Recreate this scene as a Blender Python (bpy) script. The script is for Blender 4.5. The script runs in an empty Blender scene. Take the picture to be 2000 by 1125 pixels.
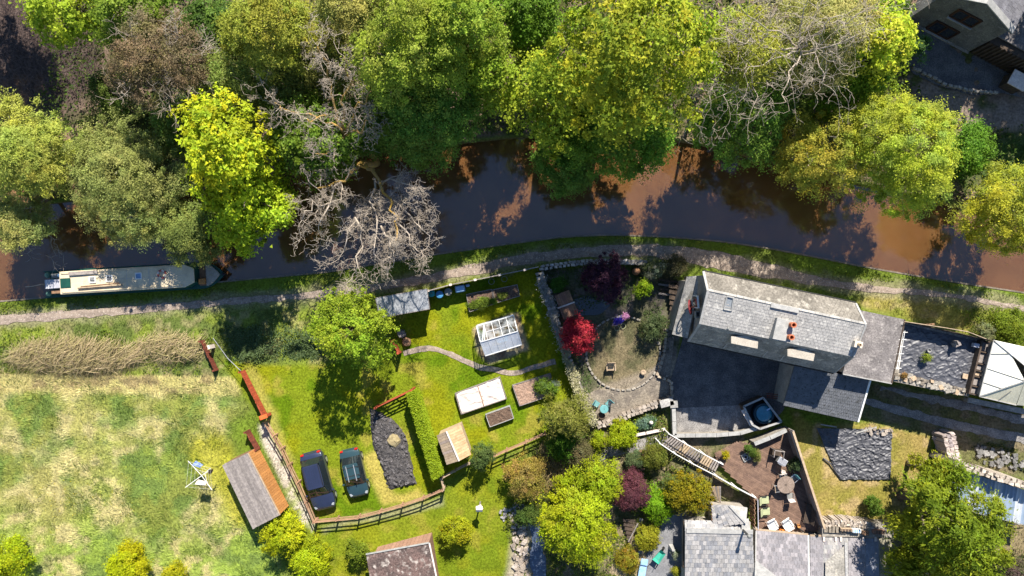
import bpy, bmesh, math, random
import numpy as np
from mathutils import Vector, Matrix
R = math.radians
scene = bpy.context.scene
rnd = random.Random(7)
# ------------------------------------------------------------------ camera, sky, sun, exposure
H = 55.0                                   # drone height over the gardens; 25 photo pixels to the metre at ground level
cam_d = bpy.data.cameras.new('camera'); cam = bpy.data.objects.new('camera', cam_d)
scene.collection.objects.link(cam); cam.location = (0, 0, H)
cam_d.sensor_width = 36; cam_d.lens = 36 / (80.0 / H); cam_d.clip_start = 0.5; cam_d.clip_end = 1500
scene.camera = cam
SUN_EL, SUN_AZ = R(43), R(12.5)            # azimuth clockwise from +Y (top of the picture)
world = bpy.data.worlds.new('World'); scene.world = world; world.use_nodes = True
wn = world.node_tree.nodes; wl = world.node_tree.links
sky = wn.new('ShaderNodeTexSky'); sky.sky_type = 'NISHITA'; sky.sun_disc = False
sky.sun_elevation = SUN_EL; sky.sun_rotation = SUN_AZ; sky.air_density = 1.0; sky.dust_density = 0.0; sky.ozone_density = 4.0
wl.new(sky.outputs[0], wn['Background'].inputs[0]); wn['Background'].inputs[1].default_value = 0.074
sun_d = bpy.data.lights.new('sun', 'SUN'); sun_d.energy = 4.9; sun_d.angle = R(0.53); sun_d.color = (1.0, 0.94, 0.83)
sun = bpy.data.objects.new('sun', sun_d); scene.collection.objects.link(sun)
sd = Vector((math.sin(SUN_AZ) * math.cos(SUN_EL), math.cos(SUN_AZ) * math.cos(SUN_EL), math.sin(SUN_EL)))
sun.rotation_euler = (-sd).to_track_quat('-Z', 'Y').to_euler(); sun.location = sd * 80
scene.view_settings.view_transform = 'Standard'; scene.view_settings.look = 'None'
scene.view_settings.exposure = 1.18; scene.view_settings.gamma = 1; scene.view_settings.use_curve_mapping = False
scene.cycles.max_bounces = 6; scene.cycles.transparent_max_bounces = 16
scene.cycles.diffuse_bounces = 3

# ------------------------------------------------------------------ helpers
def W(px, py, z=0.0):
    k = (H - z) / H / 25.0
    return ((px - 1000) * k, (562.5 - py) * k, z)
def W2(px, py, z=0.0):
    return W(px, py, z)[:2]
def V(*a): return Vector(a)

class Noise:
    def __init__(s, seed, n=256):
        s.g = np.random.default_rng(seed).random((n, n)); s.n = n
    def __call__(s, x, y, f=1.0, oct=3):
        x = np.asarray(x, float) * f; y = np.asarray(y, float) * f; t = 0; a = 1; tot = 0
        for o in range(oct):
            xi = np.floor(x).astype(int); yi = np.floor(y).astype(int); fx = x - xi; fy = y - yi
            fx = fx * fx * (3 - 2 * fx); fy = fy * fy * (3 - 2 * fy); n = s.n; g = s.g
            v = (g[xi % n, yi % n] * (1 - fx) * (1 - fy) + g[(xi + 1) % n, yi % n] * fx * (1 - fy) +
                 g[xi % n, (yi + 1) % n] * (1 - fx) * fy + g[(xi + 1) % n, (yi + 1) % n] * fx * fy)
            t = t + a * v; tot += a; a *= .5; x = x * 2.03 + 17.1; y = y * 2.03 + 5.3
        return t / tot
N1, N2, N3 = Noise(1), Noise(2), Noise(3)

class MB:
    def __init__(s): s.v = []; s.f = []
    def add(s, vs, fs):
        n = len(s.v); s.v += [tuple(v) for v in vs]; s.f += [tuple(i + n for i in f) for f in fs]; return s
    def quad(s, a, b, c, d): return s.add([a, b, c, d], [(0, 1, 2, 3)])
    def box(s, c, size, rz=0.0):
        hx, hy, hz = size[0] / 2, size[1] / 2, size[2] / 2; co, si = math.cos(rz), math.sin(rz); vs = []
        for z in (-hz, hz):
            for x, y in ((-hx, -hy), (hx, -hy), (hx, hy), (-hx, hy)):
                vs.append((c[0] + x * co - y * si, c[1] + x * si + y * co, c[2] + z))
        return s.hexa(vs[:4], vs[4:])
    def hexa(s, bot, top):
        n = len(bot); fs = [tuple(range(n - 1, -1, -1)), tuple(range(n, 2 * n))]
        fs += [(i, (i + 1) % n, n + (i + 1) % n, n + i) for i in range(n)]
        return s.add(list(bot) + list(top), fs)
    def prism(s, poly, z0, z1):
        if sum(poly[i][0] * poly[(i + 1) % len(poly)][1] - poly[(i + 1) % len(poly)][0] * poly[i][1] for i in range(len(poly))) < 0: poly = poly[::-1]
        return s.hexa([(p[0], p[1], z0) for p in poly], [(p[0], p[1], z1) for p in poly])
    def bar(s, a, b, w, h):
        a = Vector(a); b = Vector(b); d = (b - a).normalized()
        up = Vector((0, 0, 1)) if abs(d.z) < .95 else Vector((0, 1, 0))
        x = d.cross(up).normalized() * (w / 2); y = x.cross(d).normalized() * (h / 2)
        return s.hexa([a - x - y, a + x - y, a + x + y, a - x + y][::-1], [b - x - y, b + x - y, b + x + y, b - x + y][::-1])
    def tube(s, pts, rad, n=6, cap=True):
        pts = [Vector(p) for p in pts]; m = len(pts)
        if not hasattr(rad, '__len__'): rad = [rad] * m
        base = len(s.v); prev = None
        for i, p in enumerate(pts):
            d = (pts[min(i + 1, m - 1)] - pts[max(i - 1, 0)])
            d = d.normalized() if d.length > 1e-9 else Vector((0, 0, 1))
            if prev is None: prev = d.orthogonal().normalized()
            x = (prev - d * prev.dot(d)); x = x.normalized() if x.length > 1e-6 else d.orthogonal().normalized()
            prev = x; y = d.cross(x)
            for k in range(n):
                t = 2 * math.pi * k / n; s.v.append(tuple(p + (x * math.cos(t) + y * math.sin(t)) * rad[i]))
        for i in range(m - 1):
            for k in range(n):
                a = base + i * n + k; b = base + i * n + (k + 1) % n; s.f.append((a, b, b + n, a + n))
        if cap:
            s.f.append(tuple(base + k for k in range(n - 1, -1, -1))); s.f.append(tuple(base + (m - 1) * n + k for k in range(n)))
        return s
    def lathe(s, c, prof, n=20):
        base = len(s.v)
        for r, z in prof:
            for k in range(n):
                t = 2 * math.pi * k / n; s.v.append((c[0] + r * math.cos(t), c[1] + r * math.sin(t), c[2] + z))
        for i in range(len(prof) - 1):
            for k in range(n):
                a = base + i * n + k; b = base + i * n + (k + 1) % n; s.f.append((a, b, b + n, a + n))
        if prof[0][0] > 1e-4: s.f.append(tuple(base + k for k in range(n - 1, -1, -1)))
        if prof[-1][0] > 1e-4: s.f.append(tuple(base + (len(prof) - 1) * n + k for k in range(n)))
        return s
    def torus(s, c, Rr, r, n=24, m=8, a0=0, a1=2 * math.pi):
        pts = [(c[0] + Rr * math.cos(a0 + (a1 - a0) * i / n), c[1] + Rr * math.sin(a0 + (a1 - a0) * i / n), c[2]) for i in range(n + 1)]
        return s.tube(pts, r, m, cap=abs(a1 - a0) < 6.28)
    def grid(s, A, B, C, D, nu, nv, f):
        """bilinear sheet, A top-left, B top-right, C bottom-right, D bottom-left; f(u, v, p) -> dz"""
        A, B, C, D = map(Vector, (A, B, C, D)); base = len(s.v)
        for j in range(nv + 1):
            v = j / nv
            for i in range(nu + 1):
                u = i / nu; p = (A * (1 - u) + B * u) * (1 - v) + (D * (1 - u) + C * u) * v
                s.v.append((p.x, p.y, p.z + f(u, v, p)))
        for j in range(nv):
            for i in range(nu):
                a = base + j * (nu + 1) + i; s.f.append((a, a + nu + 1, a + nu + 2, a + 1))
        return s

ORG = {}
def link(o, parent=None):
    scene.collection.objects.link(o)
    if parent is not None: o.parent = parent
    return o
def tag(o, label=None, cat=None, group=None, kind=None):
    if label: o['label'] = label
    if cat: o['category'] = cat
    if group: o['group'] = group
    if kind: o['kind'] = kind
    return o
def thing(name, label, cat, loc=(0, 0, 0), rz=0.0, group=None):
    o = bpy.data.objects.new(name, None); link(o); o.location = loc; o.rotation_euler = (0, 0, rz)
    o.empty_display_size = .2; ORG[o.name] = Vector(loc)
    return tag(o, label, cat, group)
def mesh_np(name, verts, faces_n, col=None, smooth=False):
    """verts (n,3); faces_n (m,k) with constant k"""
    me = bpy.data.meshes.new(name); n = len(verts); m, k = faces_n.shape
    me.vertices.add(n); me.vertices.foreach_set('co', np.ascontiguousarray(verts, np.float32).ravel())
    me.loops.add(m * k); me.loops.foreach_set('vertex_index', np.ascontiguousarray(faces_n, np.int32).ravel())
    me.polygons.add(m); me.polygons.foreach_set('loop_start', np.arange(0, m * k, k, dtype=np.int32))
    me.polygons.foreach_set('loop_total', np.full(m, k, np.int32))
    if smooth: me.polygons.foreach_set('use_smooth', np.ones(m, bool))
    me.update(calc_edges=True)
    if col is not None:
        a = me.attributes.new('Col', 'FLOAT_COLOR', 'POINT')
        a.data.foreach_set('color', np.ascontiguousarray(np.c_[col, np.ones(len(col))], np.float32).ravel())
    return me
def part(name, mb, mat, parent=None, local=False, smooth=False, bevel=0, label=None, kind=None):
    """one mesh object; with a parent its vertices are given in world space unless local"""
    off = Vector((0, 0, 0))
    if parent is not None and not local: off = ORG.get(parent.name, Vector((0, 0, 0)))
    me = bpy.data.meshes.new(name)
    me.from_pydata([(v[0] - off.x, v[1] - off.y, v[2] - off.z) for v in mb.v], [], mb.f)
    bm = bmesh.new(); bm.from_mesh(me)
    if bevel:
        es = [e for e in bm.edges if len(e.link_faces) == 2 and e.calc_face_angle(0) > .5]
        bmesh.ops.bevel(bm, geom=es, offset=bevel, segments=1, affect='EDGES', clamp_overlap=True)
    bmesh.ops.recalc_face_normals(bm, faces=bm.faces); bm.to_mesh(me); bm.free()
    if smooth: me.polygons.foreach_set('use_smooth', [True] * len(me.polygons))
    me.materials.append(mat); o = bpy.data.objects.new(name, me); link(o, parent)
    ORG[o.name] = off if parent is not None else Vector((0, 0, 0))
    if label: o['label'] = label
    if kind: o['kind'] = kind
    return o
def inst(src, parent, loc, rot=None, name=None, mat=None):
    o = src.copy(); scene.collection.objects.link(o); o.parent = parent; o.location = loc
    if name: o.name = name
    if rot is not None: o.rotation_euler = rot
    return o
def solo(name, mb, mat, label, cat, group=None, kind=None, base=None, **kw):
    """a thing that is one mesh; its origin is put at its base"""
    xs = [v[0] for v in mb.v]; ys = [v[1] for v in mb.v]; zs = [v[2] for v in mb.v]
    b = Vector(base) if base else Vector(((min(xs) + max(xs)) / 2, (min(ys) + max(ys)) / 2, min(zs)))
    mb.v = [(v[0] - b.x, v[1] - b.y, v[2] - b.z) for v in mb.v]
    o = part(name, mb, mat, None, **kw); o.location = b; ORG[o.name] = b
    return tag(o, label, cat, group, kind)
def dup(root, loc, rz=None, label=None, group=None):
    r = root.copy(); scene.collection.objects.link(r); r.location = loc
    if rz is not None: r.rotation_euler = (0, 0, rz)
    if label: r['label'] = label
    if group: r['group'] = group
    ORG[r.name] = Vector(loc)
    for ch in list(root.children):
        c = ch.copy(); scene.collection.objects.link(c); c.parent = r
        for g in list(ch.children):
            d = g.copy(); scene.collection.objects.link(d); d.parent = c
    return r

# ------------------------------------------------------------------ materials
def mat(name, c1, c2=None, scale=3.0, rough=.85, bump=0.0, spec=.3, metal=0.0, c3=None, jit=0.0, stretch=None, fine=.22, bscale=None, coat=0.0, lo=.38, hi=.62):
    m = bpy.data.materials.new(name); m.use_nodes = True; nt = m.node_tree; n = nt.nodes; l = nt.links; b = n['Principled BSDF']
    b.inputs['Roughness'].default_value = rough; b.inputs['Metallic'].default_value = metal
    b.inputs['Specular IOR Level'].default_value = spec; b.inputs['Coat Weight'].default_value = coat
    geo = n.new('ShaderNodeNewGeometry'); vec = geo.outputs['Position']
    if stretch:
        mp = n.new('ShaderNodeMapping'); mp.inputs['Rotation'].default_value = (0, 0, stretch[0]); mp.inputs['Scale'].default_value = stretch[1:]
        l.new(vec, mp.inputs[0]); vec = mp.outputs[0]
    def noise(s, d=5):
        t = n.new('ShaderNodeTexNoise'); t.inputs['Scale'].default_value = s; t.inputs['Detail'].default_value = d; l.new(vec, t.inputs['Vector']); return t.outputs['Fac']
    def mr(sock, a, bb, c=0, d=1):
        t = n.new('ShaderNodeMapRange'); l.new(sock, t.inputs[0]); t.inputs[1].default_value = a; t.inputs[2].default_value = bb; t.inputs[3].default_value = c; t.inputs[4].default_value = d; return t.outputs[0]
    def mix(f, a, bb, mode='MIX'):
        t = n.new('ShaderNodeMix'); t.data_type = 'RGBA'; t.blend_type = mode
        for s_, k in ((f, 0), (a, 6), (bb, 7)):
            if hasattr(s_, 'links'): l.new(s_, t.inputs[k])
            else: t.inputs[k].default_value = (*s_, 1) if hasattr(s_, '__len__') else s_
        return t.outputs[2]
    c2 = c2 or tuple(x * .75 for x in c1)
    col = mix(mr(noise(scale), lo, hi), c1, c2)
    if c3: col = mix(mr(noise(scale * 2.7), .55, .68), col, c3)
    if fine:
        g = mr(noise(scale * 9, 3), .3, .7, 1 - fine, 1 + fine)
        col = mix(1.0, col, g, 'MULTIPLY')
    if jit:
        oi = n.new('ShaderNodeObjectInfo'); col = mix(1.0, col, mr(oi.outputs['Random'], 0, 1, 1 - jit, 1 + jit), 'MULTIPLY')
    l.new(col, b.inputs['Base Color'])
    if bump:
        bp = n.new('ShaderNodeBump'); bp.inputs['Strength'].default_value = bump; bp.inputs['Distance'].default_value = .05
        l.new(noise(bscale or scale * 6, 6), bp.inputs['Height']); l.new(bp.outputs[0], b.inputs['Normal'])
    return m
def attr_mat(name, rough=.7, spec=.2, trans=.0, noise_s=0, amp=.25, bump=0):
    m = bpy.data.materials.new(name); m.use_nodes = True; nt = m.node_tree; n = nt.nodes; l = nt.links; b = n['Principled BSDF']
    b.inputs['Roughness'].default_value = rough; b.inputs['Specular IOR Level'].default_value = spec
    a = n.new('ShaderNodeAttribute'); a.attribute_name = 'Col'; col = a.outputs['Color']
    if noise_s:
        geo = n.new('ShaderNodeNewGeometry'); t = n.new('ShaderNodeTexNoise'); t.inputs['Scale'].default_value = noise_s; t.inputs['Detail'].default_value = 6
        l.new(geo.outputs['Position'], t.inputs['Vector'])
        r = n.new('ShaderNodeMapRange'); l.new(t.outputs['Fac'], r.inputs[0]); r.inputs[1].default_value = .3; r.inputs[2].default_value = .7; r.inputs[3].default_value = 1 - amp; r.inputs[4].default_value = 1 + amp
        x = n.new('ShaderNodeMix'); x.data_type = 'RGBA'; x.blend_type = 'MULTIPLY'; x.inputs[0].default_value = 1; l.new(col, x.inputs[6]); l.new(r.outputs[0], x.inputs[7]); col = x.outputs[2]
        if bump:
            bp = n.new('ShaderNodeBump'); bp.inputs['Strength'].default_value = bump; bp.inputs['Distance'].default_value = .05; l.new(t.outputs['Fac'], bp.inputs['Height']); l.new(bp.outputs[0], b.inputs['Normal'])
    l.new(col, b.inputs['Base Color'])
    if trans:
        tr = n.new('ShaderNodeBsdfTranslucent'); l.new(col, tr.inputs[0]); ms = n.new('ShaderNodeMixShader'); ms.inputs[0].default_value = trans
        l.new(b.outputs[0], ms.inputs[1]); l.new(tr.outputs[0], ms.inputs[2]); l.new(ms.outputs[0], n['Material Output'].inputs[0])
    return m
def glass_mat(name, tint, mixd, gloss_rough=.08):
    m = bpy.data.materials.new(name); m.use_nodes = True; nt = m.node_tree; n = nt.nodes; l = nt.links; b = n['Principled BSDF']
    b.inputs['Base Color'].default_value = (*tint, 1); b.inputs['Roughness'].default_value = gloss_rough; b.inputs['Specular IOR Level'].default_value = .6
    t = n.new('ShaderNodeBsdfTransparent'); t.inputs[0].default_value = (.93, .96, .95, 1); ms = n.new('ShaderNodeMixShader')
    geo = n.new('ShaderNodeNewGeometry'); nz = n.new('ShaderNodeTexNoise'); nz.inputs['Scale'].default_value = 2.5; nz.inputs['Detail'].default_value = 5; l.new(geo.outputs['Position'], nz.inputs['Vector'])
    mr = n.new('ShaderNodeMapRange'); l.new(nz.outputs['Fac'], mr.inputs[0]); mr.inputs[1].default_value = .35; mr.inputs[2].default_value = .65; mr.inputs[3].default_value = max(0, mixd - .12); mr.inputs[4].default_value = min(1, mixd + .12)
    l.new(mr.outputs[0], ms.inputs[0]); l.new(t.outputs[0], ms.inputs[1]); l.new(b.outputs[0], ms.inputs[2]); l.new(ms.outputs[0], n['Material Output'].inputs[0])
    return m
M = {}
M['leaf'] = attr_mat('leaf', .55, .12, .42)
M['leaf_gloss'] = attr_mat('leaf_gloss', .35, .5, .12)
M['grass'] = attr_mat('grass_blade', .9, .03, .2)
M['straw'] = attr_mat('straw', .8, .1, .1)
M['ground'] = attr_mat('ground', 1.0, .0, 0, 6.0, .35, .6)
M['stone_col'] = attr_mat('stone_mixed', .9, .2, 0, 14.0, .3, .5)
M['bark'] = mat('bark', (.12, .09, .065), (.2, .16, .12), 4, .95, .6)
M['bark_pale'] = mat('bark_pale', (.44, .37, .30), (.32, .265, .21), 3, .9, .4)
M['bark_lichen'] = mat('bark_lichen', (.42, .26, .05), (.30, .20, .08), 2.2, .95, .5)
M['gravel'] = mat('path_gravel', (.29, .23, .185), (.21, .165, .135), 2.2, .95, .5, c3=(.38, .32, .27), fine=.35)
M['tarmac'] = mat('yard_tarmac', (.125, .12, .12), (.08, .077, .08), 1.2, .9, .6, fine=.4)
M['gravel_dark'] = mat('yard_gravel', (.26, .245, .235), (.17, .16, .155), 1.5, .95, .6, fine=.45)
M['paving'] = mat('terrace_paving', (.20, .17, .135), (.13, .11, .092), 1.2, .92, .5, c3=(.26, .22, .175), fine=.35)
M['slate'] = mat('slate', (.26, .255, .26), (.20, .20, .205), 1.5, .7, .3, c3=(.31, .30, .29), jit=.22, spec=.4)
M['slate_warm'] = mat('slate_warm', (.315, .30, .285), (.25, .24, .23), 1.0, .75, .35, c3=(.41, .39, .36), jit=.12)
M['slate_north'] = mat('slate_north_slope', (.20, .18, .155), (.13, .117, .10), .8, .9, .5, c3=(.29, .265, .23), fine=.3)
M['slate_lichen'] = mat('slate_lichen', (.25, .235, .215), (.17, .16, .145), .9, .85, .5, c3=(.36, .33, .28), fine=.3, jit=.12)
M['slate_dark'] = mat('slate_dark', (.12, .125, .14), (.09, .095, .105), 2, .65, .3, c3=(.05, .05, .05), jit=.18)
M['flat_roof'] = mat('flat_roof_felt', (.20, .18, .175), (.13, .117, .115), 1.1, .9, .5, c3=(.28, .255, .24), fine=.35)
M['lead'] = mat('lead_flashing', (.35, .34, .325), (.27, .265, .255), 3, .6, .2)
M['white'] = mat('white_paint', (.78, .77, .74), (.68, .67, .64), 3, .5)
M['alu'] = mat('aluminium', (.72, .72, .71), (.6, .6, .6), 6, .4, metal=.3)
M['stone'] = mat('rubble_stone', (.30, .27, .23), (.20, .18, .155), 2.4, .95, .9, c3=(.40, .36, .31), fine=.35, bscale=5)
M['render'] = mat('wall_render', (.36, .32, .27), (.28, .25, .215), 1.5, .9, .4)
M['terracotta'] = mat('terracotta', (.50, .17, .08), (.38, .12, .06), 6, .85, .2)
M['rust_red'] = mat('red_wood_stain', (.40, .075, .03), (.26, .05, .025), 5, .8, .3, jit=.15)
M['orange_wood'] = mat('orange_larch', (.50, .23, .075), (.40, .17, .05), 3, .8, .3, stretch=(0, 4, 4, 1), jit=.12)
M['brown_wood'] = mat('brown_wood', (.27, .155, .09), (.19, .11, .065), 4, .85, .4, jit=.18)
M['grey_wood'] = mat('grey_weathered_wood', (.27, .235, .215), (.19, .165, .155), 5, .9, .5, jit=.2, fine=.3)
M['tan_wood'] = mat('tan_wood', (.42, .32, .22), (.33, .24, .16), 4, .85, .4, jit=.14)
M['dark_wood'] = mat('dark_wood', (.085, .06, .045), (.055, .04, .03), 4, .9, .4)
M['deck'] = mat('patio_boards', (.19, .118, .084), (.135, .083, .062), 2.5, .85, .4, jit=.16, fine=.3)
M['felt'] = mat('shed_felt', (.33, .34, .36), (.26, .27, .29), 2.5, .9, .4, fine=.3)
M['black'] = mat('black_rubber', (.02, .02, .02), (.015, .015, .015), 5, .7)
M['tarp'] = mat('black_plastic_sheet', (.085, .085, .098), (.055, .056, .066), 3, .5, .1, spec=.6)
M['fleece'] = mat('garden_fleece', (.66, .57, .51), (.56, .47, .42), 2, .95, .4)
M['soil'] = mat('soil', (.135, .085, .06), (.085, .055, .04), 6, .98, 1.0, c3=(.25, .18, .13), fine=.5)
M['bark_chip'] = mat('bark_chips', (.42, .28, .21), (.25, .155, .11), 12, .95, 1.0, c3=(.52, .38, .29), fine=.5)
M['char'] = mat('charcoal_clods', (.07, .064, .064), (.035, .032, .032), 5, .9, .8, c3=(.14, .13, .13), fine=.4)
M['navy'] = mat('navy_car_paint', (.02, .026, .058), (.018, .024, .052), 2, .28, spec=.6, fine=0, coat=.6)
M['teal_paint'] = mat('dark_teal_car_paint', (.022, .05, .06), (.02, .046, .054), 2, .28, spec=.6, fine=0, coat=.6)
M['carglass'] = mat('car_glass', (.012, .017, .02), (.012, .017, .02), 2, .06, spec=.8, fine=0)
M['chrome'] = mat('silver_trim', (.7, .7, .7), (.6, .6, .6), 5, .25, metal=.7, fine=0)
M['redlamp'] = mat('red_lens', (.5, .02, .015), (.4, .015, .012), 9, .2, fine=0)
M['lamp'] = mat('clear_lens', (.28, .30, .32), (.22, .24, .26), 9, .15, fine=0)
M['boat_green'] = mat('boat_green', (.012, .07, .05), (.01, .055, .042), 3, .4)
M['boat_black'] = mat('boat_blacking', (.016, .017, .022), (.012, .013, .016), 3, .6)
M['boat_cream'] = mat('boat_cream_roof', (.62, .52, .36), (.55, .455, .31), 2.0, .7, .15, fine=.12)
M['boat_grey'] = mat('boat_grey_steel', (.40, .40, .44), (.34, .34, .38), 3, .6)
M['teal'] = mat('teal_plastic', (.03, .28, .28), (.025, .23, .23), 5, .5)
M['blue'] = mat('blue_plastic', (.06, .22, .42), (.05, .19, .37), 5, .5)
M['paleblue'] = mat('pale_blue_plastic', (.22, .40, .62), (.3, .45, .64), 4, .5)
M['greyplastic'] = mat('grey_plastic', (.22, .22, .21), (.18, .18, .17), 4, .6)
M['iron_teal'] = mat('turquoise_paint', (.14, .33, .34), (.11, .28, .29), 9, .5)
M['hedge_core'] = mat('hedge_core', (.03, .05, .012), (.02, .035, .01), 4, .95)
M['glass'] = glass_mat('greenhouse_glass', (.6, .62, .66), .1)
M['glass_whitish'] = glass_mat('whitish_glass', (.62, .64, .70), .62, .25)  # whiter, less clear panes for the south slope
M['pane'] = mat('window_glass', (.03, .035, .045), (.025, .03, .04), 3, .06, spec=.8, fine=0)
M['poly'] = mat('polycarbonate', (.74, .73, .66), (.66, .65, .58), 1.5, .45, fine=.06)
M['poly_dirty'] = mat('polycarbonate_stained', (.60, .56, .42), (.48, .46, .36), 1.2, .55, stretch=(R(20), 3, .5, 1))
M['corrugated'] = mat('blue_grey_sheet', (.24, .30, .39), (.2, .26, .34), 1.5, .5, fine=.1)
M['corr_clear'] = mat('clear_roof_sheet', (.45, .48, .51), (.4, .42, .46), 2, .4, fine=.08)
M['orange'] = mat('orange_plastic', (.75, .2, .02), (.65, .17, .02), 5, .5)
M['cushion'] = mat('olive_cushion', (.36, .38, .22), (.31, .33, .19), 5, .9)
M['moss_roof'] = mat('mossy_brown_roof', (.13, .085, .075), (.075, .055, .05), .9, .95, .7, c3=(.33, .29, .26), fine=.5)
M['brick'] = mat('brown_brick', (.27, .15, .10), (.21, .115, .08), 3, .9, .4, jit=.15)
M['lav'] = attr_mat('wall_plants', .8, .1, .1)
# ------------------------------------------------------------------ the setting: ground with the canal trench
SB = [(-900, 640), (-300, 607), (0, 588), (85, 581), (180, 574), (300, 563), (440, 549), (640, 531), (840, 498), (1000, 475), (1100, 462), (1190, 458), (1300, 462), (1400, 470), (1500, 484), (1600, 503), (1700, 523), (1800, 540), (1900, 556), (2000, 571), (2400, 640), (2900, 740)]
NB = [(-900, 430), (-300, 420), (0, 408), (150, 388), (300, 370), (500, 335), (700, 303), (850, 282), (1000, 266), (1200, 262), (1350, 276), (1500, 312), (1600, 342), (1800, 385), (1900, 405), (2000, 430), (2400, 500), (2900, 600)]
def smooth_line(pts):
    px = np.array([p[0] for p in pts], float); py = np.array([p[1] for p in pts], float)
    xs = np.linspace(px[0], px[-1], 1500); ys = np.interp(xs, px, py)
    k = np.exp(-np.linspace(-2, 2, 41) ** 2); k /= k.sum(); ys = np.convolve(np.pad(ys, 20, mode='edge'), k, 'valid')
    return xs, ys
SBx, SBy = smooth_line(SB); NBx, NBy = smooth_line(NB)
def south_px(px): return np.interp(px, SBx, SBy)
def north_px(px): return np.interp(px, NBx, NBy)
def polyd(px, py, poly):
    """signed distance (photo pixels), positive inside"""
    px = np.asarray(px, float); py = np.asarray(py, float); d2 = np.full(px.shape, 1e18); ins = np.zeros(px.shape, bool); n = len(poly)
    for i in range(n):
        x0, y0 = poly[i]; x1, y1 = poly[(i + 1) % n]; dx, dy = x1 - x0, y1 - y0; L = dx * dx + dy * dy + 1e-9
        t = np.clip(((px - x0) * dx + (py - y0) * dy) / L, 0, 1); d2 = np.minimum(d2, (px - x0 - t * dx) ** 2 + (py - y0 - t * dy) ** 2)
        c = ((y0 > py) != (y1 > py)) & (px < dx * (py - y0) / (dy if abs(dy) > 1e-9 else 1e-9) + x0); ins ^= c
    return np.where(ins, 1, -1) * np.sqrt(d2)
def lined(px, py, pts):
    d2 = np.full(np.shape(px), 1e18)
    for (x0, y0), (x1, y1) in zip(pts[:-1], pts[1:]):
        dx, dy = x1 - x0, y1 - y0; t = np.clip(((px - x0) * dx + (py - y0) * dy) / (dx * dx + dy * dy), 0, 1)
        d2 = np.minimum(d2, (px - x0 - t * dx) ** 2 + (py - y0 - t * dy) ** 2)
    return np.sqrt(d2)
def sstep(a, b, x): t = np.clip((x - a) / (b - a), 0, 1); return t * t * (3 - 2 * t)
PATH = [(-100, 635), (0, 625), (100, 617), (200, 609), (350, 597), (500, 585), (650, 572), (760, 557), (850, 541), (950, 521), (1050, 503), (1150, 492), (1250, 489), (1330, 497), (1420, 512), (1500, 529), (1600, 550), (1700, 563), (1800, 571), (1900, 584), (2000, 604), (2100, 630)]
PATHW = [18, 18, 17, 15, 13, 13, 13, 15, 17, 19, 20, 20, 23, 28, 34, 28, 16, 12, 11, 11, 11, 11]
GPATH = [(788, 690), (815, 683), (845, 681), (875, 690), (910, 706), (935, 716), (965, 722), (1000, 728), (1040, 718), (1085, 706)]
MEADOW = [(-80, 742), (300, 748), (450, 752), (475, 800), (440, 860), (430, 905), (470, 990), (540, 1060), (560, 1200), (-80, 1200)]
LAWN_CAR = [(430, 700), (500, 712), (620, 712), (760, 690), (800, 740), (800, 780), (865, 955), (740, 1000), (612, 1018), (515, 830)]
LAWN_GARDEN = [(740, 585), (840, 560), (1050, 520), (1075, 590), (1120, 730), (1160, 830), (1060, 860), (930, 905), (865, 940), (800, 770), (770, 690)]
LAWN_LOW = [(600, 1030), (740, 1005), (866, 962), (960, 895), (1020, 900), (1010, 1000), (1000, 1200), (540, 1200)]
DRY = [(1548, 800), (1590, 830), (1690, 825), (1820, 850), (1815, 900), (1760, 1010), (1720, 1035), (1600, 1025), (1560, 905)]
LANEBAND = [(1690, 745), (1890, 778), (2100, 830), (2100, 960), (1870, 905), (1840, 855), (1700, 820), (1640, 800)]
STONEG = [(1060, 530), (1300, 520), (1340, 560), (1310, 780), (1165, 830), (1120, 730), (1085, 640)]
EAST_GRASS = [(1670, 590), (1700, 575), (1900, 590), (2100, 640), (2100, 760), (1930, 660), (1770, 625), (1690, 605)]
CIRCLE_C, CIRCLE_R = (1217, 690), 72
def bump_noise(px, py): return N1(px / 25, py / 25, .35, 4)
G_LIME = np.array((.140, .178, .011)); G_GREEN = np.array((.115, .165, .02)); G_MID = np.array((.105, .135, .025)); G_YEL = np.array((.32, .27, .045))
STRAW = np.array((.47, .415, .19)); SOIL = np.array((.13, .09, .06)); LITTER = np.array((.16, .115, .085)); RUST = np.array((.23, .12, .065))
def mixc(a, b, w): return a * (1 - w)[..., None] + b * w[..., None]
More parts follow.
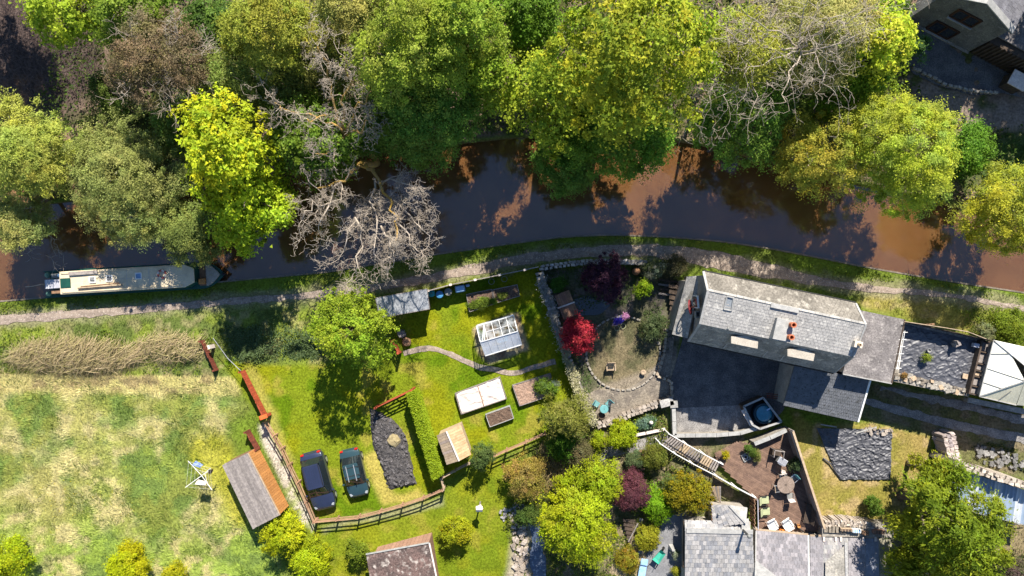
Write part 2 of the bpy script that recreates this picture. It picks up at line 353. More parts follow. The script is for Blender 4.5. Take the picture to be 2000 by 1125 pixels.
def ground_col(px, py):
    px = np.asarray(px, float); py = np.asarray(py, float)
    n1 = N1(px / 25, py / 25, .35, 4); n2 = N2(px / 25, py / 25, 1.3, 3); n3 = N3(px / 25, py / 25, .12, 3)
    wx = px + (n1 - .5) * 40; wy = py + (n2 - .5) * 30
    c = mixc(np.broadcast_to(G_MID, px.shape + (3,)), G_GREEN, sstep(.35, .65, n1))
    # wood floor north of the canal
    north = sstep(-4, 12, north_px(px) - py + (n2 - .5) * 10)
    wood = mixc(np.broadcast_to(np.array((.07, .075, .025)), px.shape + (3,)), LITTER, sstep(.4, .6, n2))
    wood = mixc(wood, np.broadcast_to(np.array((.085, .062, .055)), px.shape + (3,)), sstep(-30, 60, polyd(wx, wy, [(-300, -300), (160, -300), (190, 60), (230, 160), (150, 240), (-300, 250)])))  # purple brown litter, colour lowered to stand in for missing tree shade
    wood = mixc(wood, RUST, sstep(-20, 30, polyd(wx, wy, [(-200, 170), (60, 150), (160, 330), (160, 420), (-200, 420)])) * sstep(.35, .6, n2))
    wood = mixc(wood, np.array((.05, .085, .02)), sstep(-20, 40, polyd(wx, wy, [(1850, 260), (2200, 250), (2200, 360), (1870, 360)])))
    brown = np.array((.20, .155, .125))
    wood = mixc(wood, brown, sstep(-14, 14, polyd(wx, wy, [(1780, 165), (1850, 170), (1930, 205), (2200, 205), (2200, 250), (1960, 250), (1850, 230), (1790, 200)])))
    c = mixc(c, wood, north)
    south = py > south_px(px)
    def zone(poly, col, soft=8, warp=1.0, amt=1.0):
        nonlocal c
        w = sstep(-soft, soft, polyd(px + (wx - px) * warp * .4, py + (wy - py) * warp * .4, poly)) * amt
        c = mixc(c, col, w)
    # rough strip between towpath and meadow, straw coloured
    zone([(-80, 640), (200, 628), (420, 612), (640, 590), (690, 610), (640, 720), (400, 740), (-80, 740)], mixc(mixc(np.broadcast_to(np.array((.16, .20, .03)), px.shape + (3,)), np.array((.09, .12, .03)), sstep(.4, .6, n1)), np.array((.3, .25, .13)), .5 * sstep(.5, .65, n2)), 10)
    md = .8 * mixc(mixc(np.broadcast_to(STRAW, px.shape + (3,)), np.array((.17, .235, .055)), sstep(.44, .63, n1)), np.array((.28, .28, .06)), .6 * sstep(.42, .58, n2))
    md = mixc(md, np.array((.22, .30, .05)), .75 * sstep(900, 1050, py + (n3 - .5) * 400) * sstep(.35, .55, n2))
    zone(MEADOW, md, 14)
    zone([(-80, 725), (250, 735), (470, 735), (470, 775), (200, 772), (-80, 768)], mixc(np.broadcast_to(np.array((.42, .36, .15)), px.shape + (3,)), np.array((.28, .21, .11)), sstep(.5, .6, n2)), 6, amt=.8)
    zone([(380, 860), (440, 850), (500, 1030), (460, 1030), (420, 960), (370, 900)], np.array((.30, .29, .03)), 14, amt=.85)
    lawn = mixc(mixc(np.broadcast_to(G_LIME, px.shape + (3,)), np.array((.185, .19, .007)), sstep(.45, .65, n1) * .8), np.array((.085, .14, .006)), sstep(.55, .7, N2(px / 25, py / 25, .5, 3)))
    lawn = mixc(lawn, np.array((.28, .22, .045)), .55 * sstep(.62, .75, N3(px / 25, py / 25, .7, 3)))
    for p in (LAWN_CAR, LAWN_GARDEN): zone(p, lawn, 6, .5)
    low = mixc(lawn, np.array((.15, .17, .015)), np.full(px.shape, .45)); zone(LAWN_LOW, low, 10)
    # yellowed rings, worn edges
    zone([(700, 890), (735, 880), (770, 965), (820, 955), (830, 975), (750, 985)], np.array((.38, .30, .08)), 8, amt=.8)
    zone([(480, 720), (500, 715), (545, 830), (575, 900), (565, 910), (520, 840)], np.array((.36, .30, .09)), 8, amt=.5)
    dry = .78 * mixc(mixc(np.broadcast_to(np.array((.33, .25, .085)), px.shape + (3,)), np.array((.25, .22, .05)), sstep(.4, .6, n1)), np.array((.40, .30, .14)), sstep(.55, .7, n2)); zone(DRY, dry, 6)
    eg = .85 * mixc(mixc(np.broadcast_to(np.array((.26, .23, .06)), px.shape + (3,)), np.array((.17, .19, .035)), sstep(.4, .6, n1)), np.array((.36, .28, .15)), .5 * sstep(.55, .7, n2)); zone(EAST_GRASS, eg, 8)
    zone(LANEBAND, mixc(np.broadcast_to(np.array((.12, .12, .05)), px.shape + (3,)), np.array((.17, .14, .085)), sstep(.4, .6, n2)), 6)
    zone(STONEG, mixc(np.broadcast_to(np.array((.085, .085, .05)), px.shape + (3,)), np.array((.14, .12, .10)), sstep(.4, .6, n2)), 3)
    dc = np.hypot(px - CIRCLE_C[0], py - CIRCLE_C[1])
    c = mixc(c, mixc(np.broadcast_to(np.array((.165, .135, .08)), px.shape + (3,)), np.array((.10, .095, .05)), sstep(.4, .6, n2)), 1 - sstep(CIRCLE_R - 3, CIRCLE_R + 1, dc))
    zone([(1160, 760), (1320, 700), (1320, 790), (1170, 830)], np.array((.24, .20, .15)), 6)
    zone([(1090, 860), (1300, 780), (1310, 850), (1480, 850), (1400, 920), (1480, 990), (1330, 1020), (1330, 1200), (1000, 1200), (1040, 960)], mixc(np.broadcast_to(np.array((.10, .10, .045)), px.shape + (3,)), np.array((.20, .16, .10)), sstep(.45, .6, n2)), 10)
    zone([(1000, 1000), (1030, 990), (1040, 1200), (985, 1200)], np.array((.30, .26, .19)), 8)
    zone([(1200, 1060), (1260, 1050), (1255, 1200), (1190, 1200)], np.array((.34, .27, .17)), 8)
    zone([(1840, 1010), (2100, 1000), (2100, 1200), (1780, 1200)], np.array((.20, .16, .09)), 14)
    # bare edges beside paths, greenhouse plot, gravelly strip by the left fence
    pd = lined(px, py, PATH); c = mixc(c, np.array((.27, .225, .16)), .55 * (1 - sstep(8, 24, pd + (n2 - .5) * 24)) * south)
    zone([(924, 640), (1000, 612), (1014, 612), (1034, 682), (955, 712), (932, 690)], mixc(np.broadcast_to(np.array((.33, .25, .16)), px.shape + (3,)), np.array((.20, .13, .09)), sstep(.45, .6, n2)), 3, .3)
    zone([(505, 830), (520, 826), (610, 1010), (612, 1040), (590, 1030), (545, 940)], mixc(np.broadcast_to(np.array((.42, .38, .32)), px.shape + (3,)), np.array((.25, .27, .12)), sstep(.5, .6, n2)), 5)
    zone([(625, 1028), (865, 970), (866, 988), (700, 1022), (630, 1040)], np.array((.32, .29, .20)), 6, amt=.5)
    return np.clip(c * (.86 + .28 * N3(px / 25, py / 25, 2.1, 2))[..., None], .004, .9)
def ground_z(px, py):
    rough = sstep(-10, 30, polyd(px, py, MEADOW)) * .9 + sstep(0, 60, north_px(px) - py) * 1.0
    return -.02 + (N1(px / 25, py / 25, .9, 3) - .55) * .04 + rough * (N2(px / 25, py / 25, .8, 3) - .62) * .35

WATER_Z = -.38
def build_ground():
    xs = np.concatenate([[-1400, -700, -200], np.arange(-60, 2061, 5), [2200, 2700, 3400]]); ncol = len(xs)
    sy, ny = south_px(xs), north_px(xs)
    tS = np.concatenate([np.linspace(0, 1, 135), [1.3, 2.2, 5]]); tN = np.concatenate([np.linspace(0, 1, 75), [1.4, 3, 8]])
    rows = []
    for t in tS[::-1]: rows.append((sy + t * (1165 - sy), None))
    rows.append((sy - 1.2, -1.25)); rows.append(((sy + ny) / 2, -1.5)); rows.append((ny + 10, -1.1)); rows.append((ny + 4, -.55))
    for t in tN: rows.append((ny - t * (ny + 45), None))
    nr = len(rows); PX = np.tile(xs, (nr, 1)); PY = np.array([r[0] for r in rows])
    Z = np.array([np.full(ncol, r[1]) if r[1] is not None else ground_z(xs, r[0]) for r in rows])
    C = ground_col(PX, PY); bed = np.array([r[1] is not None for r in rows]); C[bed] = (.16, .085, .04); far = np.abs(PY - 560) > 612; C[far] = np.where((PY < 0)[..., None], np.array((.055, .075, .022)), np.array((.12, .14, .035)))[far]
    vs = np.stack([(PX - 1000) / 25, (562.5 - PY) / 25, Z], -1).reshape(-1, 3)
    i, j = np.meshgrid(np.arange(ncol - 1), np.arange(nr - 1)); a = (j * ncol + i).ravel()
    me = mesh_np('ground', vs, np.stack([a, a + 1, a + 1 + ncol, a + ncol], 1), C.reshape(-1, 3), True); me.materials.append(M['ground'])
    o = bpy.data.objects.new('ground', me); link(o); tag(o, 'grassy and wooded ground cut by the canal trench', 'ground', kind='structure')
build_ground()
# canal water: turbid brown, smooth, reflecting the sky
wm = bpy.data.materials.new('canal_water'); wm.use_nodes = True; nt = wm.node_tree; b = nt.nodes['Principled BSDF']
b.inputs['Roughness'].default_value = .07; b.inputs['Subsurface Weight'].default_value = .8; b.inputs['Subsurface Radius'].default_value = (1.0, .75, .55); b.inputs['Subsurface Scale'].default_value = .35; b.inputs['IOR'].default_value = 1.55; b.inputs['Specular IOR Level'].default_value = 1.0
g_ = nt.nodes.new('ShaderNodeNewGeometry'); t_ = nt.nodes.new('ShaderNodeTexNoise'); t_.inputs['Scale'].default_value = .35; t_.inputs['Detail'].default_value = 5; nt.links.new(g_.outputs['Position'], t_.inputs['Vector'])
cr = nt.nodes.new('ShaderNodeValToRGB'); nt.links.new(t_.outputs['Fac'], cr.inputs[0]); cr.color_ramp.elements[0].position = .35; cr.color_ramp.elements[0].color = (.115, .054, .019, 1); cr.color_ramp.elements[1].position = .65; cr.color_ramp.elements[1].color = (.15, .072, .027, 1)
nt.links.new(cr.outputs[0], b.inputs['Base Color'])
t2 = nt.nodes.new('ShaderNodeTexNoise'); t2.inputs['Scale'].default_value = 1.6; t2.inputs['Detail'].default_value = 3; nt.links.new(g_.outputs['Position'], t2.inputs['Vector'])
bp = nt.nodes.new('ShaderNodeBump'); bp.inputs['Strength'].default_value = .12; bp.inputs['Distance'].default_value = .03; nt.links.new(t2.outputs['Fac'], bp.inputs['Height']); nt.links.new(bp.outputs[0], b.inputs['Normal'])
def build_water():
    xs = np.concatenate([[-1400, -400], np.arange(-60, 2061, 20), [2500, 3400]]); sy, ny = south_px(xs) + 1.5, north_px(xs) - 6; mb = MB(); n = len(xs)
    mb.v = [((x - 1000) / 25, (562.5 - y) / 25, WATER_Z) for x, y in zip(xs, sy)] + [((x - 1000) / 25, (562.5 - y) / 25, WATER_Z) for x, y in zip(xs, ny)]
    mb.f = [(i, i + 1, n + i + 1, n + i) for i in range(n - 1)]
    tag(part('canal_water', mb, wm), 'still brown canal water curving between wood and towpath', 'water', kind='structure')
build_water()
def ribbon(pts, widths, z, jit=.06, step=.3, seed=0, mb=None):
    mb = mb or MB(); P = [V(*W(x, y, 0)) for x, y in pts]; ws = [w / 25 for w in widths] if hasattr(widths, '__len__') else [widths / 25] * len(pts)
    # resample with Catmull-Rom smoothing
    out = []; 
    for i in range(len(P) - 1):
        p0, p1, p2, p3 = P[max(i - 1, 0)], P[i], P[i + 1], P[min(i + 2, len(P) - 1)]; n = max(2, int((p2 - p1).length / step))
        for k in range(n):
            t = k / n; out.append((.5 * ((2 * p1) + (p2 - p0) * t + (2 * p0 - 5 * p1 + 4 * p2 - p3) * t * t + (3 * p1 - p0 - 3 * p2 + p3) * t ** 3), ws[i] * (1 - t) + ws[i + 1] * t))
    out.append((P[-1], ws[-1])); L = []
    for i, (p, w) in enumerate(out):
        d = (out[min(i + 1, len(out) - 1)][0] - out[max(i - 1, 0)][0]); d.z = 0; d.normalize(); nrm = V(-d.y, d.x, 0)
        a = p + nrm * (w / 2 + (float(N1(p.x + seed, p.y, 1.7, 3)) - .5) * jit * 6); c = p - nrm * (w / 2 + (float(N2(p.x + seed, p.y, 1.7, 3)) - .5) * jit * 6)
        L.append((a, p, c))
    base = len(mb.v)
    for a, p, c in L: mb.v += [(a.x, a.y, z), (p.x, p.y, z + .012), (c.x, c.y, z)]
    for i in range(len(L) - 1):
        k = base + i * 3; mb.f += [(k, k + 3, k + 4, k + 1), (k + 1, k + 4, k + 5, k + 2)]
    return mb
def sheet(name, poly, z, m, label, cat, sub=6, jit=.0, kind='structure'):
    mb = MB(); pts = []
    for i in range(len(poly)):
        a = V(*W(*poly[i])); c = V(*W(*poly[(i + 1) % len(poly)])); n = max(1, int((c - a).length / .4)) if jit else 1
        for k in range(n):
            p = a.lerp(c, k / n); pts.append((p.x + (float(N1(p.x, p.y, 2.3)) - .5) * jit, p.y + (float(N2(p.x, p.y, 2.3)) - .5) * jit, z))
    mb.v = pts; mb.f = [tuple(range(len(pts)))]
    return tag(part(name, mb, m), label, cat, kind=kind)
tag(part('towpath', ribbon(PATH, PATHW, .012), M['gravel']), 'pale gravel towpath following the canal bank', 'path', kind='structure')
tag(part('garden_path', ribbon(GPATH, 10, .014, .03), M['gravel']), 'narrow winding gravel path across the garden lawn', 'path', kind='structure')
lp = ribbon([(1690, 783), (1760, 803), (1850, 826), (1930, 843), (2080, 873)], [12, 16, 17, 18, 19], .012, .05, seed=3); ribbon([(1720, 757), (1800, 775), (1900, 797), (2080, 840)], [8, 14, 15, 16], .012, .08, seed=9, mb=lp)
tag(part('lane', lp, M['gravel_dark']), 'lane of two gravel wheel tracks below the roof garden', 'lane', kind='structure')
YARD = [(1318, 795), (1300, 775), (1340, 640), (1400, 560), (1700, 640), (1660, 760), (1545, 735), (1530, 800), (1500, 838), (1440, 848), (1322, 850)]
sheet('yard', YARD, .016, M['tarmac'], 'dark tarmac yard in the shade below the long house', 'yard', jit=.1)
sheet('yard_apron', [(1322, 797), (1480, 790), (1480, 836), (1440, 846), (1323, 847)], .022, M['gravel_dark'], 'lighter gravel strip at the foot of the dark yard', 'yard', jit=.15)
sheet('terrace', [(1168, 760), (1215, 765), (1262, 738), (1300, 690), (1306, 640), (1318, 640), (1306, 775), (1165, 826), (1143, 770)], .018, M['paving'], 'sunlit stone terrace beside the round lawn', 'terrace', jit=.12)
sheet('cottage_path', [(1155, 895), (1180, 875), (1240, 862), (1300, 842), (1308, 856), (1290, 872), (1240, 882), (1190, 893), (1160, 905)], .016, M['gravel_dark'], 'shaded grey path below the garden wall', 'path', jit=.08)
sheet('cottage_yard', [(1296, 1010), (1340, 1000), (1345, 1200), (1240, 1200), (1262, 1085), (1280, 1050)], .018, mat('cottage_slabs', (.20, .20, .21), (.15, .15, .16), 1.2, .85, .4), 'slate flagged yard beside the cottage', 'yard', jit=.05)
sheet('upper_yard', [(1752, 50), (1772, 20), (1905, 85), (2100, 190), (2100, 210), (1960, 182), (1900, 186), (1840, 170), (1785, 145), (1760, 110)], .016, M['tarmac'], 'dark tarmac yard in front of the top house', 'yard', jit=.2)
bm_ = mat('brook_water', (.05, .07, .11), (.08, .10, .15), 1.5, .06, spec=.9, bump=.5, bscale=5, fine=0, c3=(.35, .37, .4)); 
tag(part('brook_water', ribbon([(985, 1000), (1015, 985), (1038, 1010), (1048, 1050), (1050, 1090), (1055, 1180)], [10, 12, 18, 26, 28, 30], .02, .12), bm_), 'rippling blue brook between stony banks', 'water', kind='structure')
def pond():
    mb = MB(); pts = []
    for k in range(36):
        t = 2 * math.pi * k / 36; r = 1 + .12 * math.sin(2 * t + 1) + .06 * math.sin(5 * t); x, y = W2(1146 + 40 * r * math.cos(t), 598 - 21 * r * math.sin(t)); pts.append((x, y, .02))
    mb.v = pts; mb.f = [tuple(range(36))]
    tag(part('pond', mb, mat('pond_water', (.012, .02, .03), (.01, .016, .024), 2, .04, spec=.8, fine=0)), 'small dark pond beside the brown boarded lids', 'pond', kind='structure')
pond()
# coping boards of the south bank
def bank():
    mb = MB(); xs = np.arange(-40, 2041, 26)
    for a, c in zip(xs[:-1], xs[1:]):
        p = W(a, south_px(a) + .5); q = W(c, south_px(c) + .5); mb.bar((p[0], p[1], -.16), (q[0], q[1], -.16), .12, .36)
    tag(part('bank_edging', mb, mat('bank_edging', (.20, .165, .13), (.13, .11, .08), 2, .95, .5)), 'low stone edging along the towpath side of the canal', 'edging', kind='structure')
bank()

# ------------------------------------------------------------------ foliage tools
G = 'trees of the wood north of the canal'
def unit(a): return a / (np.linalg.norm(a, axis=-1, keepdims=True) + 1e-9)
def leaf_mesh(name, P, A, N, L, Wd, C, m):
    A = unit(A - N * (A * N).sum(-1, keepdims=True)); S = np.cross(N, A); L = np.broadcast_to(L, len(P))[:, None]; Wd = np.broadcast_to(Wd, len(P))[:, None]
    v = np.stack([P - A * L * .35 + S * Wd * .55, P + A * L * .65 - N * L * .12, P - A * L * .35 - S * Wd * .55], 1).reshape(-1, 3)
    me = mesh_np(name, v, np.arange(len(P) * 3).reshape(-1, 3), np.repeat(C, 3, 0)); me.materials.append(m); return me
def pal(rng, cols, n, jit=.18):
    cols = np.array(cols, float); i = rng.random(n) * (len(cols) - 1); k = np.floor(i).astype(int).clip(0, len(cols) - 2) if len(cols) > 1 else np.zeros(n, int)
    f = (i - k)[:, None] if len(cols) > 1 else 0; c = cols[k] * (1 - f) + (cols[np.minimum(k + 1, len(cols) - 1)] * f)
    return c * (1 + (rng.random((n, 1)) - .5) * 2 * jit)
def crown_pts(rng, r, nl=14, cr=.45, dens=1.0, fine=.68, leaf=(.24, .16), cols=None, spread=.46, flat=.75, up=.45, side=1.0, axis_out=False, jit=.18, lobe=(.38, .58)):
    """leaf positions of one crown of radii r (centre at 0), built of lobes, lobes of clumps, clumps of leaves"""
    r = np.array(r, float); Rm = (r[0] + r[1]) / 2; leaf = (leaf[0] * fine, leaf[1] * fine)
    d = unit(rng.normal(size=(nl, 3)) + np.array((0, 0, .25))); d[0] = (0, 0, 1)
    lr = rng.uniform(lobe[0], lobe[1], nl); lc = d * (1 - lr)[:, None] * rng.uniform(.78, 1.24, nl)[:, None]
    area = 4 * math.pi * Rm * Rm * .9; nc = max(8, int(1.6 * area / (math.pi * cr * cr)))
    li = rng.integers(0, nl, nc * 3); dd = unit(rng.normal(size=(nc * 3, 3)) + np.array((0, 0, .35))); q = lc[li] + dd * (lr[li] * np.where(rng.random(nc * 3) < .22, rng.uniform(1.02, 1.28, nc * 3), rng.uniform(.7, 1.04, nc * 3)))[:, None]
    dist = np.linalg.norm(q[:, None, :] - lc[None], axis=2) / lr[None]; ins = dist.min(1); keep = (ins > .66) | (rng.random(len(q)) < .12); q = q[keep][:nc]; dd = dd[keep][:nc]; li = li[keep][:nc]; nc = len(q)
    n_per = max(6, int(dens * 2.6 * math.pi * cr * cr / (leaf[0] * leaf[1] * .5) / 2.2)); csz = rng.choice([.5, .8, 1.1, 1.6], nc) * rng.uniform(.85, 1.15, nc) * cr
    ci = np.repeat(np.arange(nc), n_per); g = rng.normal(size=(len(ci), 3)) * spread * csz[ci][:, None]; g[:, 2] *= flat
    P = q[ci] * r + g; P[:, 2] = np.maximum(P[:, 2], -r[2] * .95)
    out = unit(q[ci] * r / r.max()); N = unit(out * .55 * side + np.array((0, 0, up)) + rng.normal(size=P.shape) * .42)
    A = unit(out + g * .8 + np.array((0, 0, -.35)) + rng.normal(size=P.shape) * .5) if axis_out else rng.normal(size=P.shape)
    cc = pal(rng, cols, nc, jit) * (.82 + .36 * rng.random(nl))[li][:, None] * np.array((1, 1, 1.)); cc[:, 0] *= (.88 + .22 * rng.random(nl))[li]; C = cc[ci] * (1 + (rng.random((len(ci), 1)) - .5) * .5)
    L = leaf[0] * rng.uniform(.6, 1.35, len(P)); return P, A, N, L, L * leaf[1] / leaf[0], C, lc * r, lr * Rm
def limbs(mb, base, top, r0, targets, rng, n=7):
    base = Vector(base); top = Vector(top); pts = [base]; 
    for k in range(1, 6):
        t = k / 5; p = base.lerp(top, t); pts.append(p + V(rng.normal() * r0 * .5, rng.normal() * r0 * .5, 0))
    mb.tube(pts, [r0 * (1.25 if k == 0 else 1 - .13 * k) for k in range(6)], n)
    for t in targets:
        t = Vector(t); s = base.lerp(top, rng.uniform(.4, .9)); mid = s.lerp(t, .5) + V(rng.normal() * .2, rng.normal() * .2, .35)
        mb.tube([s, mid, t], [r0 * .42, r0 * .26, r0 * .08], 5)
def tree(name, label, px, py, zc, rpx, rz, cols, cat='tree', group=None, seed=0, bare=0.0, trunk=True, bark='bark', m='leaf', rx=1.0, rot=0.0, lean=(0, 0), r0=None, ext=1.0, **kw):
    if group == G: cols = [tuple(min(.52, v * 1.68) for v in c) for c in cols]
    rng = np.random.default_rng(seed * 977 + int(px * 7 + py * 13)); x, y, _ = W(px, py, zc); k = (H - zc) / H / 25; r = rpx * k; rr = (r * rx, r / rx, rz)
    P, A, N, L, Wd, C, lc, lr = crown_pts(rng, rr, cols=cols, **kw)
    co, si = math.cos(rot), math.sin(rot); Rm = np.array([[co, si, 0], [-si, co, 0], [0, 0, 1]])
    P = P @ Rm; A = A @ Rm; N = N @ Rm; lc = lc @ Rm
    zc2 = zc; bx, by = x + lean[0], y + lean[1]; bpx, bpy_ = 1000 + bx * 25, 562.5 - by * 25
    if north_px(bpx) - 14 < bpy_ < south_px(bpx) + 14:      # no trunk stands in the canal: root it on the nearer bank
        ty = north_px(bpx) - 16 if bpy_ - north_px(bpx) < (south_px(bpx) - north_px(bpx)) * .7 else south_px(bpx) + 20
        lean = (lean[0], lean[1] + (bpy_ - ty) / 25)
    base = V(x + lean[0], y + lean[1], -.1); off = np.array((-lean[0], -lean[1], zc2 + .1)); P = P + off; P[:, 2] = np.maximum(P[:, 2], .12)
    root = thing(name, label, cat, base, 0, group)
    o = bpy.data.objects.new('crown' if cat == 'tree' else 'foliage', leaf_mesh('crown', P, A, N, L, Wd, C, M[m])); link(o, root)
    if trunk:
        mb = MB(); r0 = r0 or max(.05, .035 * (zc + rz)); tg = [tuple(q * ext + off) for q in lc[:14 if ext > 1 else 10]]; limbs(mb, (0, 0, 0), tuple(off + np.array((0, 0, rz * .2))), r0, tg, rng)
        part('trunk' if cat == 'tree' else 'stem', mb, M[bark], root, local=True, smooth=True)
    return root
def twig_system(mb, rng, p, d, length, rad, depth, up=.15, wob=.35, kids=(3, 4), droop=0.0):
    """recursive crooked branches, tapering"""
    pts = [Vector(p)]; dd = Vector(d).normalized(); n = 4 if depth > 0 else 2; nm = rng.normal(size=(n, 3)) * wob
    for i in range(n): dd = (dd + V(*nm[i]) * .8 + V(0, 0, up * .2 - droop)).normalized(); pts.append(pts[-1] + dd * (length / n))
    mb.tube(pts, [max(.009, rad * (1 - .55 * i / n)) for i in range(n + 1)], 4 if depth > 1 else 3, cap=False)
    if depth <= 0: return
    for k in range(int(rng.integers(kids[0], kids[1] + 1))):
        t = rng.uniform(.25, 1.0); i = min(int(t * n), n - 1); q = pts[i].lerp(pts[i + 1], t * n - i)
        twig_system(mb, rng, q, (dd * .6 + V(*rng.normal(size=3)) * .8).normalized(), length * rng.uniform(.45, .7), rad * .5, depth - 1, up, wob, kids, droop)
    twig_system(mb, rng, pts[-1], dd, length * .6, rad * .5, depth - 1, up, wob, kids, droop)
def blades(name, label, cat, P, C, L, Wd, tilt, az, m, rng, kind='stuff'):
    """one triangle-pair per blade: leaning by tilt (radians from vertical) towards az"""
    n = len(P); d = np.stack([np.sin(tilt) * np.cos(az), np.sin(tilt) * np.sin(az), np.cos(tilt)], 1); s = np.stack([-np.sin(az), np.cos(az), np.zeros(n)], 1) * (Wd * .5)[:, None]
    mid = P + d * (L * .55)[:, None]; d2 = unit(d + np.array((0, 0, -.55))); tip = mid + d2 * (L * .5)[:, None]; tip[:, 2] = np.maximum(tip[:, 2], P[:, 2] + .02)
    v = np.stack([P - s * .8, mid + s, tip, mid - s], 1).reshape(-1, 3)
    me = mesh_np(name, v, np.arange(n * 4).reshape(-1, 4), np.repeat(C, 4, 0)); me.materials.append(M[m])
    o = bpy.data.objects.new(name, me); link(o); return tag(o, label, cat, kind=kind)
# ------------------------------------------------------------------ ground cover (nobody could count it)
NOGROW = [[(733, 575), (840, 555), (845, 610), (740, 622)], YARD, [(1168, 760), (1215, 765), (1262, 738), (1300, 690), (1330, 640), (1330, 775), (1165, 826), (1143, 770)],
          [(1340, 530), (1400, 530), (1700, 590), (1770, 620), (1930, 660), (2100, 700), (2100, 800), (1890, 775), (1740, 745), (1690, 745), (1660, 800), (1540, 790), (1320, 850)],
          [(925, 640), (1000, 612), (1014, 612), (1034, 682), (955, 712), (932, 690)], [(720, 795), (762, 815), (795, 850), (814, 946), (772, 960), (752, 935), (728, 878)],
          [(1752, 50), (1772, 0), (2100, 0), (2100, 210), (1960, 182), (1900, 186), (1840, 170), (1785, 145), (1760, 110)],
          [(1395, 890), (1480, 850), (1540, 836), (1620, 1035), (1780, 1040), (1780, 1200), (1260, 1200), (1290, 1030), (1340, 1010), (1470, 1010)],
          [(1588, 830), (1745, 830), (1742, 940), (1640, 940)], [(1840, 900), (2100, 950), (2100, 1030), (1850, 1010)], [(440, 890), (490, 880), (570, 1000), (500, 1030)], [(712, 1040), (845, 1035), (860, 1200), (712, 1200)],
          [(1296, 1010), (1340, 1000), (1345, 1200), (1240, 1200), (1262, 1085), (1280, 1050)], [(985, 995), (1020, 980), (1065, 1050), (1070, 1200), (1030, 1200), (1025, 1040)]]
def allowed(px, py, pathw=.5):
    ok = (py > south_px(px) + 3) | (py < north_px(px) - 6)
    for p in NOGROW: ok &= polyd(px, py, p) < 0
    wv = np.interp(px, [p[0] for p in PATH], PATHW) * pathw
    ok &= lined(px, py, PATH) > wv * (.75 + .6 * N2(px / 25, py / 25, 1.7, 2)); ok &= lined(px, py, GPATH) > 4.5
    ok &= (lined(px, py, [(1690, 783), (1760, 803), (1850, 826), (1930, 843), (2080, 873)]) > 8) & (lined(px, py, [(1720, 757), (1800, 775), (1900, 797), (2080, 840)]) > 7)
    return ok
def grow(name, label, cat, n, region, L, Wd, tilt, seed, m='grass', azf=None, light=1.0, bbox=(-20, -20, 2020, 1145), tip=None, z=0.0):
    rng = np.random.default_rng(seed); px = rng.uniform(bbox[0], bbox[2], n); py = rng.uniform(bbox[1], bbox[3], n)
    k = (rng.random(n) < region(px, py)) & allowed(px, py); px, py = px[k], py[k]; n = len(px)
    C = ground_col(px, py) * light * (1 + (rng.random((n, 1)) - .5) * .55)
    if tip is not None: C = C * (1 - tip[1]) + np.array(tip[0]) * tip[1]
    az = azf(px, py) + rng.normal(size=n) * .6 if azf else rng.uniform(0, 6.283, n)
    P = np.stack([(px - 1000) / 25, (562.5 - py) / 25, ground_z(px, py) - .01 + z], 1)
    return blades(name, label, cat, P, C, rng.uniform(L[0], L[1], n), rng.uniform(Wd[0], Wd[1], n), np.clip(rng.normal(tilt, .3, n), .05, 1.45), az, m, rng)
def notzones(px, py): return ((polyd(px, py, MEADOW) < 0) & (polyd(px, py, STONEG) < 0) & (py > south_px(px)) & (np.hypot(px - CIRCLE_C[0], py - CIRCLE_C[1]) > CIRCLE_R)).astype(float)
def lawns(px, py): return ((polyd(px, py, LAWN_CAR) > 0) | (polyd(px, py, LAWN_GARDEN) > 0) | (polyd(px, py, LAWN_LOW) > 0) | (polyd(px, py, DRY) > 0)).astype(float)
def verge(px, py): return notzones(px, py) * (1 - lawns(px, py)) * (.35 + .65 * sstep(.35, .6, N1(px / 25, py / 25, .8, 3)))
grow('lawn_grass', 'short mown grass of the sunny lawns', 'grass', 420000, lawns, (.05, .11), (.02, .035), .75, 11)
grow('verge_grass', 'longer tufted grass of the canal verge and rough banks', 'grass', 260000, verge, (.12, .3), (.025, .045), .7, 12)
SW = lambda px, py: .6 + 2.6 * N3(px / 25, py / 25, .9, 3)
grow('meadow_grass', 'lodged straw and green meadow grass', 'grass', 260000, lambda px, py: (polyd(px, py, MEADOW) > -8) * (.35 + .65 * sstep(.36, .58, N2(px / 25, py / 25, 4.0, 2))), (.25, .55), (.025, .045), 1.2, 13, 'straw', SW, 1.62, (-20, 725, 590, 1145))
grow('meadow_tussock', 'fresh green tussocks among the meadow grass', 'grass', 45000, lambda px, py: (polyd(px, py, MEADOW) > 0) * sstep(.52, .66, N2(px / 25, py / 25, .9, 3)), (.2, .45), (.03, .05), .8, 14, 'grass', SW, .9, (-20, 735, 590, 1145), ((.13, .22, .03), .6))
grow('garden_weed', 'low leafy weeds of the shaded stone garden', 'weeds', 26000, lambda px, py: (polyd(px, py, STONEG) > 0) * (np.hypot(px - CIRCLE_C[0], py - CIRCLE_C[1]) > CIRCLE_R + 5) * sstep(.45, .6, N2(px / 25, py / 25, .9, 3)), (.1, .3), (.04, .08), .9, 15, 'grass', None, 1, (1050, 500, 1350, 840), ((.07, .12, .03), .7))
grow('circle_grass', 'dry thin grass of the round lawn', 'grass', 14000, lambda px, py: (np.hypot(px - CIRCLE_C[0], py - CIRCLE_C[1]) < CIRCLE_R - 2) * 1.0, (.05, .1), (.02, .03), .8, 16, 'straw', None, 1, (1140, 610, 1295, 765))
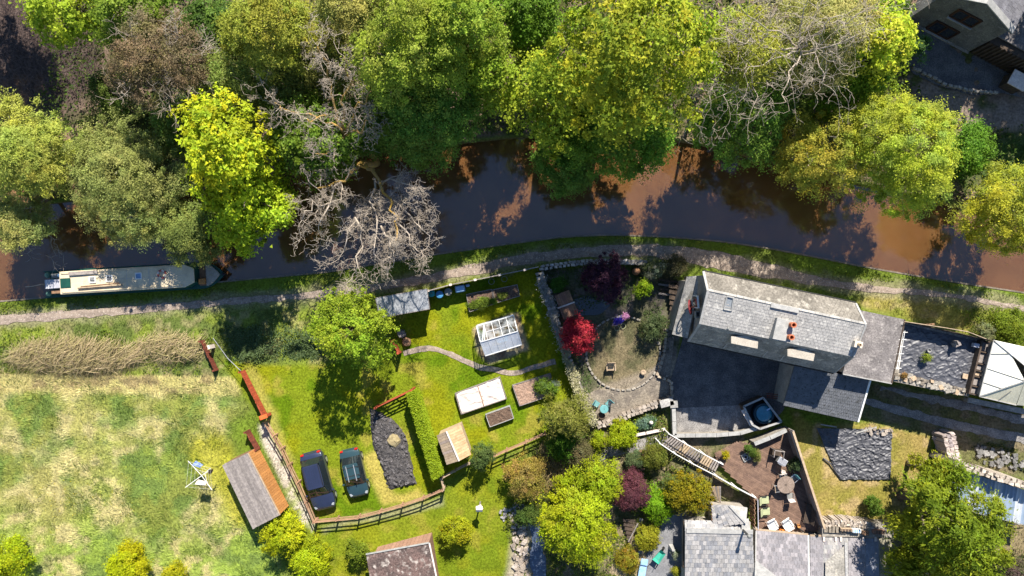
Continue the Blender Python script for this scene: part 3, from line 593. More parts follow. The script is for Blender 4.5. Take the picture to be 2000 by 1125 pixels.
def scatter_leaves(name, label, cat, n, region, bbox, zr, leaf, cols, seed, m='leaf', kind='stuff'):
    rng = np.random.default_rng(seed); px = rng.uniform(bbox[0], bbox[2], n); py = rng.uniform(bbox[1], bbox[3], n); k = (rng.random(n) < region(px, py)) & allowed(px, py, .55); px, py = px[k], py[k]; n = len(px)
    h = N1(px / 25, py / 25, .5, 3); z = zr[0] + (zr[1] - zr[0]) * sstep(.35, .7, h) * rng.random(n) ** .5
    P = np.stack([(px - 1000) / 25, (562.5 - py) / 25, np.maximum(z, .03)], 1); N = unit(rng.normal(size=(n, 3)) * .55 + np.array((0, 0, 1)))
    L = rng.uniform(leaf[0], leaf[1], n); C = pal(rng, cols, n, .3); me = leaf_mesh(name, P, rng.normal(size=(n, 3)), N, L, L * .6, C, M[m]); o = bpy.data.objects.new(name, me); link(o); return tag(o, label, cat, kind=kind)
wood_zone = lambda px, py: (py < north_px(px) - 4) * (polyd(px, py, [(-100, -60), (100, -60), (120, 60), (110, 150), (60, 250), (60, 420), (-100, 420)]) < 0) * (polyd(px, py, [(1760, 140), (1840, 165), (2060, 200), (2060, 255), (1850, 240)]) < 0) * 1.0
scatter_leaves('undergrowth', 'dark leafy undergrowth on the wood floor', 'undergrowth', 48000, wood_zone, (-40, -60, 2060, 430), (.05, 1.6), (.12, .3), [(.04, .08, .015), (.08, .13, .02), (.05, .07, .02), (.12, .13, .03)], 31)
scatter_leaves('verge_weeds', 'broad leafy weeds along the towpath verge', 'weeds', 60000, lambda px, py: (np.abs(py - south_px(px) - 12) < 14) * sstep(.4, .55, N2(px / 25, py / 25, .7, 2)) + ((py > 640) & (py < 730) & (px < 660)) * sstep(.45, .6, N2(px / 25, py / 25, .6, 3)) + ((px > 1880) & (py > 600) & (py < 680)) * 1.0, (-20, 450, 2020, 740), (.04, .35), (.08, .2), [(.09, .15, .02), (.16, .22, .02), (.22, .25, .03)], 32)
scatter_leaves('border_plants', 'mixed low border plants round the cottage garden', 'plants', 60000, lambda px, py: ((polyd(px, py, [(1090, 860), (1290, 790), (1310, 850), (1430, 990), (1330, 1010), (1290, 1060), (1240, 1060), (1240, 1200), (1060, 1200), (960, 980)]) > 0)) * sstep(.4, .5, N2(px / 25, py / 25, .7, 3)), (950, 780, 1450, 1145), (.04, .5), (.07, .2), [(.07, .12, .02), (.13, .19, .025), (.2, .2, .04), (.09, .1, .04)], 33)
scatter_leaves('bank_scrub', 'low dark scrub on the slope below the rubble wall', 'scrub', 30000, lambda px, py: (polyd(px, py, [(1870, 850), (2040, 890), (2040, 930), (1890, 890)]) > 0) * sstep(.45, .55, N2(px / 25, py / 25, .9, 3)) + (polyd(px, py, [(1830, 1015), (2040, 1030), (2040, 1150), (1900, 1150)]) > 0) * sstep(.5, .62, N1(px / 25, py / 25, .6, 3)), (1800, 840, 2020, 1145), (.05, .5), (.08, .2), [(.05, .08, .02), (.1, .12, .03), (.22, .2, .08)], 34)
def thicket(name, label, px, py, rx, ry, n, seed, cols, L=(1.2, 2.6), az0=-1.9):
    """a heap of arching dead stems"""
    rng = np.random.default_rng(seed); t = rng.uniform(0, 6.283, n); q = np.sqrt(rng.random(n)); x = (px + rx * q * np.cos(t) - 1000) / 25; y = (562.5 - py - ry * q * np.sin(t)) / 25
    hgt = rng.uniform(.3, 1.2, n) * (1 - .5 * q); az = az0 + rng.normal(size=n) * .75; ln = rng.uniform(*L, n); vs = []; fs = []; cs = []
    C = pal(rng, cols, n, .25)
    for i in range(n):
        d = np.array((math.cos(az[i]), math.sin(az[i]))); s = np.array((-d[1], d[0])) * rng.uniform(.008, .016); cur = rng.normal() * .2; b = len(vs)
        for j in range(5):
            u = j / 4; a2 = az[i] + cur * u; p = np.array((x[i], y[i])) + np.array((math.cos(a2), math.sin(a2))) * ln[i] * (u - .4); z = max(.06, hgt[i] * (1 - (2 * u - .7) ** 2 * .8)); w = s * (1 - .6 * u)
            vs += [(p[0] - w[0], p[1] - w[1], z), (p[0] + w[0], p[1] + w[1], z + .01)]
        fs += [(b + 2 * j, b + 2 * j + 1, b + 2 * j + 3, b + 2 * j + 2) for j in range(4)]; cs += [C[i]] * 10
    me = mesh_np(name, np.array(vs), np.array(fs), np.array(cs)); me.materials.append(M['straw']); o = bpy.data.objects.new(name, me); link(o); return tag(o, label, 'thicket', kind='stuff')
tan = [(.40, .30, .18), (.32, .25, .14), (.30, .27, .10), (.46, .36, .23)]
thicket('bramble_thicket', 'dry tan bramble stems heaped below the towpath', 150, 697, 130, 30, 2300, 41, tan)
thicket('dead_stems', 'thin dry stems beside the leaning brown fence', 335, 680, 70, 26, 700, 42, tan, (.8, 1.8), -2.2)
thicket('brown_brush', 'brown brushwood beside the brook', 1085, 905, 40, 55, 700, 43, [(.26, .19, .1), (.2, .16, .08)], (.6, 1.3), -1.6)
thicket('dead_bracken', 'dead purple brown brush at the edge of the wood', 70, 90, 130, 110, 1500, 44, [(.14, .105, .095), (.11, .08, .075)], (.8, 2.0), -1.2)  # stem colours darkened to imitate the shade of this corner
scatter_leaves('shade_shrubbery', 'blue green low shrubbery in the shade below the towpath', 'shrubbery', 26000, lambda px, py: sstep(-10, 14, polyd(px, py, [(440, 640), (600, 640), (640, 680), (610, 700), (460, 700)])) * (.25 + .75 * sstep(.4, .55, N3(px / 25, py / 25, .8, 3))) , (420, 620, 660, 725), (.1, .9), (.08, .18), [(.09, .14, .06), (.14, .19, .08), (.08, .13, .03)], 35)

scatter_leaves('buttercups', 'tiny yellow flowers dotted over the lower meadow', 'flowers', 2600, lambda px, py: sstep(-20, 20, polyd(px, py, [(40, 940), (230, 950), (300, 1000), (120, 1020)])) * .5 + sstep(.62, .72, N1(px / 25, py / 25, .7, 2)) * .25, (20, 850, 460, 1080), (.3, .5), (.05, .1), [(.5, .4, .01), (.44, .36, .02)], 36)
# ------------------------------------------------------------------ trees of the wood north of the canal
MAPLE = [(.34, .34, .012), (.26, .31, .014), (.20, .27, .016)]; SYC = [(.27, .27, .02), (.20, .235, .018), (.13, .185, .016), (.22, .24, .02)]
GREEN = [(.10, .17, .018), (.15, .21, .022), (.075, .135, .018)]; WILLOW = [(.22, .235, .065), (.17, .19, .055), (.25, .25, .08)]; OLIVE = [(.23, .245, .03), (.18, .2, .03), (.25, .24, .035)]
BUD = [(.27, .20, .115), (.21, .16, .09), (.19, .175, .06)]; DARK = [(.055, .10, .016), (.08, .13, .02), (.04, .075, .014)]; LIME = [(.27, .33, .02), (.21, .29, .02), (.33, .36, .03)]; WLIME = [(.225, .27, .025), (.26, .285, .025), (.17, .215, .04)]
T = tree
T('tree', 'light olive willow at the left edge of the picture overhanging the water', 55, 300, 4.5, 105, 2.8, [(.24, .26, .04), (.20, .23, .05), (.28, .28, .05)], group=G, seed=1, bark='bark_pale', ext=1.5, r0=.16, leaf=(.2, .09), cr=.4, axis_out=True)
T('tree', 'small olive bush leaning over the canal left of the narrowboat', 45, 440, 3, 60, 1.8, WILLOW, group=G, seed=2, leaf=(.18, .08), cr=.35)
T('tree', 'wide grey green willow hanging over the bow half of the narrowboat', 262, 350, 4, 122, 2.6, WILLOW, group=G, seed=3, bark='bark_pale', ext=1.45, r0=.16, leaf=(.17, .08), cr=.36, rx=.98, lobe=(.4, .6))
T('tree', 'small grey green willow touching the bow of the narrowboat', 375, 455, 3, 62, 1.7, [(.17, .20, .05), (.13, .16, .04)], group=G, seed=4, leaf=(.17, .08), cr=.36)
T('tree', 'bright yellow green maple beside the pale leafless tree', 450, 320, 8, 112, 4.5, MAPLE, group=G, seed=5, leaf=(.30, .24), cr=.38, dens=.72, rx=.86, nl=20, lobe=(.28, .45))
T('tree', 'lower yellow green maple bough reaching over the canal', 490, 415, 5.5, 88, 2.8, [(.27, .31, .015), (.18, .25, .016)], group=G, seed=6, leaf=(.28, .22), cr=.42, nl=16, lobe=(.3, .45))
T('tree', 'yellow green young tree above the purple brush', 140, 30, 7, 68, 3, [(.24, .28, .02), (.18, .24, .02)], group=G, seed=7, leaf=(.28, .2), cr=.45)
T('tree', 'mid green tree at the top edge left of the brown budding tree', 262, 12, 7, 75, 3, [(.16, .21, .025), (.11, .17, .02)], group=G, seed=8, leaf=(.24, .16))
T('tree', 'dark green tree in the gap beside the brown budding tree', 420, 60, 6, 62, 2.6, DARK, group=G, seed=9, leaf=(.22, .15))
T('tree', 'yellow olive tree at the top edge with golden tips', 545, 60, 9, 100, 3.5, OLIVE, group=G, seed=10, leaf=(.2, .11), cr=.4)
T('tree', 'dark green undertree in front of the pale leafless tree', 610, 275, 5, 90, 3, [(.09, .15, .018), (.14, .2, .02), (.06, .11, .016)], group=G, seed=11, leaf=(.24, .18))
T('tree', 'large fresh green tree right of the pale leafless tree', 800, 70, 10, 135, 5, [(.20, .24, .025), (.15, .20, .022), (.22, .245, .04)], group=G, seed=12, leaf=(.2, .12), cr=.42, nl=22, lobe=(.28, .5))
T('tree', 'dark green alder hanging over the far bank', 840, 215, 6, 118, 3.8, [(.07, .14, .02), (.11, .18, .025), (.14, .19, .03)], group=G, seed=13, leaf=(.2, .13), cr=.4, nl=20)
T('tree', 'tall mid green tree filling the wood left of the dark gap', 900, 60, 11, 82, 3.6, [(.17, .22, .022), (.13, .19, .02), (.2, .23, .03)], group=G, seed=134, leaf=(.2, .13), cr=.4, nl=18)
T('tree', 'olive undertree behind the upper pale leafless tree', 640, 120, 4.5, 78, 2.6, [(.17, .17, .04), (.2, .19, .05), (.12, .14, .03)], group=G, seed=135, leaf=(.19, .11))
T('tree', 'dark leafy undertree left of the upper pale leafless tree', 560, 175, 4.5, 80, 2.6, [(.13, .17, .035), (.18, .2, .05), (.1, .14, .03)], group=G, seed=136, leaf=(.2, .13))
T('tree', 'dark green bush between willow and yellow maple', 360, 245, 3.5, 62, 2.0, [(.08, .13, .02), (.12, .16, .03)], group=G, seed=137, leaf=(.2, .13))
T('tree', 'shaded bush in the dark gap above the willow', 225, 185, 2.5, 50, 1.6, [(.05, .09, .015), (.08, .11, .02)], group=G, seed=138, leaf=(.18, .12))
T('tree', 'dark green tree filling the gap behind the alder', 735, 235, 4, 72, 2.4, [(.08, .14, .02), (.12, .18, .025)], group=G, seed=139, leaf=(.2, .13))
T('tree', 'shaded green undertree between the twiggy tree and the orange tinged willow', 1540, 150, 4, 88, 2.2, [(.12, .17, .03), (.17, .2, .04), (.09, .13, .02)], group=G, seed=144, leaf=(.2, .13))
T('tree', 'unseen tall dark tree added beyond the top left edge for shade', -137, -223, 10, 125, 4, DARK, group=G, seed=145, trunk=False, leaf=(.3, .2))  # unseen trunkless crown, added to shade the top left corner
T('tree', 'second unseen dark tree added beyond the top left edge for shade', -250, -110, 10, 115, 4, DARK, group=G, seed=146, trunk=False, leaf=(.3, .2))  # another unseen crown, added for the same corner shade
T('tree', 'unseen tall dark tree added beyond the top right edge for shade', 2200, -140, 8, 130, 4, DARK, group=G, seed=147, trunk=False, leaf=(.3, .2))  # unseen crown, added to throw shade on the brown track
T('tree', 'small bright green tree between alder and sycamore', 955, 160, 7.5, 66, 3.4, [(.15, .22, .02), (.2, .25, .02)], group=G, seed=14, leaf=(.25, .19), cr=.42)
T('tree', 'dark shaded tree behind the big sycamore', 1030, 40, 7, 95, 3.2, [(.07, .13, .014), (.12, .19, .016)], group=G, seed=15, leaf=(.24, .18))
T('tree', 'big yellow green sycamore in the middle of the wood', 1215, 95, 13.5, 172, 5.2, SYC, group=G, seed=16, leaf=(.28, .22), cr=.46, nl=34, lobe=(.2, .36), r0=.4)
T('tree', 'lower left shoulder of yellow green foliage beside the big sycamore', 1090, 205, 8.5, 92, 3.6, SYC, group=G, seed=17, leaf=(.27, .21), cr=.45, nl=20, lobe=(.25, .42))
T('tree', 'deep green skirt tree below the big sycamore', 1195, 262, 6, 112, 3.4, [(.075, .145, .016), (.11, .18, .018), (.055, .11, .014)], group=G, seed=18, leaf=(.22, .15), nl=20, lobe=(.3, .5))
T('tree', 'feathery green alder touching the water under the sycamore', 1120, 318, 3, 72, 1.8, [(.08, .15, .02), (.12, .18, .03)], group=G, seed=19, leaf=(.2, .12), cr=.36)
T('tree', 'shaded green tree with thin twigs right of the sycamore', 1445, 245, 5, 84, 3, [(.08, .15, .02), (.13, .2, .025)], group=G, seed=20, leaf=(.22, .14))
T('tree', 'golden olive tree among the bare twigs', 1440, 105, 10.5, 86, 3.2, OLIVE, group=G, seed=21, bark='bark_pale', ext=1.4, r0=.16, leaf=(.2, .12), dens=.7)
T('tree', 'pale olive tree at the top edge behind the bare twigs', 1590, 60, 9, 108, 3.5, [(.22, .22, .06), (.28, .25, .09), (.17, .19, .045)], group=G, seed=22, bark='bark_pale', ext=1.45, r0=.16, leaf=(.18, .1), dens=.75)
T('tree', 'lime green tree beside the dark yard of the top house', 1690, 95, 8, 78, 3.6, LIME, group=G, seed=23, leaf=(.28, .2), cr=.45, rx=.85)
T('tree', 'green tree in the shade below the lime green tree', 1660, 165, 5, 85, 2.6, [(.09, .16, .014), (.15, .21, .016)], group=G, seed=24, leaf=(.25, .18))
T('tree', 'dark green tree in the corner by the top house', 1722, 18, 6, 48, 2.6, DARK, group=G, seed=25, leaf=(.22, .15))
T('tree', 'round yellow green willow over the canal bend', 1745, 300, 6.5, 118, 4.4, WLIME, group=G, seed=26, bark='bark_pale', ext=1.4, r0=.16, leaf=(.17, .09), cr=.36, nl=22, lobe=(.32, .5))
T('tree', 'orange tinged willow beside the round yellow green willow', 1595, 300, 5.5, 88, 3.4, [(.27, .23, .025), (.22, .21, .03), (.2, .24, .03)], group=G, seed=27, bark='bark_pale', ext=1.55, r0=.15, leaf=(.18, .1), cr=.38, dens=.7)
T('tree', 'yellow green willow cut by the right edge of the picture', 1965, 405, 5, 88, 3.4, [(.24, .26, .03), (.32, .3, .02), (.17, .2, .04)], group=G, seed=28, leaf=(.18, .1), cr=.38)
T('bush', 'dark green bush in the shade between the two canal willows', 1885, 300, 2, 52, 1.6, [(.06, .13, .012), (.09, .17, .015)], group=G, seed=29, leaf=(.2, .14))
T('bush', 'blue green bush behind the orange tinged willow', 1510, 215, 4, 50, 2, [(.10, .17, .03), (.16, .2, .04)], group=G, seed=30, leaf=(.22, .14))
T('bush', 'small dark bush at the corner of the dark yard', 1788, 92, 1.5, 28, 1.0, [(.05, .1, .03), (.07, .13, .03)], group=G, seed=131, leaf=(.18, .12), cr=.3)
T('tree', 'olive tree at the top edge above the alder', 690, 25, 9, 75, 3, [(.19, .2, .05), (.24, .23, .06)], group=G, seed=132, leaf=(.18, .1))
T('tree', 'shaded green tree between the yellow maple and the brown budding tree', 455, 160, 6, 78, 2.8, [(.15, .19, .04), (.2, .22, .05), (.11, .15, .03)], group=G, seed=133, leaf=(.2, .13))
# brown budding tree: fine twigs with tan buds
P_ = lambda x, y, z: V(*W(x, y, z))
def bare_tree(name, label, px, py, zc, base, limbs_px, seed, length, rad, depth, m1='bark_lichen', m2='bark_pale', kids=(3, 4), wob=.4, droop=0.0, group=G, up=.1, bare=.4, second=()):
    """trunk from base to the fork, limbs towards apparent picture points at height z, crooked twigs beyond"""
    rng = np.random.default_rng(seed); b = V(*W(base[0], base[1], 0)); root = thing(name, label, 'tree', b, 0, group); f = V(*W(px, py, zc)); tk = MB(); tw = MB()
    tk.tube([b + V(0, 0, -.2), b.lerp(f, .35) + V(.2, -.1, .1), b.lerp(f, .7) + V(-.15, .1, 0), f], [rad * 1.3, rad * 1.1, rad, rad * .85], 9)
    for pts, z in limbs_px:
        q = [f] ; n = len(pts)
        for i, (x, y) in enumerate(pts): q.append(V(*W(x, y, zc + (z - zc) * (i + 1) / n)))
        fine = []
        for a, c in zip(q[:-1], q[1:]):
            for k in range(4): fine.append(a.lerp(c, k / 4) + V(*(rng.normal(size=3) * .13)) * (1 if k else 0))
        fine.append(q[-1]); mseg = len(fine); rr = [rad * (.66 - .44 * i / mseg) for i in range(mseg)]; tk.tube(fine, rr, 7)
        for i in range(max(1, int(mseg * bare)), mseg):
            d = (fine[i] - fine[i - 1]).normalized()
            for k in range(1):
                nd = (d * .5 + V(*rng.normal(size=3)) * .9 + V(0, 0, .15)).normalized(); twig_system(tw, rng, fine[i], nd, length * rng.uniform(.6, 1.1), rr[i] * .5, depth, up, wob, kids, droop)
        twig_system(tw, rng, fine[-1], (fine[-1] - fine[-2]), length, rr[-1] * .8, depth, up, wob, kids, droop)
    for pts, z0, z1 in second:
        q = [P_(x, y, z0 + (z1 - z0) * i / (len(pts) - 1)) for i, (x, y) in enumerate(pts)]; fine = [a.lerp(c, k / 3) + V(*(rng.normal(size=3) * .12)) for a, c in zip(q[:-1], q[1:]) for k in range(3)] + [q[-1]]; n = len(fine)
        tw.tube(fine, [rad * (.34 - .2 * i / n) for i in range(n)], 5)
        for i in range(1, n): twig_system(tw, rng, fine[i], ((fine[i] - fine[i - 1]).normalized() * .5 + V(*rng.normal(size=3)) * .9).normalized(), length * rng.uniform(.6, 1.0), rad * .13, depth, up, wob, kids, droop)
        twig_system(tw, rng, fine[-1], fine[-1] - fine[-2], length, rad * .12, depth, up, wob, kids, droop)
    part('trunk', tk, M[m1], root, smooth=True); part('twigs', tw, M[m2], root, smooth=True)
    return root, b, rng
bare_tree('bare_tree', 'pale leafless tree with orange lichen limbs reaching over the canal and towpath', 702, 322, 5, (735, 318),
          [([(730, 332), (742, 358), (762, 388), (776, 430), (772, 470)], 7.5), ([(684, 340), (652, 358), (620, 368)], 6.6)], 51, 1.5, .22, 3, wob=.65, kids=(3, 3), bare=.5, second=(([(742, 358), (775, 352), (812, 368)], 5.6, 7.5), ([(735, 350), (725, 400), (735, 450), (730, 495)], 5.5, 7.2), ([(728, 400), (690, 430), (672, 490)], 6, 6.6), ([(660, 356), (640, 400), (622, 440)], 6.2, 6.8), ([(762, 390), (800, 420), (832, 455)], 6.4, 7.2), ([(776, 430), (800, 460), (815, 490)], 6.8, 7.4), ([(700, 430), (705, 480), (695, 530)], 6.4, 6.6), ([(640, 400), (615, 395), (590, 430)], 6.4, 6.4), ([(745, 440), (765, 480), (770, 510)], 6.6, 7)))
bare_tree('bare_tree', 'upper pale leafless tree spreading through the wood', 672, 262, 6.5, (735, 312),
          [([(668, 240), (640, 225), (600, 232)], 9.5), ([(690, 230), (700, 200), (735, 170)], 10), ([(665, 200), (680, 150), (672, 110)], 11), ([(645, 180), (640, 120), (620, 90)], 11), ([(620, 230), (560, 215), (535, 200)], 9.5), ([(700, 260), (720, 235)], 9), ([(650, 290), (615, 300)], 8)], 52, 1.45, .15, 3, m1='bark_lichen', wob=.65, kids=(2, 3), bare=.4)
r3, b3, g3 = bare_tree('bare_tree', 'brown budding tree with tan twig tips among green trees', 318, 135, 7, (420, 240),
          [([(300, 110), (270, 90)], 9.5), ([(330, 100), (345, 60)], 10), ([(360, 110), (395, 90)], 10), ([(290, 150), (255, 165)], 9), ([(335, 165), (330, 200)], 8.5), ([(365, 150), (400, 150)], 9)], 53, 1.4, .12, 2, m1='bark', m2='bark_pale')
P, A, Nn, L, Wd, C, lc, lr = crown_pts(g3, (3.4, 3.3, 2.3), nl=22, cr=.4, dens=.55, leaf=(.17, .09), cols=BUD, lobe=(.25, .42))
o = bpy.data.objects.new('crown', leaf_mesh('crown', P + np.array(W(316, 120, 8.5)) - np.array(b3), A, Nn, L, Wd, C, M['leaf'])); link(o, r3)
bare_tree('bare_tree', 'spindly grey leafless tree among the golden olive foliage', 1560, 95, 11, (1520, 190),
          [([(1590, 70), (1640, 30)], 14), ([(1560, 60), (1575, 10)], 14.5), ([(1530, 110), (1470, 130)], 14), ([(1600, 95), (1670, 70)], 14), ([(1520, 60), (1460, 30)], 15), ([(1540, 140), (1530, 190)], 12.5), ([(1600, 130), (1620, 170)], 12), ([(1500, 90), (1440, 80)], 14.5), ([(1620, 50), (1690, 20)], 14)], 54, 2.0, .09, 3, m1='bark_pale', droop=.05, kids=(1, 2), bare=.35)
bare_tree('bare_tree', 'drooping grey twiggy tree right of the big sycamore', 1440, 120, 11, (1400, 250),
          [([(1410, 150), (1385, 180), (1375, 215)], 12), ([(1440, 160), (1420, 200)], 12.5), ([(1480, 100), (1500, 60)], 14.5), ([(1400, 110), (1380, 130)], 14), ([(1430, 80), (1420, 30)], 14.5), ([(1460, 150), (1480, 190)], 12)], 55, 1.6, .08, 3, m1='bark_pale', droop=.1, kids=(1, 2), bare=.3)
bare_tree('bare_tree', 'fallen grey branch dipping into the canal left of the narrowboat', 90, 455, 1.5, (60, 418),
          [([(100, 480), (106, 520)], 1.2), ([(105, 475), (124, 515)], .9), ([(40, 470), (28, 505)], 1.4), ([(55, 480), (58, 500)], .6)], 56, .5, .05, 1, m1='bark_pale', kids=(1, 2), group=None)

# ------------------------------------------------------------------ garden trees and shrubs
T('tree', 'bright green round tree between shed and car lawn', 690, 642, 4.6, 82, 2.9, [(.30, .39, .028), (.24, .34, .025), (.35, .42, .035)], seed=61, dens=.7, leaf=(.2, .15), cr=.32, nl=24, lobe=(.25, .42))
T('tree', 'large feathery lime green tree beside the purple bush', 1128, 1010, 3.2, 84, 2.4, [(.40, .44, .014), (.34, .41, .014), (.44, .46, .03)], seed=62, leaf=(.22, .1), cr=.36, axis_out=True, nl=20, lobe=(.3, .5), rx=.92)
T('bush', 'tall lime green top shoot of the feathery lime tree', 1170, 935, 2.6, 44, 1.6, [(.33, .39, .015), (.27, .35, .016)], cat='bush', seed=63, leaf=(.22, .1), cr=.34, axis_out=True, trunk=False)
T('conifer', 'large shaggy green conifer in the bottom right corner', 1845, 1015, 5.5, 92, 4.6, [(.22, .27, .016), (.13, .19, .014), (.29, .32, .02)], seed=64, leaf=(.36, .13), cr=.5, axis_out=True, nl=44, lobe=(.18, .32), spread=.5, dens=1.5, rx=.95)
T('conifer', 'upper spur of the shaggy conifer beside the rubble wall', 1822, 925, 3.2, 40, 2.6, [(.28, .3, .018), (.2, .25, .018)], seed=65, leaf=(.34, .11), cr=.4, axis_out=True)
T('conifer', 'lower boughs of the shaggy conifer at the bottom edge', 1835, 1100, 4, 84, 3.4, [(.18, .225, .015), (.27, .295, .018)], seed=66, leaf=(.36, .13), cr=.48, axis_out=True, nl=34, lobe=(.2, .34), spread=.5, dens=1.5)
T('conifer', 'olive green conifer at the corner of the garden lawn', 1105, 810, 2.6, 44, 2.4, [(.24, .25, .04), (.18, .2, .03), (.28, .27, .07)], seed=67, leaf=(.3, .1), cr=.34, axis_out=True)
T('bush', 'olive brown twiggy bush above the brook', 1025, 925, 1.6, 44, 1.3, [(.36, .28, .055), (.3, .26, .05), (.34, .22, .08)], cat='bush', seed=68, leaf=(.14, .08), cr=.3, dens=.8, trunk=False)
T('bush', 'dark green bush between the olive conifer and the brook', 1095, 870, 1.2, 30, 1.1, [(.07, .15, .012), (.1, .19, .015)], cat='bush', seed=69, leaf=(.16, .1), cr=.28, trunk=False)
T('bush', 'brown green bush above the grey shaded path', 1130, 880, 1.2, 30, 1.0, [(.2, .16, .08), (.16, .15, .06)], cat='bush', seed=70, leaf=(.13, .07), cr=.25, trunk=False)
T('bush', 'round grey green clipped bush on the fence line', 942, 893, 1.5, 25, 1.3, [(.085, .13, .035), (.12, .17, .045)], cat='bush', seed=71, leaf=(.13, .08), cr=.2, nl=26, lobe=(.3, .45))
T('bush', 'round golden green bush on the lower lawn', 890, 1038, 1.2, 32, 1.0, [(.36, .36, .014), (.3, .33, .014), (.42, .38, .014)], cat='bush', seed=72, leaf=(.14, .1), cr=.22, nl=26, lobe=(.3, .45))
T('bush', 'lime yellow shrub at the end of the plank roofed shed', 560, 1045, 1.6, 42, 1.4, [(.44, .46, .012), (.36, .42, .014)], cat='bush', seed=73, leaf=(.24, .1), cr=.3, axis_out=True)
T('bush', 'lime yellow shrub at the bottom edge below the corner post', 605, 1092, 1.4, 42, 1.3, [(.42, .45, .012), (.34, .41, .014)], cat='bush', seed=74, leaf=(.24, .1), cr=.3, axis_out=True)
T('bush', 'small leafy green shrub beside the mossy roofed shed', 700, 1075, .9, 28, .8, [(.2, .25, .02), (.15, .21, .02)], cat='bush', seed=75, leaf=(.16, .1), cr=.25, trunk=False)
T('bush', 'lime yellow bush in the bottom left corner', 25, 1088, 1.3, 42, 1.2, [(.40, .44, .012), (.3, .37, .014)], cat='bush', seed=76, leaf=(.16, .12), cr=.28, trunk=False)
T('bush', 'vivid yellow bush at the bottom edge of the meadow', 248, 1108, 1.3, 46, 1.2, [(.46, .46, .01), (.42, .43, .012)], cat='bush', seed=77, leaf=(.16, .12), cr=.28, trunk=False)
T('bush', 'small yellow bush right of the vivid yellow bush', 342, 1122, .8, 24, .7, [(.42, .4, .012), (.34, .36, .016)], cat='bush', seed=78, leaf=(.14, .1), cr=.22, trunk=False)
T('bush', 'purple red clipped bush beside the lime tree', 1233, 960, 1.3, 40, 1.1, [(.17, .055, .07), (.13, .045, .06), (.20, .07, .08)], cat='bush', seed=79, leaf=(.12, .06), cr=.2, nl=28, lobe=(.3, .42), rx=.9, rot=.6, trunk=False)
T('bush', 'fresh green feathery shrub between purple and golden bushes', 1283, 985, .9, 34, .8, [(.21, .36, .014), (.16, .31, .014)], cat='bush', seed=80, leaf=(.16, .07), cr=.24, axis_out=True, trunk=False)
T('bush', 'golden olive domed shrub by the ramp', 1343, 962, 1.6, 42, 1.3, [(.27, .22, .012), (.2, .19, .012), (.33, .25, .012)], cat='bush', seed=81, leaf=(.17, .12), cr=.24, nl=34, lobe=(.26, .4))
T('bush', 'grey green edge of shrub left of the golden dome', 1313, 945, 1.1, 22, 1.0, [(.12, .16, .05), (.16, .2, .05)], cat='bush', seed=82, leaf=(.12, .07), cr=.2, trunk=False)
T('bush', 'clipped olive hedge block below the ramp', 1277, 893, 1.0, 25, .75, [(.17, .18, .025), (.13, .15, .025)], cat='bush', seed=83, leaf=(.11, .07), cr=.2, nl=26, lobe=(.4, .6), trunk=False)
T('bush', 'yellow green shrub below the terrace wall', 1218, 850, .9, 29, .8, [(.36, .4, .014), (.29, .36, .014)], cat='bush', seed=84, leaf=(.16, .09), cr=.22, trunk=False)
T('bush', 'small lime bush left of the yellow green shrub', 1172, 862, .7, 18, .6, [(.32, .37, .014), (.26, .33, .014)], cat='bush', seed=85, leaf=(.13, .08), cr=.2, trunk=False)
T('bush', 'golden low shrub beside the cottage yard', 1262, 1052, .6, 26, .5, [(.32, .29, .02), (.27, .27, .02)], cat='bush', seed=86, leaf=(.12, .08), cr=.2, trunk=False)
T('bush', 'yellow flowering patch beside the blue lounger', 1228, 1092, .4, 26, .35, [(.38, .31, .02), (.28, .28, .03), (.36, .2, .03)], cat='bush', seed=87, leaf=(.1, .07), cr=.18, trunk=False)
T('tree', 'dark purple maple over the shaded pond', 1182, 545, 2.6, 46, 2.0, [(.045, .018, .035), (.06, .022, .045), (.085, .03, .05)], seed=88, leaf=(.16, .1), cr=.26, nl=22)
T('tree', 'crimson red maple beside the planted stone wall', 1128, 655, 1.9, 36, 1.3, [(.42, .03, .05), (.33, .025, .045), (.48, .06, .06)], seed=89, leaf=(.18, .11), cr=.26, nl=20, rx=.95, rot=.5)
T('bush', 'bright lime shrub right of the purple maple', 1253, 562, 1.3, 18, 1.0, [(.24, .34, .015), (.19, .29, .015)], cat='bush', seed=90, leaf=(.15, .1), cr=.22)
T('bush', 'white flowering grey shrub at the top of the stone garden', 1276, 524, 1.2, 20, 1.0, [(.11, .15, .06), (.16, .19, .08), (.3, .3, .22)], cat='bush', seed=91, leaf=(.13, .08), cr=.22, trunk=False)
T('bush', 'small dark green bush above the brown boarded lids', 1090, 556, .8, 16, .6, [(.05, .12, .015), (.07, .16, .02)], cat='bush', seed=92, leaf=(.12, .08), cr=.2, trunk=False)
T('bush', 'brown green scrub beside the gable of the long house', 1315, 520, 1.0, 26, .8, [(.16, .14, .07), (.12, .12, .05)], cat='bush', seed=93, leaf=(.12, .07), cr=.22, trunk=False)
T('bush', 'fern like dark clump beside the round lawn', 1276, 640, .9, 26, .7, [(.07, .1, .035), (.1, .13, .05), (.14, .16, .07)], cat='bush', seed=94, leaf=(.3, .06), cr=.25, axis_out=True, trunk=False)
T('bush', 'violet blue flowering clump at the edge of the round lawn', 1207, 626, .5, 8, .35, [(.06, .045, .42), (.09, .06, .5)], cat='bush', seed=95, leaf=(.1, .08), cr=.14, trunk=False)
T('bush', 'pink flowering clump beside the violet clump', 1222, 618, .5, 7, .35, [(.55, .25, .42), (.45, .2, .36)], cat='bush', seed=96, leaf=(.1, .08), cr=.14, trunk=False)
T('bush', 'green shrub on the dry lawn', 1706, 988, .9, 19, .8, [(.14, .22, .025), (.1, .18, .022)], cat='bush', seed=97, leaf=(.15, .08), cr=.2, trunk=False, rx=.85)
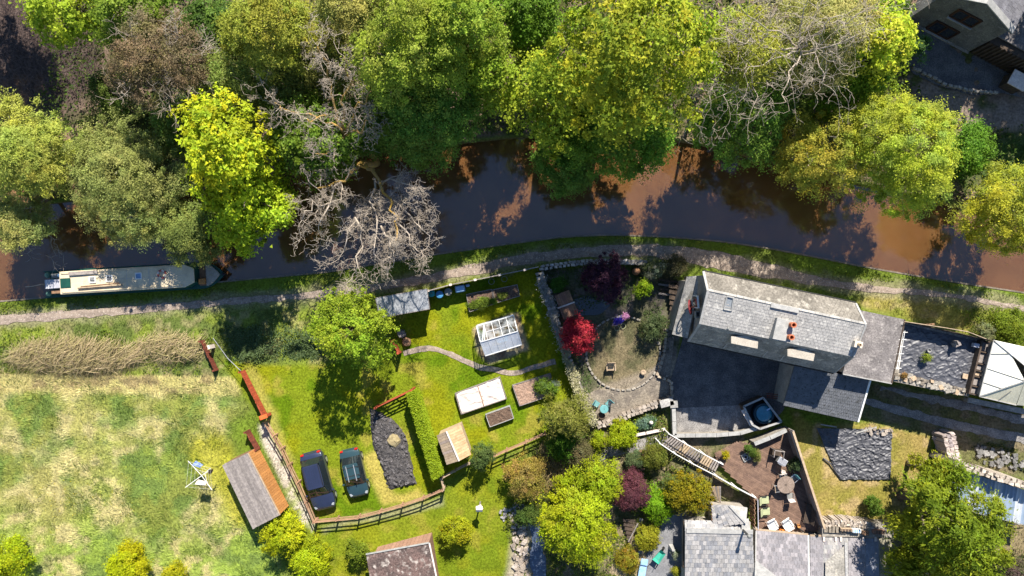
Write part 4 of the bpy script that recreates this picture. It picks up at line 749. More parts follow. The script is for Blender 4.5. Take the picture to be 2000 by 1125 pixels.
T('bush', 'yellow green round plant on the black roof sheet', 1809, 698, 3.75, 9, .32, [(.25, .29, .03), (.2, .25, .03)], cat='bush', seed=98, leaf=(.1, .06), cr=.12, trunk=False)
T('bush', 'yellow green bank shrubs beside the white canopy', 1975, 640, 1.0, 40, .8, [(.22, .26, .02), (.16, .22, .02)], cat='bush', seed=99, leaf=(.16, .1), cr=.25, trunk=False)
T('bush', 'pale grey bush beside the black roof sheet', 1925, 648, .9, 16, .7, [(.24, .25, .15), (.2, .24, .08)], cat='bush', seed=100, leaf=(.12, .07), cr=.2, trunk=False)
T('bush', 'purple brown shrub in the bottom right corner', 1985, 1120, .8, 26, .7, [(.16, .1, .1), (.1, .12, .04)], cat='bush', seed=101, leaf=(.12, .07), cr=.2, trunk=False)
T('bush', 'leafy green plants of the half bark raised bed', 1066, 757, .7, 21, .35, [(.2, .28, .02), (.13, .21, .025), (.1, .15, .04)], cat='bush', seed=102, leaf=(.13, .08), cr=.18, trunk=False, rx=1.15)
T('bush', 'dark green bush where the brook leaves the lawn', 1030, 1005, .9, 26, .8, [(.07, .12, .025), (.11, .16, .03)], cat='bush', seed=103, leaf=(.13, .08), cr=.2, trunk=False)
# ------------------------------------------------------------------ buildings
def P3(px, py, z): return V(*W(px, py, z))
def slab(mb, A, B, C, D, th):
    n = (Vector(B) - Vector(A)).cross(Vector(D) - Vector(A)).normalized()
    if n.z < 0: n = -n
    return mb.hexa([Vector(p) - n * th for p in (A, B, C, D)], [Vector(p) for p in (A, B, C, D)])
def tiles(parent, A, B, C, D, nu, nv, mats, seed=0, parts=True, name='slate', th=.018, lift=.03, skip=None, gap=.006):
    """slates in broken courses on the roof plane A top-left, B top-right, C bottom-right, D bottom-left (top = ridge side)"""
    A, B, C, D = map(Vector, (A, B, C, D)); rng = random.Random(seed); nrm = (B - A).cross(D - A).normalized()
    if nrm.z < 0: nrm = -nrm
    ex = ((B - A) + (C - D)).normalized(); ey = nrm.cross(ex); w = ((B - A).length + (C - D).length) / 2 / nu; h = ((D - A).length + (C - B).length) / 2 / nv
    dn = ((D - A) + (C - B)).normalized(); sgn = 1 if ey.dot(dn) < 0 else -1; ey = ey * sgn; tilt = lift / h
    def box(cx=0, hw=None):
        hw = hw or w / 2 - gap; mb = []
        for z0 in (0, th):
            for sx, sy in ((-1, -1), (1, -1), (1, 1), (-1, 1)):
                y = sy * h * .56; mb.append(ex * (sx * hw) + ey * y + nrm * (z0 + (lift * (1 - sy) / 2)))
        return mb
    fs = [(3, 2, 1, 0), (4, 5, 6, 7), (0, 1, 5, 4), (1, 2, 6, 5), (2, 3, 7, 6), (3, 0, 4, 7)]; protos = {}; out = MB(); org = ORG.get(parent.name, Vector())
    for j in range(nv):
        v = (j + .5) / nv; off = .5 if j % 2 else 0
        for i in range(nu + (1 if off else 0)):
            u = (i + .5 - off) / nu; half = u < .01 or u > .99; uu = min(max(u, .25 / nu), 1 - .25 / nu)
            p = (A * (1 - uu) + B * uu) * (1 - v) + (D * (1 - uu) + C * uu) * v + nrm * (.004 + rng.uniform(0, .008))
            if skip and skip(uu, v): continue
            vs = box(hw=(w / 4 - gap) if half else None)
            if not parts: out.add([p + q for q in vs], fs); continue
            k = (half, rng.randrange(len(mats)))
            if k not in protos:
                m = MB(); m.add(vs, fs); o = part(name, m, mats[k[1]], parent, local=True); o.location = p - org; protos[k] = o; ORG[o.name] = org
            else:
                o = protos[k].copy(); scene.collection.objects.link(o); o.location = p - org; o.rotation_euler = (rng.uniform(-.012, .012), rng.uniform(-.012, .012), rng.uniform(-.012, .012))
    if not parts: part(name + 's', out, mats[0], parent, kind='stuff')
def house_long():
    r = thing('long_house', 'long grey slate roofed house with terracotta chimney pots beside the towpath', 'house', P3(1500, 640, 0))
    nl, nr = P3(1373.5, 530.5, 6.2), P3(1671, 592.5, 6.2); rl, rr = P3(1382, 568, 7.15), P3(1690.7, 634, 7.15); bl, br = P3(1367, 632, 6.55), P3(1666, 696.5, 6.55); sl, sr = P3(1344, 666.4, 3.6), P3(1629, 727.7, 3.6)
    ax = (nr - nl).normalized(); L = [nl, rl, bl, sl]; Rr = [nr, rr, br, sr]; mb = MB()
    def sec(ps, d):
        q = [p + ax * d + V(0, 0, -.14) for p in ps]; a, e = q[0], q[3]; dirn = (e - a); dirn.z = 0; dirn.normalize(); a2 = a + dirn * .2; e2 = e - dirn * .2
        return [V(a2.x, a2.y, 0), V(a2.x, a2.y, a.z)] + q[1:3] + [V(e2.x, e2.y, e.z), V(e2.x, e2.y, 0)]
    s0, s1 = sec(L, .22), sec(Rr, -.22); mb.hexa(s0, s1); part('wall', mb, M['render'], r)
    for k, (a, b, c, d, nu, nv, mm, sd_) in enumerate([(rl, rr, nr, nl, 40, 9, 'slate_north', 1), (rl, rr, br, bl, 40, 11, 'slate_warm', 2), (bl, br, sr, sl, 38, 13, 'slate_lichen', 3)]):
        m = MB(); slab(m, a + V(0, 0, -.005 * k), b + V(0, 0, -.005 * k), c, d, .1); o = part('roof', m, M[mm], r); tiles(o, a, b, c, d, nu, nv, [M[mm]], sd_, parts=False, th=.01, lift=.012)
    m = MB()
    for p, q in ((nl, rl), (rl, bl), (bl, sl)): m.bar(p + V(0, 0, .05), q + V(0, 0, .05), .16, .1)
    part('bargeboard', m, M['lead'], r)
    m = MB()
    for p, q in ((nr, rr), (rr, br), (br, sr)): m.bar(p + V(0, 0, .05), q + V(0, 0, .05), .12, .08)
    part('bargeboard', m, M['lead'], r)
    m = MB(); dx = V(-ax.y, ax.x, 0)
    m.tube([nl + dx * .07 + V(0, 0, -.06), nr + dx * .07 + V(0, 0, -.06)], .06, 6); part('gutter', m, M['black'], r)
    m = MB(); m.tube([sl - dx * .07 + V(0, 0, -.06), sr - dx * .07 + V(0, 0, -.06)], .06, 6); part('gutter', m, M['black'], r)
    # ridge tiles
    n = 22; proto = None; m = MB(); a, b = rl, rl.lerp(rr, 1 / n); hw = dx * .16
    vs = [rl * 0 + hw * -1 + V(0, 0, -.1), V(0, 0, .05), hw + V(0, 0, -.1)]; d = (rr - rl) / n * .97
    m.add(vs + [v + d for v in vs], [(0, 1, 4, 3), (1, 2, 5, 4), (0, 2, 1), (3, 4, 5)]); proto = part('ridge_tile', m, M['slate_warm'], r, local=True); proto.location = rl + V(0, 0, .02) - ORG[r.name]
    for i in range(1, n): inst(proto, r, rl.lerp(rr, i / n) + V(0, 0, .02) - ORG[r.name])
    m = MB(); q0, q1 = rl.lerp(rr, .40), rl.lerp(rr, .575); m.bar(q0 + V(0, 0, .05) - dx * .05, q1 + V(0, 0, .05) - dx * .05, .30, .07); part('ridge_flashing', m, M['lead'], r)
    # flat topped stack with two pots
    z = 7.3; st = [(1518.4, 620), (1554, 629), (1545, 669), (1509, 662)]; m = MB(); pts = [W(x, y, z) for x, y in st]; m.hexa([(p[0], p[1], 6.1) for p in pts], pts); o = part('chimney_stack', m, M['lead'], r, bevel=.02)
    for x, y, t in ((1545, 634, 0), (1541, 658, 1)):
        m = MB(); c = W(x, y, z); m.lathe((c[0], c[1], z), [(.17, 0), (.15, .35), (.2, .37), (.2, .5), (.13, .5), (.12, .1)], 14); part('chimney_pot', m, M['terracotta'], o, smooth=False)
    m = MB(); c = W(1676, 673, 7.1); m.box((c[0], c[1], 6.6), (.55, .45, 1.2), -.2); o = part('chimney_stack', m, mat('cream_render', (.62, .53, .43), (.5, .42, .34), 3, .9), r, bevel=.02, label='small cream stack at the east gable')
    m = MB(); m.lathe((c[0], c[1], 7.2), [(.13, 0), (.11, .22), (.08, .22), (.08, .05)], 12); part('chimney_pot', m, M['tan_wood'], o)
    c = W(1420, 641, 6.4); m = MB(); m.lathe((c[0], c[1], 6.1), [(.05, 0), (.05, .55), (.09, .55), (.09, .62), (.02, .66)], 8); part('vent_pipe', m, M['greyplastic'], r)
    # skylight
    nrm = (rr - rl).cross(bl - rl).normalized(); nrm = nrm if nrm.z > 0 else -nrm
    sk = [P3(1419, 578, 7.1), P3(1432, 581, 7.1), P3(1428, 606, 6.85), P3(1413, 603, 6.85)]; m = MB()
    for i in range(4): m.bar(sk[i] + nrm * .08, sk[(i + 1) % 4] + nrm * .08, .09, .12)
    o = part('skylight', m, M['lead'], r); m = MB(); m.hexa([p + nrm * .02 for p in sk], [p + nrm * .07 for p in sk]); part('pane', m, M['lamp'], o)
    # two dormers with cream roofs
    cream = mat('cream_felt', (.40, .355, .30), (.35, .31, .26), 2, .85, .2)
    for dp in ([(1428, 657), (1457, 655.5), (1481, 665), (1480, 681.5), (1428, 671)], [(1538, 682), (1569, 679.5), (1592, 691), (1589, 705.7), (1538, 696)]):
        z = 6.25; m = MB(); pts = [W2(x, y, z) for x, y in dp]; m.prism(pts, z - .14, z); o = part('dormer', m, cream, r, bevel=.02)
        cx = sum(p[0] for p in pts) / 5; cy = sum(p[1] for p in pts) / 5; m = MB(); m.prism([(cx + (p[0] - cx) * .88, cy + (p[1] - cy) * .88) for p in pts], 4.0, z - .142); part('dormer_wall', m, M['render'], o)
        a, b = pts[4], pts[3]; m = MB(); m.bar((a[0] + (b[0] - a[0]) * .2, a[1] + (b[1] - a[1]) * .2 + .03, 5.5), (a[0] + (b[0] - a[0]) * .8, a[1] + (b[1] - a[1]) * .8 + .03, 5.5), .05, .6); part('window', m, M['pane'], o)
    # lead valleys on the steep slope beside the dormers
    m = MB()
    for x0, y0, x1, y1 in ((1428, 662, 1413, 680), (1537, 687, 1524, 704), (1505, 680, 1490, 696)): m.bar(P3(x0, y0, 5.1), P3(x1, y1, 3.95), .07, .05)
    part('lead_strip', m, M['lead'], r)
    # gable windows, bracket
    g0 = nl.lerp(sl, .5); m = MB(); m.box((g0.x - .02, g0.y + .4, 5.1), (.12, .9, 1.2), .08); o = part('window', m, M['white'], r); m = MB(); m.box((g0.x - .06, g0.y + .4, 5.1), (.1, .75, 1.05), .08); part('pane', m, M['pane'], o)
    m = MB(); c = P3(1361, 614, 4.9); m.box((c.x, c.y, 4.9), (.32, .5, .5), .08); o = part('extractor_box', m, M['greyplastic'], r, bevel=.03); m = MB(); m.box((c.x, c.y, 5.16), (.2, .3, .03), .08); part('vent_cap', m, M['black'], o)
    return r
house_long()
def wheel_sign():
    r = thing('pulley_wheel', 'dark red spoked pulley wheel on a bracket at the gable of the long house', 'wheel', P3(1348, 600, 4.2)); c = P3(1348, 600, 4.6); m = MB(); ax = V(.9, .1, .42).normalized(); u = V(0, 1, 0); u = (u - ax * u.dot(ax)).normalized(); w = ax.cross(u); pts = [c + (u * math.cos(t) + w * math.sin(t)) * .5 for t in [2 * math.pi * k / 20 for k in range(21)]]
    m.tube(pts, .05, 6, cap=False); part('rim', m, M['redlamp'] if 0 else mat('dull_red_iron', (.20, .025, .03), (.15, .02, .025), 6, .6), r)
    for k in range(3): m = MB(); t = math.pi * k / 3; d = u * math.cos(t) + w * math.sin(t); m.bar(c - d * .5, c + d * .5, .05, .05); part('spoke', m, bpy.data.materials['dull_red_iron'], r)
    m = MB(); m.bar(c, P3(1368, 598, 4.9), .1, .12); part('bracket', m, M['terracotta'], r)
wheel_sign()
def leanto():
    r = thing('lean_to', 'narrow grey lean-to roof under the west gable of the long house', 'lean-to', P3(1342, 600, 0)); a, b, c, d = P3(1369, 538, 4.0), P3(1343, 661, 4.0), P3(1313, 653, 2.9), P3(1342, 541, 2.9)
    m = MB(); slab(m, a, b, c, d, .12); o = part('roof', m, M['slate_lichen'], r); tiles(o, a, b, c, d, 18, 5, [M['slate_warm']], 5, parts=False, th=.012, lift=.015)
    m = MB(); ins = lambda p, q: p.lerp(q, .06); pts = [ins(a, c), ins(b, d), ins(c, a), ins(d, b)]; m.hexa([V(p.x, p.y, 0) for p in pts], [p + V(0, 0, -.14) for p in pts]); part('wall', m, M['render'], r)
    m = MB(); m.bar(d + V(0, 0, -.04), c + V(0, 0, -.04), .1, .1); part('gutter', m, M['black'], r)
leanto()
def annex(name, label, quad_px, zs, mroof, cat, parapet=None, tl=None, wall='render'):
    pts = [P3(x, y, z) for (x, y), z in zip(quad_px, zs)]; cx = sum(pts, V(0, 0, 0)) / 4; r = thing(name, label, cat, V(cx.x, cx.y, 0)); m = MB(); slab(m, *pts, .14); o = part('roof', m, mroof, r)
    if tl: tiles(o, *pts, tl[0], tl[1], tl[2], 8, parts=tl[3], th=.014, lift=.018)
    ins = [p.lerp(cx, .05) for p in pts]; m = MB(); m.hexa([V(p.x, p.y, 0) for p in ins], [V(p.x, p.y, min(p.z, q.z) - .16) for p, q in zip(ins, pts)]); part('wall', m, M[wall], r); return r, pts
r, pts = annex('flat_annex', 'flat roofed annex with mottled grey felt at the east end of the long house', [(1676, 605), (1767, 624), (1741, 749), (1646, 730.5)], [4.1, 4.1, 4.0, 4.0], M['flat_roof'], 'annex')
m = MB(); m.bar(pts[1] + V(0, 0, .03), pts[2] + V(0, 0, .03), .08, .08); part('edge_trim', m, M['dark_wood'], r)
m = MB(); m.bar(pts[3] + V(0, 0, .03), pts[2] + V(0, 0, .03), .08, .08); part('edge_trim', m, M['lead'], r)
r, pts = annex('slate_annex', 'low annex with blue black slates in the shade of the long house', [(1552, 714), (1699, 742), (1675, 823.5), (1530, 791)], [3.2, 3.2, 2.5, 2.5], M['slate_dark'], 'annex', tl=(34, 14, [M['slate_dark']], False))
m = MB(); m.bar(pts[1] + V(0, 0, .06), pts[2] + V(0, 0, .06), .12, .12); part('bargeboard', m, M['white'], r)
m = MB(); m.bar(pts[3] + V(0, 0, -.05), pts[2] + V(0, 0, -.05), .1, .1); part('gutter', m, M['black'], r)
m = MB(); m.bar(P3(1678, 728, 3.3), P3(1669, 744, 3.1), .05, .05); part('lead_strip', m, M['lead'], r)

# ------------------------------------------------------------------ roof garden, boarded frames, white canopy
def crumple(A, B, C, D, nu, nv, amp, seed, f=1.0, edge=True):
    ns = Noise(seed)
    def h(u, v, p):
        a = 1 - abs(2 * float(ns(p.x + p.y * .3, p.y, f, 2)) - 1); b = 1 - abs(2 * float(ns(p.x * .7 - p.y, p.y + 9, f * 1.7, 2)) - 1); e = min(u, 1 - u, v, 1 - v); s = min(1, e * 12) if edge else 1
        return amp * (max(0, a - .62) * 2.2 + max(0, b - .68) * 1.6) * (.4 + .6 * s) + .01
    mb = MB(); mb.grid(A, B, C, D, nu, nv, h); return mb
def roof_garden():
    zt = 3.3; poly = [(1762, 628), (1926, 664), (1891, 775), (1745, 745)]; r = thing('roof_garden', 'walled roof terrace covered by wrinkled black plastic sheet', 'roof terrace', P3(1830, 705, 0))
    m = MB(); m.prism([W2(x, y, zt) for x, y in poly], 0, zt); part('wall', m, M['stone'], r)
    mb = crumple(P3(1768, 634, zt), P3(1916, 668, zt), P3(1888, 760, zt), P3(1756, 728, zt), 150, 100, .075, 21, 2.2); part('plastic_sheet', mb, M['tarp'], r, smooth=True)
    m = MB(); rng = random.Random(5)
    for i in range(26):
        a = W(1766 + i * 6.1 + rng.uniform(-1, 1), 629 + i * 1.35 + rng.uniform(-.8, .8), zt); b = W(1772 + i * 6.1, 630.5 + i * 1.35, zt); hh = 1.05 + rng.uniform(-.05, .05); m.box(((a[0] + b[0]) / 2, (a[1] + b[1]) / 2, zt + hh / 2), (.27, .03, hh), -.22)
    part('screen_board', m, M['dark_wood'], r, label='dark screen along the canal side', kind='stuff')
    m = MB(); m.tube([P3(1766, 628, zt + 1.08), P3(1850, 641, zt + 1.12), P3(1890, 648, zt + 1.02), P3(1926, 662, zt + 1.1)], .035, 6); part('top_rail', m, M['tan_wood'], r)
    # stone coping along the lane, each stone a part
    rng = random.Random(4); protos = []
    for v in range(4):
        m = MB(); m.box((0, 0, .05), (.34, .3, .16)); m.v = [(x + rng.uniform(-.06, .06), y + rng.uniform(-.06, .06), z + rng.uniform(-.03, .03)) for x, y, z in m.v]; protos.append(m)
    srcs = []
    for row in range(2):
        for i in range(17):
            c = W(1752 + i * 8.3 + rng.uniform(-2, 2) - row * 1.5, 739 + i * 1.9 - row * 9 + rng.uniform(-2, 2), zt) 
            if rng.random() < .1: continue
            if len(srcs) < 4: o = part('stone', protos[len(srcs)], [M['stone'], M['tan_wood'], M['paving'], M['stone']][len(srcs)], r, local=True); srcs.append(o)
            else: o = rng.choice(srcs).copy(); scene.collection.objects.link(o)
            o.location = V(*c) - ORG[r.name]; o.rotation_euler = (0, 0, rng.uniform(-.5, .5)); o.scale = [rng.uniform(.7, 1.25) for _ in range(3)]
    return r
roof_garden()
def barrier():
    zt = 3.32; r = thing('barrier', 'white ladder like scaffold rail along the edge of the roof terrace', 'railing', P3(1756, 685, zt)); a, b = P3(1764, 646, zt + .7), P3(1751, 722, zt + .7)
    for d in (0, .12): m = MB(); m.bar(a + V(d, 0, 0), b + V(d, 0, 0), .035, .05); part('rail', m, M['white'], r)
    for k in range(6): m = MB(); p = a.lerp(b, .04 + k * .184); m.bar(p + V(-.22, 0, .03), p + V(.32, 0, .03), .04, .04); part('rung', m, M['white'], r); m = MB(); m.bar(V(p.x, p.y, zt), p, .05, .05); part('post', m, M['white'], r)
barrier()
def small_things_roof():
    z = 3.42
    m = MB(); c = P3(1864, 671, z); m.box((c.x, c.y, z + .2), (.45, .35, .4), .4); solo('garden_chair', m.box((c.x - .2, c.y + .1, z + .5), (.08, .35, .6), .4), M['grey_wood'], 'grey wooden chair in the shade at the screen of the roof terrace', 'chair')
    c = P3(1902, 674, z); m = MB(); m.box((c.x, c.y, z + .18), (.42, .32, .36), -.2); solo('storage_box', m, M['boat_grey'], 'pale blue grey box in the corner of the roof terrace', 'box', bevel=.03)
    c = P3(1884, 735, z); m = MB(); m.box((c.x, c.y, z + .05), (.38, .38, .1), -.2); solo('paving_slab', m, M['terracotta'] if 0 else M['tan_wood'], 'pinkish loose slab at the right edge of the black sheet', 'slab', bevel=.02)
    c = P3(1812, 684, z); m = MB(); m.lathe((c.x, c.y, z), [(.1, 0), (.15, .22), (.12, .22), (.1, .1)], 12); solo('plant_pot', m, M['lead'], 'pale pot behind the round plant on the black sheet', 'pot')
    c = P3(1766, 734, 3.4); rng = np.random.default_rng(3); 
    tree('bush', 'rusty brown tuft on the stone coping of the roof terrace', 1766, 733, 3.5, 6, .2, [(.34, .2, .06), (.28, .18, .06)], cat='bush', seed=110, leaf=(.1, .04), cr=.12, trunk=False)
small_things_roof()
def frames():
    r = thing('boarded_walkway', 'row of tan boarded panels between dark beams beside the white canopy', 'walkway', P3(1915, 715, 0)); z = 3.5; a0, a1 = P3(1916, 664, z), P3(1936, 668, z); b0, b1 = P3(1890, 768, z), P3(1912, 773, z)
    m = MB(); m.hexa([V(p.x, p.y, 0) for p in (a0, a1, b1, b0)], [V(p.x, p.y, z - .12) for p in (a0, a1, b1, b0)]); part('wall', m, M['dark_wood'], r)
    ts = [.02, .2, .22, .42, .44, .55, .57, .66, .68, .84, .86, .99]
    for k in range(6):
        t0, t1 = ts[2 * k] + .012, ts[2 * k + 1] - .012; m = MB(); m.hexa([p + V(0, 0, -.08) for p in (a0.lerp(b0, t0).lerp(a1.lerp(b1, t0), .14), a0.lerp(b0, t0).lerp(a1.lerp(b1, t0), .9), a0.lerp(b0, t1).lerp(a1.lerp(b1, t1), .9), a0.lerp(b0, t1).lerp(a1.lerp(b1, t1), .14))], [p + V(0, 0, -.03) for p in (a0.lerp(b0, t0).lerp(a1.lerp(b1, t0), .14), a0.lerp(b0, t0).lerp(a1.lerp(b1, t0), .9), a0.lerp(b0, t1).lerp(a1.lerp(b1, t1), .9), a0.lerp(b0, t1).lerp(a1.lerp(b1, t1), .14))]); part('panel', m, M['tan_wood'] if k == 3 else M['grey_wood'], r)
    for t in [.005, .21, .43, .56, .67, .85, .995]: m = MB(); m.bar(a0.lerp(b0, t) + V(0, 0, .04), a1.lerp(b1, t) + V(0, 0, .04), .09, .16); part('beam', m, M['dark_wood'], r)
    m = MB(); m.bar(a0 + V(-.1, 0, .1), b0 + V(-.1, 0, .1), .12, .5); part('side_beam', m, M['dark_wood'], r); m = MB(); m.bar(a1 + V(.02, 0, .06), b1 + V(.02, 0, .06), .1, .2); part('side_beam', m, M['brown_wood'], r)
frames()
def canopy():
    r = thing('white_canopy', 'white hipped polycarbonate roof cut by the right edge of the picture', 'canopy', P3(1965, 730, 0)); z0, z1 = 4.0, 5.0
    A, B = P3(1940, 664, z0), P3(1912, 774, z0); R1, R2 = P3(2001, 714, z1), P3(2002, 744, z1); C = P3(1984, 791, z0); D = P3(2040, 686, z0); E = P3(2080, 760, z1 - .2); F = P3(2080, 800, z0)
    def sheetp(name, mt, *pts, n=0): m = MB(); m.add([p + V(0, 0, -.03) for p in pts] + list(pts), [tuple(range(len(pts) - 1, -1, -1)), tuple(range(len(pts), 2 * len(pts)))] + [(i, (i + 1) % len(pts), len(pts) + (i + 1) % len(pts), len(pts) + i) for i in range(len(pts))]); return part(name, m, mt, r)
    # left slope in four sheets separated by glazing bars
    for k in range(4):
        t0, t1 = k / 4 + .008, (k + 1) / 4 - .008; f = lambda t: R1.lerp(R2, min(max((t - .35) / .4, 0), 1)); a, b = A.lerp(B, t0), A.lerp(B, t1); 
        q0 = A.lerp(R1, min(1, t0 * 2.2)) if t0 < .45 else B.lerp(R2, min(1, (1 - t0) * 2.0)); q1 = A.lerp(R1, min(1, t1 * 2.2)) if t1 < .45 else B.lerp(R2, min(1, (1 - t1) * 2.0))
        pts = [a, b, q1, q0] if k not in (0, 3) else ([a, b, q1, q0])
        sheetp('roof_sheet', M['poly'], *pts)
    sheetp('roof_sheet', M['poly'], A + V(0, 0, .0), R1, R1.lerp(D, 1) + V(0, 0, 0)); sheetp('roof_sheet', M['poly'], R1, E + V(0, 0, .2), D)
    sheetp('roof_sheet', M['poly_dirty'], B, C, R2.lerp(C, .02)); sheetp('roof_sheet', M['poly_dirty'], R2 + V(0.02, 0, 0), C + V(.05, 0, 0), F, E)
    sheetp('roof_sheet', M['poly'], R1 + V(.02, 0, 0), R2 + V(.02, 0, 0), E, E + V(0, 1.2, 0))
    for p, q in ((A, R1), (B, R2), (R1, R2), (A, B), (B, C)): m = MB(); m.bar(p + V(0, 0, .04), q + V(0, 0, .04), .07, .06); part('glazing_bar', m, M['lead'], r)
    for t in (.25, .5, .75):
        a = A.lerp(B, t); q = (A.lerp(R1, t * 2.2) if t < .45 else B.lerp(R2, min(1, (1 - t) * 2.0))); m = MB(); m.bar(a + V(0, 0, .03), q + V(0, 0, .03), .04, .04); part('glazing_bar', m, M['greyplastic'], r)
    m = MB(); m.bar(B.lerp(C, .5) + V(0, 0, .03), B.lerp(C, .5).lerp(R2, .5) + V(0, 0, .03), .05, .05); part('glazing_bar', m, M['greyplastic'], r)
    m = MB(); m.hexa([V(p.x, p.y, 0) for p in (A, B, C, F, D)], [V(p.x, p.y, z0 - .1) for p in (A.lerp(C, .03), B.lerp(D, .03), C, F, D)]); part('wall', m, M['stone'], r)
canopy()
def lane_wall():
    r = thing('retaining_wall', 'grey stone wall at the edge of the lane below the white canopy', 'wall', P3(1960, 790, 0)); m = MB(); m.bar(P3(1890, 782, 1.1), P3(2080, 822, 1.1), .3, 1.0); part('wall_core', m, M['stone'], r); m = MB(); m.bar(P3(1890, 781, 1.66), P3(2080, 820, 1.66), .4, .12); part('coping', m, M['slate_warm'], r)
lane_wall()

# ------------------------------------------------------------------ cottages along the bottom edge
SL = [mat('slate_tone', c, tuple(x * .82 for x in c), 2.5, .72, .3, jit=.14) for c in ((.27, .265, .27), (.32, .305, .295), (.23, .23, .245), (.36, .34, .33))]
SLP = [mat('slate_tone_purple', c, tuple(x * .82 for x in c), 2.5, .75, .3, jit=.16) for c in ((.235, .22, .235), (.28, .26, .275), (.20, .19, .205))]
DROP = 2.35                                # the cottages stand lower, their eaves are near the patio level
def Pc(px, py, z): return P3(px, py, z - DROP)
def cottage_a():
    r = thing('cottage', 'left slate cottage with a tall thin flue pipe at the bottom edge', 'cottage', P3(1405, 1080, 0)); z1, z0 = 4.6, 4.1
    a, b = Pc(1338, 1037, z1), Pc(1470, 1040, z1); d, c = Pc(1337, 1112, z0), Pc(1474, 1150, z0 - .15); c2 = Pc(1474, 1150, z0 - .15)
    d = Pc(1337.5, 1150, z0 - .15)
    m = MB(); slab(m, a, b, c, d, .12); o = part('roof', m, M['slate'], r); tiles(o, a, b, c, d, 19, 13, SL, 11, lift=.02, th=.015)
    m = MB(); slab(m, Pc(1337, 1017, z1 - .5), Pc(1450, 1019, z1 - .5), b, a, .1); o2 = part('roof', m, M['slate'], r, label='short north slope'); tiles(o2, a, b, Pc(1450, 1019, z1 - .5), Pc(1337, 1017, z1 - .5), 16, 3, SL, 12, lift=.02, th=.015)
    m = MB(); m.bar(a + V(.1, .05, .05), b + V(0, .05, .05), .34, .07); part('ridge_flashing', m, M['lead'], r)
    # back wing running north with its own hip
    wz = 4.2; p0, p1, p2, p3 = Pc(1391, 986, wz), Pc(1424, 987, wz + .25), Pc(1457, 1022, wz + .5), Pc(1392, 1031, wz)
    m = MB(); m.add([p0, p1, p2, p3], [(0, 1, 2, 3)]); m.add([p - V(0, 0, .12) for p in (p0, p1, p2, p3)], [(3, 2, 1, 0)]); o3 = part('roof', m, M['slate_warm'], r, label='wing roof facing west'); tiles(o3, p1, p2, Pc(1392, 1030, wz), p0, 7, 6, SL, 13, lift=.02, th=.015)
    q0, q1, q2 = Pc(1424, 987, wz + .27), Pc(1460, 992, wz), Pc(1457, 1022, wz + .52); m = MB(); m.add([q0, q1, q2], [(0, 1, 2)]); m.add([p - V(0, 0, .12) for p in (q0, q1, q2)], [(2, 1, 0)]); part('roof', m, M['slate_warm'], r, label='wing roof facing east')
    m = MB(); m.bar(q0 + V(0, 0, .04), q2 + V(0, 0, .04), .13, .08); part('hip_flashing', m, M['lead'], r)
    m = MB(); m.quad(Pc(1449, 1017, 4.55), Pc(1462, 1012, 4.5), Pc(1466, 1040, 4.68), Pc(1448, 1040, 4.68)); part('lead_apron', m, M['lead'], r)
    m = MB(); m.hexa([V(*W2(x, y, 1.6), 0) for x, y in ((1341, 1022), (1468, 1022), (1470, 1170), (1341, 1170))], [V(*W2(x, y, 1.6), 3.7 - DROP) for x, y in ((1341, 1022), (1468, 1022), (1470, 1170), (1341, 1170))]); part('wall', m, M['render'], r)
    m = MB(); m.hexa([V(*W2(x, y, 1.6), 0) for x, y in ((1394, 990), (1456, 993), (1456, 1024), (1394, 1024))], [V(*W2(x, y, 1.6), 3.95 - DROP) for x, y in ((1394, 990), (1456, 993), (1456, 1024), (1394, 1024))]); part('wall', m, M['render'], r)
    m = MB(); m.bar(Pc(1336, 1018, 4.05), Pc(1335, 1108, 3.95), .12, .12); part('gutter', m, M['dark_wood'], r); m = MB(); m.bar(Pc(1391, 985, 4.15), Pc(1391, 1017, 4.15), .1, .12); part('gutter', m, M['brown_wood'], r)
    m = MB(); c = Pc(1452, 1036, 4.7); m.lathe((c.x, c.y, 4.5 - DROP), [(.09, 0), (.09, 1.35), (.15, 1.38), (.15, 1.52), (.05, 1.6)], 12); part('flue_pipe', m, M['greyplastic'], r, smooth=True)
    m = MB(); c = Pc(1403, 1004, 4.4); m.lathe((c.x, c.y, 4.2 - DROP), [(.06, 0), (.06, .35), (.09, .36), (.02, .42)], 10); part('vent_pipe', m, M['greyplastic'], r)
    m = MB(); slab(m, Pc(1331, 1107, 3.2), Pc(1380, 1140, 3.2), Pc(1350, 1180, 2.9), Pc(1331, 1180, 2.9), .1); part('porch_roof', m, M['boat_cream'], r)
cottage_a()
def cottage_b():
    r = thing('cottage', 'middle cottage with a broad purple grey slate slope and white verge', 'cottage', P3(1527, 1085, 0)); e, z1 = 3.3, 4.4
    a, b, c, d = Pc(1476, 1035, e), Pc(1578, 1045, e), Pc(1579, 1150, z1), Pc(1474, 1150, z1)
    m = MB(); slab(m, d, c, b, a, .12); o = part('roof', m, M['slate'], r); tiles(o, d, c, b, a, 15, 14, SLP, 14, lift=.02, th=.015)
    m = MB(); m.bar(b + V(0, 0, .05), c + V(0, 0, .05), .1, .1); part('verge_trim', m, M['white'], r); m = MB(); m.bar(a + V(0, .05, 0), b + V(0, .05, 0), .12, .1); part('gutter', m, M['tan_wood'], r)
    m = MB(); m.add([Pc(1476, 1094, 4.25), Pc(1520, 1128, 4.45), Pc(1476, 1128, 4.45)], [(0, 1, 2)]); part('lean_roof', m, M['lead'], r)
    m = MB(); m.hexa([V(p.x, p.y, 0) for p in (a, b, c, d)], [V(p.x, p.y, p.z - .3) for p in (a.lerp(c, .03), b.lerp(d, .03), c, d)]); part('wall', m, M['render'], r)
    m = MB(); m.bar(Pc(1475.5, 1037, 3.5), Pc(1474, 1140, 4.5), .1, .3); part('parapet', m, M['lead'], r)
cottage_b()
